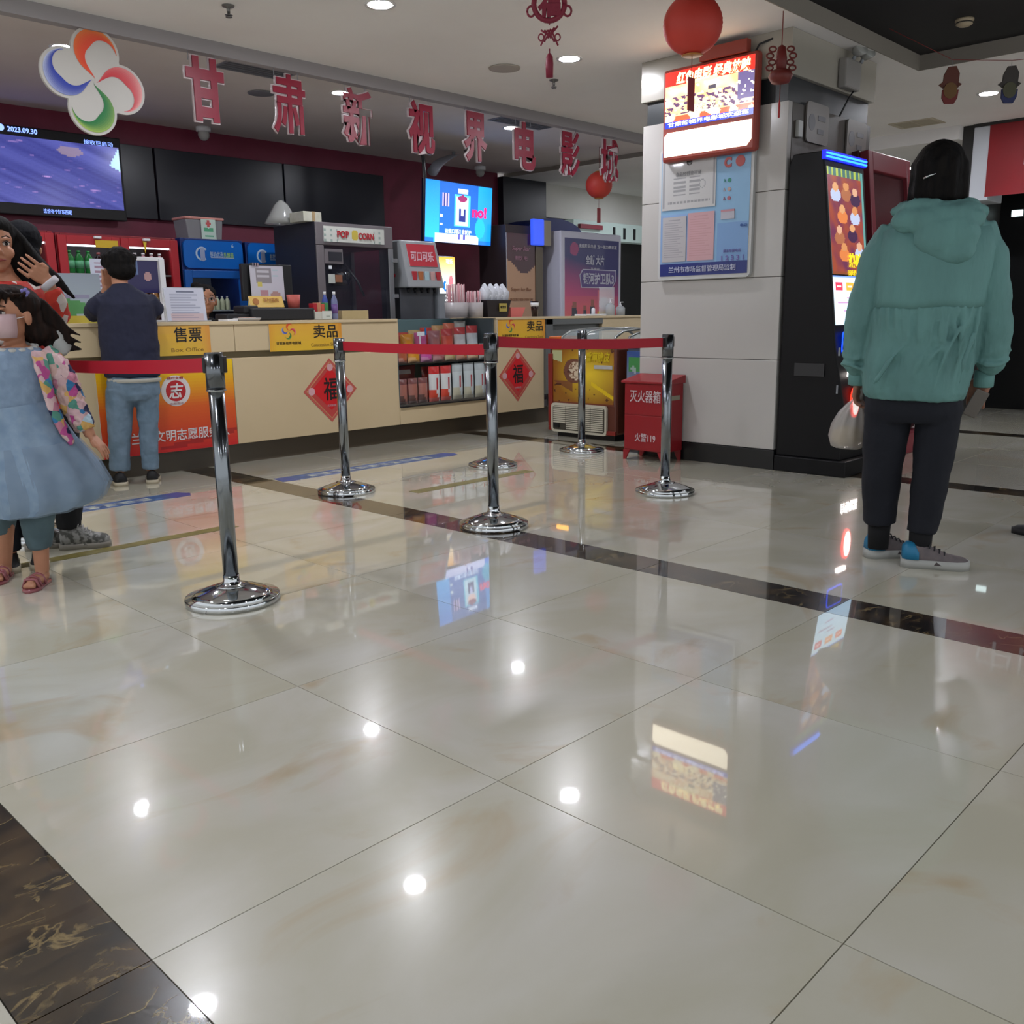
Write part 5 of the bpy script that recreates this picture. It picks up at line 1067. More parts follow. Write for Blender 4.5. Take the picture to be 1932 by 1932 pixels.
for s in (-1, 1): MB().tube([kpnt(s*(0.095+0.02*math.cos(a)), 2.565+0.025*math.sin(a)) for a in [2*PI*i/12 for i in range(13)]], 0.006, 6).build('side_loop', M_KN, kn)
MB().tube([kpnt(0, 2.52), kpnt(0, 2.50)], 0.004, 6).tube([kpnt(0, 2.385), kpnt(0, 2.365)], 0.004, 6).build('cord', M_KN, kn)
mb = MB()
for q in range(4):
    mb.tube([kpnt(-0.035+0.018*q-0.01, 2.40+0.018*q), kpnt(-0.01+0.018*q, 2.475-0.0+0.006*q)], 0.005, 6); mb.tube([kpnt(0.035-0.018*q+0.01, 2.40+0.018*q), kpnt(0.01-0.018*q, 2.475)], 0.005, 6)
for s in (-1, 1): mb.tube([kpnt(s*(0.043+0.014*math.cos(a)), 2.44+0.017*math.sin(a)) for a in [2*PI*i/10 for i in range(11)]], 0.004, 6)
mb.build('knot', M_KN, kn)
MB().lathe([(0.001, 2.245), (0.019, 2.245), (0.021, 2.31), (0.018, 2.345), (0.008, 2.362), (0.001, 2.365)], (2.58, 2.93, 0), 14).build('tassel', M_KN, kn)
MB().tube([kpnt(0, 2.68), kpnt(0, 2.69)], 0.003, 5).build('hook', M_GREY, kn)
ks = thing('paper_charm', 'dark red scalloped paper charm with a thin tassel beside the pillar light box', 'ornament', (3.86, 2.30, 2.38)); KC = Vector((3.86, 2.29, 0))
MB().tube([kpnt(0, 2.51), kpnt(0, 2.69)], 0.003, 5).build('cord', mat('cord_red'), ks)
MB().lathe([(0.001, 2.36), (0.028, 2.365), (0.032, 2.44), (0.022, 2.50), (0.001, 2.515)], (3.86, 2.29, 0), 14).build('centre', mat('charm_red', '6c2420', 0.5), ks)
for s in (-1, 1):
    for q, zz in enumerate((2.49, 2.455, 2.42, 2.39)):
        MB().tube([kpnt(s*(0.052+0.014*(q % 2)+0.020*math.cos(a)), zz+0.014*math.sin(a)) for a in [2*PI*i/12 for i in range(13)]], 0.005, 6).build('scallop', mat('charm_red'), ks)
MB().lathe([(0.001, 2.30), (0.05, 2.31), (0.07, 2.345), (0.055, 2.375), (0.001, 2.378)], (3.86, 2.29, 0), 16).build('gourd', mat('charm_red2', '6a2620', 0.5), ks)
MB().tube([kpnt(0, 2.30), kpnt(0, 2.22)], 0.002, 5).build('lower_cord', mat('cord_red'), ks)
MB().lathe([(0.001, 2.12), (0.006, 2.125), (0.007, 2.19), (0.004, 2.215), (0.001, 2.22)], (3.86, 2.29, 0), 10).build('tassel', mat('tassel_red', '9a1c20', 0.5), ks)
for (x, y, z), c1, c2, c3, l in (((5.30, 1.858, 2.45), '5a2a1c', '6a4a20', '6e1f1c', 'brown and red hanging figure cut-out, right of the pillar'), ((5.60, 1.59, 2.455), '3a3430', '4c4a34', '232a58', 'dark and blue hanging figure cut-out at the right edge of the ceiling')):
    t = thing('hanging_figure', l, 'ornament', (x, y, z), group='hanging figure cut-outs'); c = Vector((x, y, z))
    def PP(poly, m, nm, dz=0, dn=0.0): MB().prism(poly, c+Vector((0, 0, dz))-RV.cross(Vector(FZ))*(-dn), RV, FZ, 0.012).build(nm, m, t)
    PP([(-.050, -.02), (-.045, .06), (-.02, .11), (.03, .115), (.055, .07), (.05, -.02)], mat('fig_'+c1, c1, 0.5), 'headdress'); PP(circ(.045, 14, .05), mat('fig_'+c2, c2, 0.5), 'body', -0.035, 0.006)
    PP([(-.05, -.03), (-.05, -.08), (-.03, -.115), (.03, -.115), (.05, -.08), (.055, -.03)], mat('fig_'+c3, c3, 0.5), 'skirt', 0, 0.003)
    PP([(-.075, .0), (-.05, .02), (-.04, -.02)], mat('fig_'+c1), 'sleeve'); PP([(.045, .02), (.075, .005), (.045, -.02)], mat('fig_'+c1), 'sleeve')
    MB().tube([tuple(c+Vector((0, 0, 0.11))), (x, y, 2.60)], 0.0015, 5).build('thread', M_GREY, t)
one('string', MB().tube([(4.98, 2.15, 2.785), (5.30, 1.858, 2.602), (5.60, 1.59, 2.60), (6.3, 1.0, 2.688)], 0.0022, 5), mat('cord_red'), 'thin red string carrying the hanging figures', 'string')
one('paper_garland', MB().tube([(2.95, 1.95, 2.62), (3.05, 1.90, 2.585), (3.15, 1.86, 2.60), (3.25, 1.80, 2.585), (3.35, 1.75, 2.62)], [0.012, 0.02, 0.016, 0.02, 0.01], 9), mat('garland_pink', 'c49a94', 0.6), 'pale pink paper garland at the top edge right of the lantern', 'ornament')
bpy.data.objects['paper_garland'].location.z = 0.07

# ------------------------------------------------------------------ ceiling fittings
def vent(x0, y0, x1, y1, z, label, m, n=8, dm=None):
    t = thing('ceiling_vent', label, 'vent', ((x0+x1)/2, (y0+y1)/2, z)); MB().box((x0, y0, z-0.006), (x1, y0+0.02, z)).box((x0, y1-0.02, z-0.006), (x1, y1, z)).box((x0, y0+.02, z-0.006), (x0+0.02, y1-.02, z)).box((x1-0.02, y0+.02, z-0.006), (x1, y1-.02, z)).build('frame', m, t)
    for k in range(n):
        y = y0+0.03+(y1-y0-0.06)*k/(n-1); MB().box((x0+0.02, y-0.005, z-0.006), (x1-0.02, y+0.005, z-0.001)).build('slat', m, t)
    MB().box((x0+0.02, y0+0.02, z-0.001), (x1-0.02, y1-0.02, z+0.0)).build('shadow_plate', dm or mat('vent_dark', '55565c', 0.6), t)
M_V = mat('vent_grey', '75767c', 0.5)
vent(2.42, 5.72, 3.0, 6.12, H2, 'grey slatted ceiling vent between the first and second characters', M_V)
vent(5.25, 5.75, 5.98, 6.10, H2, 'grey slatted ceiling vent above the sixth character', M_V)
vent(7.54, 2.80, 7.86, 3.20, H1, 'pale flush ceiling vent right of the pillar', mat('vent_pale', 'b9b09c', 0.6), 3, mat('vent_pale_shadow', 'a39a86', 0.6))
def speaker(x, y, z, label, m=None):
    t = thing('ceiling_speaker', label, 'speaker', (x, y, z)); MB().lathe([(0.095, 0), (0.11, -0.002), (0.108, -0.008), (0.09, -0.009)], n=28).build('ring', m or mat('spk_ring', 'a39c92', 0.5), t, local=True); MB().lathe([(0.001, -0.006), (0.092, -0.006), (0.092, -0.001), (0.001, -0.001)], n=28).build('grille', mat('spk_grille', '8d877e', 0.6), t, local=True)
speaker(3.569, 4.223, H1, 'round grey ceiling speaker left of the knot charm'); speaker(3.12, 6.60, H2, 'round grey ceiling speaker left of the second hanging character', M_V)
def sprink(x, y, z, label):
    t = thing('sprinkler', label, 'sprinkler', (x, y, z)); MB().lathe([(0.001, 0), (0.035, 0), (0.03, -0.008), (0.01, -0.012), (0.008, -0.045), (0.022, -0.048), (0.001, -0.05)], n=14).build('head', mat('sprinkler_steel', '6f6e6c', 0.35, metal=0.6), t, local=True)
    MB().lathe([(0.001, -0.06), (0.018, -0.06), (0.018, -0.056), (0.001, -0.056)], n=12).build('deflector', mat('sprinkler_steel'), t, local=True)
sprink(4.072, 4.214, H1, 'ceiling sprinkler just below the brightest middle downlight'); sprink(6.25, 7.45, H2, 'ceiling sprinkler over the blue television'); sprink(1.55, 4.35, H1, 'ceiling sprinkler at the top edge, left of centre'); sprink(0.35, 6.6, H2, 'ceiling sprinkler at the far left over the counter')
t = thing('smoke_detector', 'white smoke detector in the black ceiling recess', 'smoke detector', (5.15, 1.75, HK)); MB().lathe([(0.001, 0), (0.055, 0), (0.055, -0.012), (0.045, -0.018), (0.05, -0.03), (0.03, -0.042), (0.001, -0.045)], n=24).build('housing', mat('detector_cream', 'a99a80', 0.5), t, local=True); MB().lathe([(0.046, -0.019), (0.048, -0.019), (0.048, -0.027), (0.046, -0.027)], n=24).build('vent_ring', M_DARK, t, local=True)
# entrance banner and lamp beyond
t = thing('red_banner', 'red fabric banner across the top of the dark entrance on the right', 'banner', (8.19, 1.6, 2.37))
mb = MB(); mb.loft([[(8.175+0.006*math.sin(z*12+y*5), y, 2.04+0.625*z) for y in [2.515-0.09*i for i in range(26)]] for z in (0, .25, .5, .75, 1)], close=False, cap=False)
mb.build('cloth', noisy('banner_red', '94161f', '861d22', 2, 0.5), t)
text('中国电影', (8.16, 1.45, 2.35), 1.5, 0.30, GX, FZ, mat('banner_white', 'c4b4b8', 0.5), t)
t = thing('entrance_lamp', 'small square lamp glowing inside the dark entrance', 'lamp', (9.05, 2.35, 1.9)); MB().box((9.10, 2.44, 1.925), (9.12, 2.54, 1.985)).build('panel', mat('glow_panel', 'd8f0f0', 0.5, emis=2.0), t); MB().box((9.12, 2.43, 1.915), (9.15, 2.55, 1.995)).build('housing', M_DARK, t)
one('white_bin', MB().lathe([(0.001, 0), (0.08, 0), (0.09, 0.22), (0.08, 0.25), (0.001, 0.25)], (8.9, 2.05, 0), 20), M_WHT, 'small white bin at the far right edge beside the entrance', 'bin')

# ------------------------------------------------------------------ floor markings
def fst(n, seedc):
    def f(u, v):
        c = C_('35507e')
        if .28 < v < .74:
            q = (u*n) % 1
            if .22 < q < .78 and .06 < u < .94: c = C_('b4b8a8')
        if mnoise.noise(Vector((u*20+seedc, v*4, 0))) > .25: c = mixc(c, C_('5a76a8'), .6)
        return c
    return f
def sticker(x0, x1, y0, y1, n, label):
    t = thing('floor_sticker', label, 'floor sticker', ((x0+x1)/2, (y0+y1)/2, 0), group='blue waiting-line stickers')
    w = x1-x0; h = y1-y0
    printed('strip', ((x0+x1)/2, (y0+y1)/2, 0.002), w, h, (1, 0, 0), (0, 1, 0), fst(n, x0), 120, 8, attr_mat('floor_print', 0.3), t, 0.0015)
    MB().prism([(0, -h/2), (0.10, -h/2+0.01), (0.13, 0), (0.08, h/2), (0, h/2)], (x1, (y0+y1)/2, 0.0018), (1, 0, 0), (0, 1, 0), 0.0013).build('pointed_end', mat('sticker_blue', '3a4a86', 0.3), t)
    MB().prism([(0, h/2), (-0.10, h/2), (-0.12, -h/2+0.02), (0, -h/2)], (x0, (y0+y1)/2, 0.0018), (1, 0, 0), (0, 1, 0), 0.0013).build('pointed_end', mat('sticker_blue'), t)
    text('请在一米线外等候', ((x0+x1)/2, (y0+y1)/2, 0.0035), w*0.8, h*0.42, (1, 0, 0), (0, 1, 0), mat('sticker_pale2', '8c94a4', 0.4), t, depth=0.0004)
sticker(1.93, 3.22, 4.52, 4.68, 13, 'blue waiting-line floor sticker in front of the snack counter')
sticker(-0.2, 1.10, 4.56, 4.72, 13, 'blue waiting-line floor sticker in front of the ticket counter, partly behind the children')
M_TAPE = noisy('tape_olive', '74692e', '665d2c', 30, 0.5)
one('floor_tape', MB().box((2.12, 3.57, 0.0), (3.13, 3.66, 0.0012)), M_TAPE, 'olive yellow floor tape between the middle queue posts', 'floor tape', 'olive floor tapes')
one('floor_tape', MB().box((-0.35, 3.58, 0.0), (0.95, 3.66, 0.0012)), M_TAPE, 'olive yellow floor tape running from the children to the nearest queue post', 'floor tape', 'olive floor tapes')
# ------------------------------------------------------------------ people
def flesh(name, mb, voxel, m, parent, smooth=6, fold=0.0, fscale=0.12, label=None):
    """closed pieces fused into one continuous smooth surface"""
    o = mb.build(name, m, parent, local=True, label=label)
    r = o.modifiers.new('fuse', 'REMESH'); r.mode = 'VOXEL'; r.voxel_size = voxel; r.use_smooth_shade = True
    s = o.modifiers.new('soften', 'SMOOTH'); s.factor = 0.5; s.iterations = smooth
    if fold:
        tx = bpy.data.textures.new('folds', 'CLOUDS'); tx.noise_scale = fscale; tx.noise_depth = 3
        d = o.modifiers.new('folds', 'DISPLACE'); d.texture = tx; d.strength = fold; d.mid_level = 0.5; d.texture_coords = 'LOCAL'
    return o
def ell(cx, cy, z, rx, ry, n=20, wob=0.0, k=7, ph=0.0):
    return [(cx+rx*(1+wob*math.sin(k*2*PI*j/n+ph))*math.cos(2*PI*j/n), cy+ry*(1+wob*math.sin(k*2*PI*j/n+ph))*math.sin(2*PI*j/n), z) for j in range(n)]
def body_loft(mb, rings, n=24): mb.loft([ell(*r, n=n) for r in sorted(rings, key=lambda q: q[2])])
def vadd(a, b, s=1): return (a[0]+b[0]*s, a[1]+b[1]*s, a[2]+b[2]*s)
def hand(mb, w, d, side, s=1.0, curl=0.6, spread=0.018):
    """palm, four unequal bent fingers and a thumb leaving the side of the palm; w wrist, d pointing direction, side = towards the thumb"""
    w, d, side = Vector(w), Vector(d).normalized(), Vector(side); side = (side-d*side.dot(d)).normalized(); n = d.cross(side)
    p0, p1 = w, w+d*0.085*s
    for q in range(4):
        off = side*(0.0285-0.019*q)*s; mb.tube([p0+off*0.6, p0+d*0.04*s+off, p1+off], [0.014*s, 0.0135*s, 0.011*s], 8)
    for q, L in enumerate((0.068, 0.078, 0.072, 0.055)):
        off = side*(0.030-0.020*q)*s*(1+spread*4); a = p1+off; pts = [tuple(a-d*0.012*s)]; dd = d.copy(); 
        for L_, c in ((0.42, 0.5), (0.33, 1.0), (0.25, 1.4)):
            dd = (d*math.cos(curl*c)+n*math.sin(curl*c)).normalized(); a = a+dd*L*L_*s; pts.append(tuple(a))
        mb.tube(pts, [0.0098*s, 0.0092*s, 0.0085*s, 0.0068*s], 8)
    t0 = w+d*0.022*s+side*0.026*s; t1 = t0+(d*0.6+side*0.8).normalized()*0.034*s; t2 = t1+(d+side*0.1+n*curl*0.6).normalized()*0.032*s
    mb.tube([tuple(t0-side*0.01*s), tuple(t1), tuple(t2)], [0.0135*s, 0.0115*s, 0.008*s], 8)
def head(mb, c, s=1.0, face=(0, -1), mouth=True):
    """skull, jaw, nose, brow, cheeks, lips, ears; face = direction in the ground plane"""
    c = Vector(c); f = Vector((face[0], face[1], 0)).normalized(); r = Vector((-f.y, f.x, 0)); T = Matrix((r, -f, Vector((0, 0, 1)))).transposed().to_4x4(); T.translation = c
    mb.ball((0, 0.012*s, 0.03*s), (0.072*s, 0.088*s, 0.085*s), T=T); mb.ball((0, -0.012*s, -0.035*s), (0.056*s, 0.068*s, 0.068*s), T=T); mb.ball((0, -0.045*s, -0.078*s), (0.026*s, 0.026*s, 0.022*s), T=T)
    for q in (-1, 1): mb.ball((q*0.036*s, -0.052*s, -0.025*s), (0.026*s, 0.022*s, 0.026*s), T=T); mb.ball((q*0.076*s, 0.012*s, -0.012*s), (0.009*s, 0.019*s, 0.03*s), T=T); mb.ball((q*0.03*s, -0.071*s, 0.026*s), (0.022*s, 0.008*s, 0.006*s), T=T)
    mb.tube([T @ Vector((0, -0.072*s, 0.012*s)), T @ Vector((0, -0.084*s, -0.012*s)), T @ Vector((0, -0.090*s, -0.026*s))], [0.006*s, 0.008*s, 0.011*s], 8)
    for q in (-1, 1): mb.ball((q*0.009*s, -0.082*s, -0.029*s), (0.007*s, 0.008*s, 0.006*s), T=T)
    if mouth: mb.ball((0, -0.072*s, -0.050*s), (0.022*s, 0.009*s, 0.005*s), T=T); mb.ball((0, -0.070*s, -0.060*s), (0.019*s, 0.009*s, 0.006*s), T=T)
    return T
def eyes(T, s, parent, closed=False):
    for q in (-1, 1):
        e = MB().ball((q*0.030*s, -0.0665*s, 0.008*s), (0.0135*s, 0.0095*s, 0.0085*s), T=T).build('eye', mat('eye_white', 'cfc6c0', 0.2), parent, local=True)
        MB().ball((q*0.030*s, -0.0745*s, 0.008*s), (0.0068*s, 0.0035*s, 0.0072*s), T=T).build('iris', mat('iris_dark', '120c0a', 0.1), e, local=True)
        MB().tube([T @ Vector((q*0.016*s, -0.075*s, 0.012*s)), T @ Vector((q*0.030*s, -0.079*s, 0.0185*s)), T @ Vector((q*0.045*s, -0.071*s, 0.013*s))], 0.0022*s, 6).build('eyelid', mat('lash', '1c1412', 0.6), parent, local=True)
        MB().tube([T @ Vector((q*0.014*s, -0.0775*s, 0.032*s)), T @ Vector((q*0.032*s, -0.079*s, 0.038*s)), T @ Vector((q*0.050*s, -0.066*s, 0.031*s))], [0.002*s, 0.003*s, 0.0016*s], 6).build('eyebrow', mat('brow', '2a1c16', 0.8), parent, local=True)
def shoe(heel, ang, L, parent, upper, sole, accent=None, h=0.075, lace=None, name='shoe', w=0.042, sh=0.026):
    T = Matrix.Translation(heel) @ Matrix.Rotation(ang, 4, 'Z')
    def sec(x, hw, z0, z1, k=12): return [(x*L, hw*math.cos(PI*j/(k-1)), z0+(z1-z0)*math.sin(PI*j/(k-1))**0.7) for j in range(k)]
    rings = [sec(-0.02, w*.5, .018, h*.75), sec(.05, w*.8, .018, h), sec(.25, w*.86, .018, h*1.02), sec(.45, w*.85, .018, h*.86), sec(.65, w*1.0, .018, h*.62), sec(.82, w*1.02, .018, h*.54), sec(.95, w*.84, .018, h*.48), sec(1.01, w*.5, .018, h*.38)]
    o = MB().loft(rings, T=T).build(name, upper, parent, local=True)
    so = [(-.05, .5), (.05, .88), (.3, .86), (.5, .84), (.7, 1.06), (.88, 1.0), (1.0, .7), (1.04, .2)]
    MB().loft([[(x*L, -w*q, 0.0), (x*L, w*q, 0.0), (x*L, w*q*1.04, sh), (x*L, -w*q*1.04, sh)] for x, q in so], T=T).build('sole', sole, o, local=True)
    if accent: MB().loft([[(x*L, (w*q+.004)*math.cos(PI*j/11), sh+.001+(h*zz-sh)*math.sin(PI*j/11)**.6) for j in range(12)] for x, q, zz in ((-.035, .5, .9), (.03, .82, 1.06), (.14, .9, 1.05), (.22, .9, .75))], T=T).build('heel_patch', accent, o, local=True)
    if lace:
        for q in range(4): MB().tube([T @ Vector(((.38+.08*q)*L, -w*.6, h*(.86-.09*q))), T @ Vector(((.40+.08*q)*L, 0, h*(1.0-.11*q))), T @ Vector(((.38+.08*q)*L, w*.6, h*(.86-.09*q)))], 0.0028, 6).build('lace', lace, o, local=True)
    return o
SKIN = noisy('skin_warm', 'a87458', 'b07c60', 12, 0.55); SKIN_D = noisy('skin_tan', '8a5f4c', '946854', 12, 0.55); HAIR = noisy('hair_black', '0a090a', '14110f', 60, 0.75, 0.6, stretch=(1, 1, .15), spec=0.15)
HAIRB = noisy('hair_brown_black', '120d0b', '241712', 50, 0.7, 0.6, stretch=(1, 1, .15), spec=0.15)
def cloth(name, a, b, sc=6, rough=0.8, bump=0.5): return noisy(name, a, b, sc, rough, bump)
R_ = math.radians

# --- person in the teal hooded jacket, seen from behind
p = thing('person', 'person in a teal hooded jacket and dark trousers, back turned, holding a plastic bag', 'person', (2.43, 0.86, 0), R_(-69.53))
b = MB(); T1 = head(b, (0.026, 0.0, 1.51), 1.0, (0.35, 0.94))
b.tube([(0.026, 0.0, 1.46), (0.026, -0.01, 1.40), (0.026, -0.01, 1.33)], [0.052, 0.05, 0.07], 14)
body_loft(b, [(0.026, 0, 1.36, .10, .07), (0.026, 0, 1.30, .17, .09), (0.02, 0, 1.15, .165, .10), (0.01, 0, 0.98, .13, .09), (0.0, 0, 0.85, .155, .11), (0.0, 0, 0.74, .16, .11), (0, 0, .70, .10, .09)])
for sx, sh, el, wr in ((-1, (-.13, 0, 1.30), (-.215, .02, 1.00), (-.213, .07, .745)), (1, (.185, 0, 1.30), (.25, .02, 1.00), (.243, .07, .755))):
    b.tube([sh, el, wr], [.05, .042, .027], 12)
hand(b, (-.213, .07, .75), (-.12, .1, -1), (.3, 1, 0), .95, 1.1); hand(b, (.243, .07, .76), (-.25, .05, -1), (-.8, .4, 0), .95, .7)
for hx_, kn_, an in (((-.075, 0, .72), (-.10, 0, .40), (-.098, .03, .07)), ((.085, 0, .72), (.085, -.01, .40), (.062, -.03, .07))): b.tube([hx_, kn_, an], [.085, .055, .028], 14)
flesh('body', b, 0.0048, SKIN_D, p, 4)
eyes(T1, 1.0, p)
h = MB(); h.ball((0.026, -0.005, 1.535), (0.098, 0.108, 0.108)); h.ball((0.026, -0.02, 1.46), (0.097, 0.095, 0.10)); h.ball((0.026, -0.03, 1.40), (0.09, 0.07, 0.06))
for q in range(9): a = R_(20+q*40); h.tube([(0.026+.05*math.cos(a), .04*math.sin(a), 1.61), (0.026+.085*math.cos(a), .09*math.sin(a)-.01, 1.55), (0.026+.097*math.cos(a), .09*math.sin(a)-.02, 1.42)], [.02, .02, .012], 8)
flesh('hair', h, 0.007, HAIR, p, 4, 0.006, 0.03)
MB().tube([(-.028, -.112, 1.493), (-.008, -.117, 1.503), (.012, -.118, 1.508)], [.004, .006, .003], 6).build('hair_clip', M_CHROME, p, local=True)
TEAL = noisy('teal_cloth', '608b87', '587f7c', 9, 0.8, 0.9, stretch=(1, 1, .3), bdist=0.03)
j = MB(); body_loft(j, [(0.026, -.005, 1.405, .085, .075), (0.026, 0, 1.375, .125, .10), (0.03, 0, 1.325, .195, .125), (0.035, 0, 1.26, .215, .14), (0.028, 0, 1.15, .215, .15), (0.02, 0, 1.03, .208, .152), (0.012, 0, .95, .203, .155), (0.004, 0, .85, .203, .16), (-.004, 0, .76, .200, .16), (-.006, 0, .70, .192, .155), (-.006, 0, .672, .178, .145)])
j.tube([(-.11, 0, 1.32), (-.165, 0, 1.22), (-.195, 0, 1.08), (-.215, .015, .95), (-.222, .03, .86), (-.228, .05, .80), (-.222, .06, .772)], [.065, .075, .072, .066, .062, .056, .040], 18)
j.tube([(.17, 0, 1.32), (.215, 0, 1.21), (.235, 0, 1.08), (.253, .015, .96), (.262, .03, .88), (.256, .05, .81), (.246, .06, .785)], [.065, .072, .072, .068, .066, .056, .036], 18)
for q in range(15):
    x = -.165+.026*q; a = max(-.99, min(.99, (x-.02)/.212)); y = -.156*math.sqrt(1-a*a); dx = (.5-q/14)*.05+.012*math.sin(q*2.3); L_ = .12+.12*abs(math.sin(q*1.7))
    j.tube([(x, y, 1.03), (x+dx*.5, y-.006, 1.03-L_*.5), (x+dx, y+.008, 1.03-L_)], [.010, .008, .003], 8)
for q, (x0, z0, x1, z1) in enumerate(((-.02, .93, -.15, .74), (.07, .95, -.03, .72), (.14, .96, .06, .72), (.185, .93, .15, .74), (.10, .90, .02, .80))):
    j.tube([(x0, -.145, z0), ((x0+x1)/2-.01, -.162, (z0+z1)/2), (x1, -.15, z1)], [.006, .012, .005], 8)
for sx, cx_, cz_ in ((-1, -.222, .80), (-1, -.22, .84), (-1, -.214, .90), (1, .258, .82), (1, .262, .86), (1, .258, .92)):
    j.tube([(cx_+.062*math.cos(a), .035+.06*math.sin(a), cz_+.012*math.sin(2*a+cz_*40)) for a in [2*PI*i/14 for i in range(15)]], .010, 7)
flesh('jacket', j, 0.0065, TEAL, p, 3, 0.022, 0.10)
for x, w in ((-.217, .041), (.244, .036)): MB().lathe([(w*.8, -.035), (w, -.03), (w*1.03, 0), (w, .03), (w*.7, .034)], (x, .065, .752), 24).build('cuff', TEAL, p, local=True)
fl = MB(); rg = []
for z, cx_, rx_, ry_ in ((1.32, .03, .200, .132), (1.24, .034, .221, .150), (1.14, .028, .221, .160), (1.06, .022, .214, .162), (1.028, .02, .211, .163)):
    rg.append([(cx_+rx_*math.cos(a), -ry_*math.sin(a)*1.0-.002, z+.004*math.sin(a*6)) for a in [R_(14)+R_(152)*i/26 for i in range(27)]]+[(cx_+(rx_-.008)*math.cos(a), -(ry_-.008)*math.sin(a), z) for a in [R_(166)-R_(152)*i/26 for i in range(27)]])
fl.loft(rg[::-1]).build('back_flap', TEAL, p, local=True)
hd = MB(); hd.tube([(0.026+.115*math.cos(a), -.01+.095*math.sin(a), 1.39+.014*math.sin(a)) for a in [2*PI*i/20 for i in range(21)]], 0.038, 12)
hd.ball((0.03, -.10, 1.345), (.165, .07, .065)); hd.ball((0.065, -.135, 1.285), (.115, .05, .085)); hd.ball((0.095, -.14, 1.235), (.075, .038, .055)); hd.tube([(-.13, -.05, 1.385), (-.05, -.10, 1.395), (0.03, -.12, 1.39)], [.018, .035, .03], 10); hd.tube([(.19, -.04, 1.37), (.12, -.10, 1.37), (.04, -.13, 1.37)], [.025, .04, .03], 10)
flesh('hood', hd, 0.006, TEAL, p, 5, 0.012, 0.05)
NAVYT = cloth('dark_trousers', '0c0f19', '10131d', 4, 0.85, 0.3)
tr = MB(); body_loft(tr, [(-.005, 0, .80, .165, .12), (-.005, 0, .70, .178, .13), (-.005, 0, .62, .185, .125), (-.005, 0, .585, .17, .11)])
tr.tube([(-.092, 0, .66), (-.098, 0, .50), (-.103, .01, .33), (-.100, .03, .155)], [.092, .086, .074, .064], 18); tr.tube([(.090, 0, .66), (.088, -.01, .50), (.078, -.02, .33), (.062, -.03, .137)], [.086, .080, .070, .056], 18)
flesh('trousers', tr, 0.008, NAVYT, p, 4, 0.014, 0.09)
for x, y in ((-.098, .03), (.062, -.03)): MB().lathe([(0.001, .045), (.041, .045), (.046, .17), (0.001, .17)], (x, y, 0), 16).build('sock', mat('sock_black', '0c0c0f', 0.9), p, local=True)
GR = cloth('shoe_grey', '6c6262', '5c5658', 20, 0.8, 0.4)
shoe((-.135, .035, 0), R_(28), 0.235, p, GR, mat('sole_pale', '9fa09c', 0.5), mat('heel_blue', '1c6f96', 0.5), lace=mat('lace_dark', '26262a', 0.8), h=.098, sh=.036, w=.046); shoe((.005, -.055, 0), R_(6), 0.235, p, GR, mat('sole_pale'), mat('heel_blue'), lace=mat('lace_dark'), h=.098, sh=.036, w=.046)
# bag held in the left hand
pb = thing('plastic_bag', 'translucent white plastic bag with yellow contents, held by the person in teal', 'bag', (2.43, 0.86, 0), R_(-69.53))
n_ = 36; rg = []
for z, cx_, rx_, ry_, wb in ((.452, -.246, .045, .03, .02), (.462, -.248, .066, .045, .03), (.50, -.250, .075, .055, .05), (.55, -.246, .068, .052, .08), (.60, -.236, .05, .042, .14), (.635, -.226, .03, .028, .2), (.655, -.220, .017, .017, .2), (.675, -.218, .014, .012, .1)):
    rg.append([(cx_+rx_*(1+wb*math.sin(9*2*PI*i/n_))*math.cos(2*PI*i/n_), .095+ry_*(1+wb*math.sin(9*2*PI*i/n_))*math.sin(2*PI*i/n_), z+.004*math.sin(3*i)) for i in range(n_)])
MB().loft(rg).build('bag_skin', noisy('bag_film', 'b8b2ae', 'c6bfb8', 5, 0.3, 0.4), pb, local=True)
MB().ball((-.249, .094, .502), (.066, .048, .045)).build('contents', mat('contents_yellow', 'b59a3c', 0.5), pb, local=True)
bpy.data.materials['bag_film'].node_tree.nodes['Principled BSDF'].inputs['Alpha'].default_value = 0.62
for s in (-1, 1): MB().tube([(-.218+s*.01, .085, .655), (-.216+s*.014, .08, .69), (-.216, .075, .715)], [.008, .006, .006], 8).build('handle', mat('bag_handle', 'b0aaa6', 0.4), pb, local=True)
pc = thing('phone', 'grey phone held in the right hand of the person in teal', 'phone', (2.43, 0.86, 0), R_(-69.53))
Tp = Matrix.Translation((.222, .045, .655)) @ Matrix.Rotation(R_(25), 4, 'Y') @ Matrix.Rotation(R_(20), 4, 'Z'); MB().box((-.028, -.004, -.055), (.028, .005, .055), Tp).build('case', mat('phone_grey', '5c5650', 0.4), pc, 0.004, local=True); MB().box((-.026, .005, -.052), (.026, .0058, .052), Tp).build('glass', M_BLACK, pc, local=True)

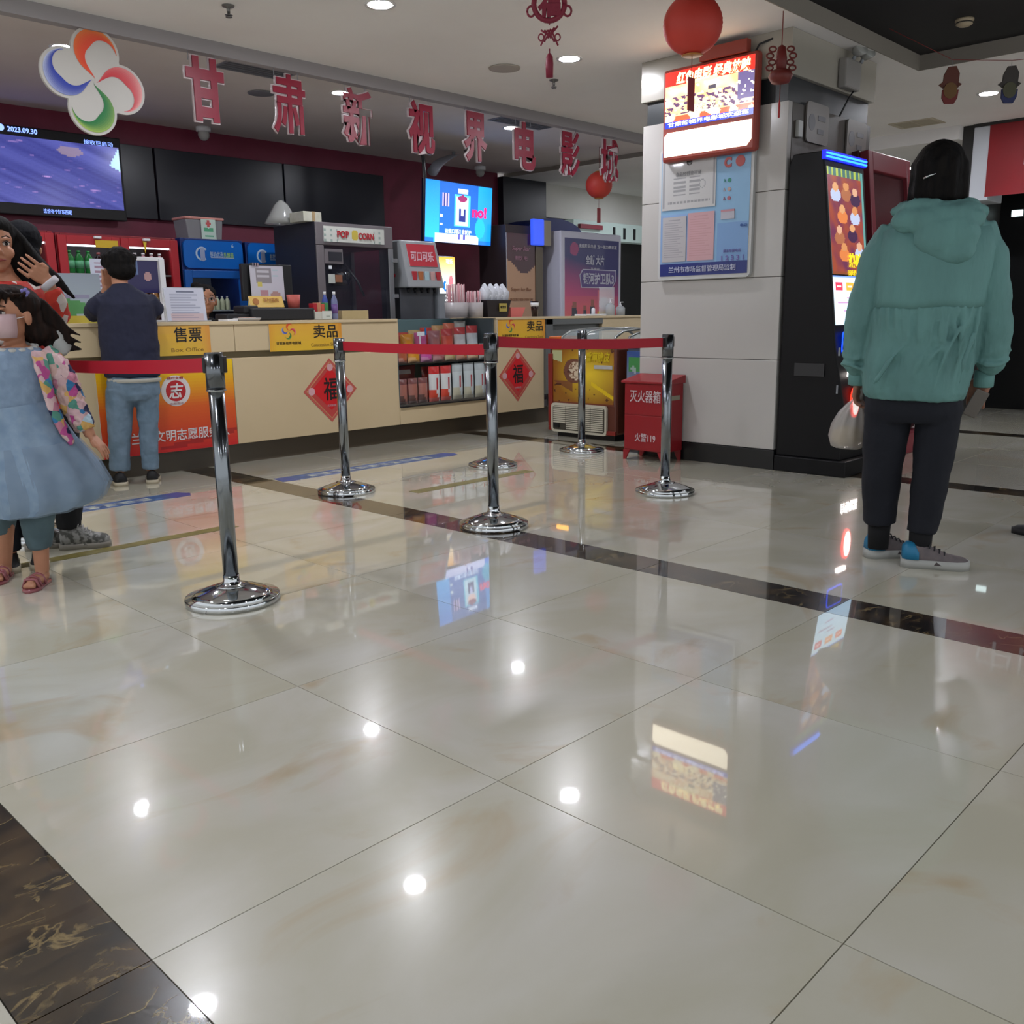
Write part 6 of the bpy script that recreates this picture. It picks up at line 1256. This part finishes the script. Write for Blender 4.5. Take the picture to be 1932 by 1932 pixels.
# --- person in navy jacket and jeans at the counter
p = thing('person', 'person in a navy jacket and light jeans leaning on the counter with back turned', 'person', (1.18, 5.21, 0), R_(-23.57))
b = MB(); T1 = head(b, (0.008, 0.03, 1.345), .92, (-.25, .97)); b.tube([(0.0, .02, 1.30), (0.0, 0.0, 1.24), (0.01, 0, 1.19)], [.048, .047, .06], 14)
body_loft(b, [(.02, 0, 1.20, .08, .06), (.022, 0, 1.14, .15, .085), (.02, 0, 1.0, .14, .09), (.02, 0, .85, .13, .085), (.018, 0, .72, .115, .08), (.015, 0, .64, .11, .08)])
b.tube([(-.11, .02, 1.13), (-.175, .12, 1.062), (-.10, .16, 1.15), (-.075, .12, 1.235)], [.045, .038, .032, .024], 12); hand(b, (-.078, .12, 1.225), (.15, -.15, 1), (1, .3, 0), .85, .9)
b.tube([(.15, .02, 1.13), (.185, .10, 1.06), (.10, .24, 1.045)], [.045, .038, .026], 12); hand(b, (.10, .24, 1.045), (-1, .6, 0), (0, 0, 1), .85, .5)
for a_, k_, n2_ in (((-.06, 0, .66), (-.085, 0, .38), (-.108, .01, .08)), ((.085, 0, .66), (.08, 0, .38), (.072, 0, .08))): b.tube([a_, k_, n2_], [.058, .045, .03], 14)
flesh('body', b, 0.005, SKIN, p, 4); eyes(T1, .92, p)
h = MB(); h.ball((.010, .015, 1.375), (.093, .10, .090)); h.ball((.018, -.01, 1.325), (.085, .078, .065)); h.ball((-.055, .05, 1.37), (.045, .05, .04)); h.ball((0.0, .06, 1.42), (.06, .045, .03))
for q in range(10): a = R_(q*36); h.ball((.01+.075*math.cos(a), .015+.07*math.sin(a), 1.40), (.028, .028, .024))
flesh('hair', h, 0.006, HAIR, p, 3, 0.010, 0.025)
NV = cloth('navy_cloth', '15182e', '181b33', 4, 0.8, 0.3); j = MB()
body_loft(j, [(.008, 0, 1.245, .055, .055), (.012, 0, 1.215, .08, .07), (.022, 0, 1.175, .14, .09), (.025, 0, 1.12, .162, .115), (.022, 0, 1.0, .172, .12), (.022, 0, .85, .172, .12), (.022, 0, .75, .170, .12), (.022, 0, .70, .168, .118), (.022, 0, .675, .160, .11)])
j.tube([(-.10, 0, 1.15), (-.145, .04, 1.10), (-.172, .11, 1.068), (-.155, .15, 1.085), (-.115, .165, 1.14), (-.09, .145, 1.19)], [.055, .062, .055, .052, .046, .038], 16)
j.tube([(.15, 0, 1.15), (.185, .04, 1.09), (.178, .12, 1.068), (.13, .20, 1.062)], [.052, .058, .05, .042], 16)
flesh('jacket', j, 0.007, NV, p, 5, 0.016, 0.08)
MB().loft([ell(.03, 0, .668, .158, .116, 28), ell(.03, 0, .645, .156, .114, 28), ell(.03, 0, .645, .150, .108, 28), ell(.03, 0, .668, .150, .108, 28)], cap=False).build('shirt_hem', mat('shirt_white', 'b9b8b0', 0.8), p, local=True)
JN = cloth('light_denim', '566a7a', '66798a', 9, 0.85, 0.4); tr = MB()
body_loft(tr, [(.02, 0, .72, .145, .10), (.02, 0, .64, .155, .108), (.02, 0, .57, .155, .105), (.02, 0, .53, .13, .09)])
tr.tube([(-.058, 0, .60), (-.078, 0, .45), (-.095, 0, .28), (-.108, .01, .095)], [.090, .078, .066, .062], 18); tr.tube([(.09, 0, .60), (.088, 0, .45), (.08, 0, .28), (.073, 0, .09)], [.078, .066, .058, .052], 18)
flesh('jeans', tr, 0.007, JN, p, 4, 0.018, 0.06)
shoe((-.105, -.065, 0), R_(100), 0.19, p, mat('shoe_black', '0e0e10', 0.7), mat('sole_cream', 'a89f8a', 0.6), h=.085, w=.045); shoe((.075, -.055, 0), R_(86), 0.19, p, mat('shoe_black'), mat('sole_cream'), h=.085, w=.042)

# --- masked girl in the pale blue dress
PR = mat('patterned_fabric', 'ffffff', 0.75)
def patterned(m_, base, cols_, sc):
    nt = m_.node_tree; N = nt.nodes; L = nt.links; tc = N.new('ShaderNodeTexCoord'); v = N.new('ShaderNodeTexVoronoi'); v.inputs['Scale'].default_value = sc; v.inputs['Randomness'].default_value = 0.8
    r = N.new('ShaderNodeValToRGB'); r.color_ramp.interpolation = 'CONSTANT'; e = r.color_ramp.elements; k = len(cols_)
    e[0].color = (*hx(cols_[0]), 1); e[0].position = 0; e[1].color = (*hx(cols_[1]), 1); e[1].position = 1/k
    for i in range(2, k): x = e.new(i/k); x.color = (*hx(cols_[i]), 1)
    L.new(tc.outputs['Object'], v.inputs['Vector']); L.new(v.outputs['Color'], r.inputs[0]); L.new(r.outputs[0], N['Principled BSDF'].inputs['Base Color'])
patterned(PR, 'c9a2a8', ['c2a0a6', '2f6f9c', 'c8a6aa', 'b04a88', 'c4a49c', '1c2048', 'cdb0b0', '4f8a7a', 'c9a05c', 'b8788c', 'c2a2a4', 'a9c0cc'], 30)
p = thing('person', 'small masked girl in a pale blue tulle dress with a patterned jacket slipping off', 'person', (-0.12, 3.30, 0), R_(-17.44))
b = MB(); T1 = head(b, (0.035, 0.0, 1.045), .95, (-.72, -.69), False); b.tube([(.04, .01, 1.0), (.04, .01, .95), (.035, 0, .91)], [.038, .036, .05], 12)
body_loft(b, [(.035, 0, .93, .07, .05), (.035, 0, .89, .11, .065), (.03, 0, .78, .10, .07), (.025, 0, .66, .095, .07), (.02, 0, .56, .10, .075), (.02, 0, .50, .08, .06)])
b.tube([(.12, 0, .89), (.175, -.02, .80), (.225, -.03, .70), (.262, -.05, .575)], [.036, .033, .03, .021], 12); hand(b, (.262, -.05, .58), (.55, -.25, -.75), (-.3, -.8, -.2), .72, .35, .09)
b.tube([(-.06, 0, .89), (-.13, -.02, .78), (-.15, -.05, .66)], [.036, .03, .022], 12); hand(b, (-.15, -.05, .66), (0, -.2, -1), (.5, -.8, 0), .7, .4)
for a_, k_, n2_ in (((.05, -.02, .50), (.045, -.04, .26), (.035, -.04, .05)), ((-.02, .05, .50), (-.07, .12, .26), (-.095, .15, .05))): b.tube([a_, k_, n2_], [.055, .038, .026], 12)
for hx_, hy_, a_ in ((.035, -.03, R_(245)), (-.095, .16, R_(255))): T = Matrix.Translation((hx_, hy_, 0)) @ Matrix.Rotation(a_, 4, 'Z'); b.ball((.05, 0, .03), (.075, .028, .022), T=T); b.ball((.0, 0, .035), (.03, .025, .03), T=T); [b.ball((.118, .018-.009*q, .022), (.014, .0055, .010), T=T) for q in range(5)]
flesh('body', b, 0.0045, SKIN, p, 4); eyes(T1, .95, p)
m_ = MB(); m_.loft([[T1 @ Vector((x*.95, y*.95, z*.95)) for x, y, z in row] for row in [[(q*w, -d+abs(q)**4*d*.66, zz) for q in [-1+2*i/12 for i in range(13)]] for w, d, zz in ((.050, .085, -.088), (.062, .098, -.06), (.067, .110, -.035), (.067, .106, -.014), (.062, .094, .004))]], close=False, cap=False)
o = m_.build('face_mask', noisy('mask_pink', 'c9aeb0', 'c4a6aa', 14, 0.8), p, local=True); sm = o.modifiers.new('thick', 'SOLIDIFY'); sm.thickness = 0.0025
MB().tube([T1 @ Vector((-.058, -.03, -.012)), T1 @ Vector((-.070, 0.0, -.006)), T1 @ Vector((-.074, .026, -.012))], .0016, 5).tube([T1 @ Vector((.058, -.03, -.012)), T1 @ Vector((.070, 0.0, -.006)), T1 @ Vector((.074, .026, -.012))], .0016, 5).build('mask_loop', M_WHT, p, local=True)
h = MB(); h.ball((.055, .025, 1.085), (.092, .088, .075)); h.ball((.095, .035, 1.03), (.062, .06, .085)); h.ball((.12, .03, .985), (.055, .05, .055)); h.ball((-.01, -.045, 1.125), (.05, .045, .025)); h.ball((.02, .0, 1.13), (.07, .07, .03))
for q in range(12):
    dz = .012*q; h.tube([(.09, .02+.006*(q % 3), 1.12-dz), (.15, .03, 1.085-dz*1.1), (.20, .035, 1.03-dz*.9), (.235+.012*(q % 4), .03, .985-dz*.55)], [.022, .02, .014, .004], 7)
for q in range(7): h.tube([(-.02+.018*q, -.06-.004*q, 1.125), (-.035+.02*q, -.088+.006*q, 1.105), (-.03+.018*q, -.096+.012*q, 1.075)], [.008, .006, .002], 6)
for q in range(6): h.tube([(.10+.012*q, .02, 1.0), (.11+.015*q, .02, .96), (.125+.016*q, .02, .925+.004*q)], [.02, .015, .004], 7)
flesh('hair', h, 0.0045, HAIRB, p, 2, 0.004, 0.02)
for q in range(5): a = R_(72*q); MB().ball((.092+.010*math.cos(a), -.052, 1.128+.010*math.sin(a)), (.007, .004, .007)).build('hair_flower', mat('flower_lilac', '7f78b8', 0.5), p, local=True)
LB = cloth('pale_blue_cloth', '74889f', '7f93aa', 30, 0.9, 0.4); d_ = MB()
body_loft(d_, [(.035, 0, .925, .085, .06), (.035, 0, .90, .118, .075), (.035, 0, .85, .122, .085), (.03, 0, .77, .118, .088), (.025, 0, .70, .113, .088)])
flesh('bodice', d_, 0.005, LB, p, 3, 0.004, 0.02)
rg = []
for z, cx_, rx_, ry_, wb in ((.71, .025, .113, .09, .01), (.66, .03, .130, .10, .02), (.56, .045, .165, .13, .035), (.46, .07, .205, .16, .05), (.38, .085, .222, .175, .06), (.32, .075, .205, .17, .06), (.295, .05, .175, .15, .06)):
    rg.append([(cx_+rx_*(1+wb*math.sin(11*2*PI*i/66+z*3))*math.cos(2*PI*i/66), ry_*(1+wb*math.sin(11*2*PI*i/66+z*3))*math.sin(2*PI*i/66), z+.012*math.cos(2*PI*i/66)) for i in range(66)])
MB().loft(rg[::-1], cap=False).build('skirt', noisy('tulle_blue', '7288a0', '8498ac', 20, 0.9), p, local=True)
rg2 = [[(x+.012, y*1.04, z-.004) for x, y, z in r] for r in rg[2:]]; o = MB().loft(rg2[::-1], cap=False).build('tulle_overlay', mat('tulle_film', '93a6ba', 0.9, alpha=0.35), p, local=True)
MB().tube([(.035+(.072+.006*math.sin(14*a))*math.cos(a), -.002+(.056+.006*math.sin(14*a))*math.sin(a), .928+.014*math.sin(a)) for a in [2*PI*i/84 for i in range(85)]], .009, 7).build('neck_frill', mat('frill_white', 'b4b4b0', 0.8), p, local=True)
MB().loft([[(.17+.05*q*math.cos(2*PI*i/12)*.5+.02, .03+.02*math.sin(2*PI*i/12), .915+.055*t*1.2+.02*q*math.sin(2*PI*i/12)) for i in range(12)] for q, t in ((1.5, 0), (1.9, .3), (.9, .6), (.8, .9), (.2, 1.1))]).build('white_bow', mat('bow_white', 'a4a6a4', 0.8), p, local=True)
s_ = MB(); s_.tube([(.125, 0, .905), (.165, -.01, .85), (.195, -.02, .78), (.215, -.03, .70), (.240, -.04, .63), (.250, -.045, .60)], [.045, .052, .05, .046, .042, .034], 16)
flesh('jacket_sleeve', s_, 0.005, PR, p, 3, 0.02, 0.022)
s2 = MB(); s2.tube([(.115, -.06, .905), (.118, -.085, .85), (.125, -.095, .80), (.132, -.10, .74), (.150, -.10, .66), (.175, -.095, .59), (.195, -.09, .555)], [.035, .036, .030, .028, .028, .024, .016], 14, flat=.5)
flesh('jacket_front', s2, 0.005, PR, p, 3, 0.008, 0.03)
s3 = MB(); s3.tube([(-.07, 0, .905), (-.12, -.02, .82), (-.145, -.04, .72)], [.04, .045, .038], 12); flesh('jacket_sleeve', s3, 0.006, PR, p, 3, 0.01, 0.03)
JD = cloth('grey_denim', '46585f', '52666c', 9, 0.85, 0.4); tr = MB(); tr.tube([(.05, -.02, .45), (.045, -.035, .30), (.038, -.04, .21), (.038, -.04, .145)], [.07, .066, .056, .042], 16); tr.tube([(-.02, .05, .45), (-.07, .12, .30), (-.088, .14, .19)], [.066, .058, .042], 16); tr.ball((.015, .01, .46), (.11, .09, .07))
flesh('jeans', tr, 0.006, JD, p, 3, 0.01, 0.05)
SP = mat('sandal_pink', '8a4a50', 0.25, coat=0.5)
for hx_, hy_, a_ in ((.035, -.03, R_(245)), (-.095, .16, R_(255))):
    T = Matrix.Translation((hx_, hy_, 0)) @ Matrix.Rotation(a_, 4, 'Z'); o = MB().loft([[(x, -w, 0), (x, w, 0), (x, w, .012), (x, -w, .012)] for x, w in ((-.035, .015), (-.01, .028), (.05, .028), (.1, .034), (.13, .024), (.142, .008))], T=T).build('sandal', SP, p, local=True)
    for x in (.085, .105, .045): MB().tube([T @ Vector((x, -.032, .012)), T @ Vector((x, -.02, .045)), T @ Vector((x, 0, .054 if x < .1 else .046)), T @ Vector((x, .02, .045)), T @ Vector((x, .032, .012))], .006, 7).build('strap', SP, o, local=True)
    MB().tube([T @ Vector((-.032, 0, .012)), T @ Vector((-.036, 0, .07))], .008, 7).build('heel_strap', SP, o, local=True)

# --- second girl, behind, hand in her hair
p = thing('person', 'girl with long black hair behind the masked girl, touching her hair with a raised hand', 'person', (-0.002, 3.585, 0), R_(-17.8))
b = MB(); T1 = head(b, (-0.018, 0.0, 1.315), 1.0, (.22, -.97)); b.tube([(-.01, .01, 1.26), (.01, .01, 1.20), (.03, .01, 1.15)], [.042, .04, .055], 12)
body_loft(b, [(.03, 0, 1.17, .07, .05), (.03, 0, 1.12, .125, .07), (.03, 0, .98, .11, .075), (.03, 0, .80, .10, .07), (.03, 0, .68, .12, .08), (.03, 0, .60, .10, .07)])
b.tube([(.13, 0, 1.12), (.185, -.07, 1.06), (.165, -.10, 1.14), (.158, -.11, 1.185)], [.038, .034, .027, .021], 12); hand(b, (.158, -.11, 1.18), (-.75, -.15, .62), (.5, -.2, .8), .78, .25, .09)
b.tube([(-.07, 0, 1.12), (-.13, -.02, .95), (-.14, -.05, .80)], [.038, .032, .022], 12); hand(b, (-.14, -.05, .80), (0, -.2, -1), (.5, -.8, 0), .75, .4)
for x in (-.10, .01): b.tube([(x, 0, .62), (x, .01, .34), (x, .02, .06)], [.06, .042, .028], 12)
flesh('body', b, 0.0045, SKIN, p, 3); eyes(T1, 1.0, p)
MB().tube([T1 @ Vector((-.020, -.081, -.054)), T1 @ Vector((0, -.086, -.055)), T1 @ Vector((.020, -.081, -.054))], [.003, .0065, .003], 8).build('lips', mat('lips_rose', '8a4038', 0.4), p, local=True)
h = MB(); h.ball((-.018, .014, 1.388), (.080, .084, .056)); h.ball((-.018, .032, 1.36), (.086, .078, .075)); h.tube([(-.075, -.02, 1.41), (-.098, -.01, 1.34), (-.10, .01, 1.26), (-.10, .02, 1.16)], [.026, .024, .022, .008], 8); h.tube([(-.04, .05, 1.30), (-.06, .06, 1.18), (-.06, .06, 1.08)], [.05, .04, .01], 8); h.ball((.03, .055, 1.29), (.078, .05, .11))
for q in range(14):
    h.tube([(.045, .035+.003*q, 1.40-.004*q), (.088+.004*q, .030+.004*q, 1.34-.006*q), (.125+.006*q, .018, 1.27-.006*q), (.165+.007*q, .0, 1.19-.006*q)], [.018, .020, .015, .006], 7)
for q in range(8): h.tube([(.05+.008*q, .05, 1.30), (.06+.010*q, .055, 1.18), (.06+.012*q, .05, 1.07)], [.02, .018, .008], 7)
flesh('hair', h, 0.0055, HAIR, p, 2, 0.004, 0.02)
RD = mat('red_print_fabric', 'ffffff', 0.75); patterned(RD, 'b02c20', ['a8281c', 'ac2a1e', 'b4301f', 'a8281c', 'b9aea8', 'a32a20', 'a8281c', '2a2848'], 22)
s_ = MB(); s_.tube([(.11, 0, 1.13), (.155, -.03, 1.08), (.19, -.065, 1.05), (.180, -.085, 1.10), (.170, -.10, 1.15)], [.05, .05, .048, .04, .033], 14); body_loft(s_, [(.03, 0, 1.18, .06, .055), (.03, 0, 1.13, .135, .08), (.03, 0, .98, .13, .09), (.03, 0, .78, .13, .09), (.03, 0, .66, .14, .095)]); s_.tube([(-.07, 0, 1.12), (-.13, -.02, .95), (-.14, -.05, .84)], [.045, .042, .034], 12)
flesh('red_coat', s_, 0.006, RD, p, 3, 0.01, 0.05)
MB().lathe([(.034, -.012), (.038, -.006), (.038, .012), (.034, .016)], (0, 0, 0), 18, T=Matrix.Translation((.166, -.103, 1.168)) @ Matrix.Rotation(R_(-40), 4, 'Y')).build('white_cuff', mat('cuff_white', 'b4b0b4', 0.8), p, local=True)
tr = MB(); tr.ball((.03, 0, .66), (.12, .09, .07)); [tr.tube([(x, 0, .64), (x, .01, .34), (x, .02, .07)], [.075, .055, .045], 14) for x in (-.10, .01)]
flesh('trousers', tr, 0.008, NAVYT, p, 3); [shoe((x, .06, 0), R_(268), 0.18, p, mat('shoe_black'), mat('sole_cream'), h=.07, w=.036) for x in (-.10, .01)]

# --- dark haired person behind them, only head, trouser leg and sneaker in view
p = thing('person', 'dark-haired person in black trousers and camouflage sneakers behind the two girls', 'person', (0.19, 3.79, 0), R_(-19.58))
b = MB(); T1 = head(b, (-.03, .02, 1.345), .86, (.75, .66)); b.tube([(-.03, .02, 1.30), (-.03, .02, 1.23), (-.02, 0, 1.18)], [.045, .044, .06], 12)
body_loft(b, [(-.08, 0, 1.20, .07, .05), (-.13, 0, 1.15, .10, .08), (-.13, 0, .98, .10, .085), (-.115, 0, .80, .10, .08), (-.08, 0, .68, .11, .09), (-.05, 0, .60, .1, .08)])
for sx in (-1, 1): b.tube([(-.13+sx*.08, 0, 1.14), (-.13+sx*.095, .02, .92), (-.115+sx*.08, -.06, .76)], [.042, .036, .024], 12); hand(b, (-.115+sx*.08, -.06, .76), (0, -.2, -1), (-sx, -.5, 0), .8, .5)
b.tube([(.03, 0, .62), (.03, 0, .34), (.02, 0, .06)], [.07, .05, .032], 12); b.tube([(-.10, 0, .62), (-.11, .03, .34), (-.12, .05, .06)], [.07, .05, .032], 12)
flesh('body', b, 0.005, SKIN, p, 3); eyes(T1, .95, p)
h = MB(); h.ball((-.03, .012, 1.368), (.078, .090, .080)); h.ball((-.038, -.005, 1.31), (.070, .072, .075)); h.ball((-.01, -.02, 1.30), (.046, .05, .06)); flesh('hair', h, 0.006, noisy('hair_soft_black', '0c0d11', '121318', 50, 0.75, .4, spec=0.12), p, 3, 0.004, 0.02)
BK = cloth('black_cloth', '0d0e12', '121317', 5, 0.85, 0.3); j = MB(); body_loft(j, [(-.08, 0, 1.21, .06, .055), (-.13, 0, 1.16, .11, .09), (-.13, 0, 1.0, .11, .10), (-.115, 0, .80, .11, .10), (-.07, 0, .62, .12, .10)]); [j.tube([(-.13+sx*.075, 0, 1.15), (-.13+sx*.09, .02, .92), (-.115+sx*.08, -.06, .80)], [.05, .044, .036], 12) for sx in (-1, 1)]
flesh('jacket', j, 0.008, BK, p, 3, 0.01, 0.06)
tr = MB(); tr.ball((-.03, 0, .62), (.13, .09, .07)); tr.tube([(.03, 0, .62), (.035, 0, .38), (.03, 0, .20), (.02, 0, .09)], [.085, .068, .062, .050], 14); tr.tube([(-.10, 0, .62), (-.11, .03, .38), (-.12, .05, .11)], [.08, .065, .045], 14); flesh('trousers', tr, 0.007, BK, p, 3, 0.012, 0.06)
CM = noisy('camo_grey', '4a4a46', '8a8986', 34, 0.7, .3, lo=.45, hi=.55); shoe((-.015, -.01, 0), R_(-8), 0.20, p, CM, mat('sole_taupe', '7f7a70', 0.6), h=.12, lace=mat('lace_grey', 'a8a6a4', 0.7), name='sneaker', w=.044); shoe((-.16, .05, 0), R_(4), 0.20, p, CM, mat('sole_taupe'), h=.12, lace=mat('lace_grey'), name='sneaker', w=.044)

# --- seated cashier
st_ = thing('stool', 'low stool hidden behind the counter under the cashier', 'stool', (2.28, 6.3, 0)); MB().lathe([(.001, .42), (.17, .42), (.18, .45), (.17, .475), (.001, .48)], n=24).build('seat', M_DARK, st_, local=True)
for a in (45, 135, 225, 315): MB().tube([(.12*math.cos(R_(a)), .12*math.sin(R_(a)), .43), (.17*math.cos(R_(a)), .17*math.sin(R_(a)), 0)], .012, 8).build('leg', M_STEEL, st_, local=True)
p = thing('person', 'cashier with black hair and glasses looking down behind the counter', 'person', (2.28, 6.3, 0), R_(-27.97))
b = MB(); T1 = head(b, (.035, -.14, 1.165), 1.0, (.15, -.98)); b.tube([(.02, -.10, 1.12), (.0, -.05, 1.05), (.0, 0, 1.0)], [.045, .046, .06], 12)
body_loft(b, [(0, 0, 1.02, .09, .06), (0, 0, .96, .16, .09), (0, 0, .80, .15, .10), (0, 0, .62, .15, .10), (0, 0, .50, .17, .13)])
for sx in (-1, 1): b.tube([(sx*.15, 0, .95), (sx*.21, -.06, .76), (sx*.10, -.24, .78)], [.045, .038, .026], 12); hand(b, (sx*.10, -.24, .78), (-sx*.3, -1, 0), (-sx, 0, .3), .9, .4); b.tube([(sx*.08, 0, .55), (sx*.10, -.20, .54), (sx*.10, -.18, .10)], [.08, .06, .035], 12)
flesh('body', b, 0.0055, SKIN, p, 3); eyes(T1, 1.0, p)
h = MB(); h.ball((.025, -.11, 1.215), (.092, .10, .075)); h.ball((.0, -.07, 1.16), (.085, .07, .085)); h.ball((-.03, -.10, 1.275), (.04, .04, .03)); flesh('hair', h, 0.006, HAIR, p, 3, 0.004, 0.02)
for q in (-1, 1): MB().tube([T1 @ Vector((q*.032+.022*math.cos(a), -.088, .006+.017*math.sin(a))) for a in [2*PI*i/14 for i in range(15)]], .0018, 5).build('glasses_rim', M_GREY, p, local=True)
j = MB(); body_loft(j, [(0, 0, 1.035, .07, .06), (0, 0, .98, .17, .095), (0, 0, .80, .17, .115), (0, 0, .50, .17, .12)]); [j.tube([(sx*.14, 0, .96), (sx*.215, -.06, .77), (sx*.12, -.22, .78)], [.055, .05, .036], 12) for sx in (-1, 1)]
flesh('jacket', j, 0.008, BK, p, 3, 0.01, 0.06); tr = MB(); [tr.tube([(sx*.08, 0, .55), (sx*.11, -.20, .55), (sx*.10, -.18, .10)], [.09, .075, .05], 12) for sx in (-1, 1)]; flesh('trousers', tr, 0.009, BK, p, 2)
[shoe((sx*.10, -.14, 0), R_(268), 0.23, p, mat('shoe_black'), mat('shoe_black')) for sx in (-1, 1)]

# --- person cut by the right edge of the picture
p = thing('person', 'person in a pinkish brown coat and black shoes cut off by the right edge', 'person', (3.34, 0.40, 0), R_(-76.72))
b = MB(); T1 = head(b, (.03, 0, 1.50), 1.0, (.3, .95)); b.tube([(.03, 0, 1.45), (.03, 0, 1.36)], [.05, .06], 12); body_loft(b, [(.03, 0, 1.38, .09, .06), (.03, 0, 1.31, .17, .09), (.03, 0, 1.1, .16, .1), (.03, 0, .9, .15, .1), (.03, 0, .78, .16, .11)])
for sx in (-1, 1): b.tube([(.03+sx*.17, 0, 1.30), (.03+sx*.22, .01, 1.02), (.03+sx*.235, -.02, .80)], [.045, .038, .026], 12); hand(b, (.03+sx*.235, -.02, .80), (0, -.1, -1), (-sx, -.5, 0), .9, .6); b.tube([(.03+sx*.08, 0, .78), (.03+sx*.09, 0, .42), (.03+sx*.09, .01, .07)], [.085, .055, .035], 12)
flesh('body', b, 0.0055, SKIN, p, 3); eyes(T1, 1.0, p)
h = MB(); h.ball((.03, -.01, 1.53), (.095, .105, .10)); h.ball((.03, -.02, 1.45), (.09, .09, .09)); flesh('hair', h, 0.007, HAIR, p, 3, 0.004, 0.03)
CP = cloth('rose_brown_cloth', '7c5c54', '86665c', 5, 0.85, 0.3); j = MB(); body_loft(j, [(.03, 0, 1.42, .07, .06), (.03, 0, 1.34, .19, .11), (.03, 0, 1.1, .19, .13), (.03, 0, .9, .19, .13), (.03, 0, .72, .19, .13)]); [j.tube([(.03+sx*.16, 0, 1.31), (.03+sx*.215, .01, 1.05), (.03+sx*.225, 0, .90), (.03+sx*.235, -.02, .80)], [.06, .058, .06, .042], 12) for sx in (-1, 1)]
flesh('coat', j, 0.009, CP, p, 3, 0.012, 0.08); tr = MB(); tr.ball((.03, 0, .76), (.16, .11, .08)); [tr.tube([(.03+sx*.085, 0, .76), (.03+sx*.09, 0, .42), (.03+sx*.09, .01, .10)], [.095, .07, .055], 12) for sx in (-1, 1)]; flesh('trousers', tr, 0.009, BK, p, 2, 0.01, .08)
[shoe((.03+sx*.09, -.06, 0), R_(100 if sx > 0 else 160), 0.24, p, mat('shoe_black'), mat('shoe_black')) for sx in (-1, 1)]
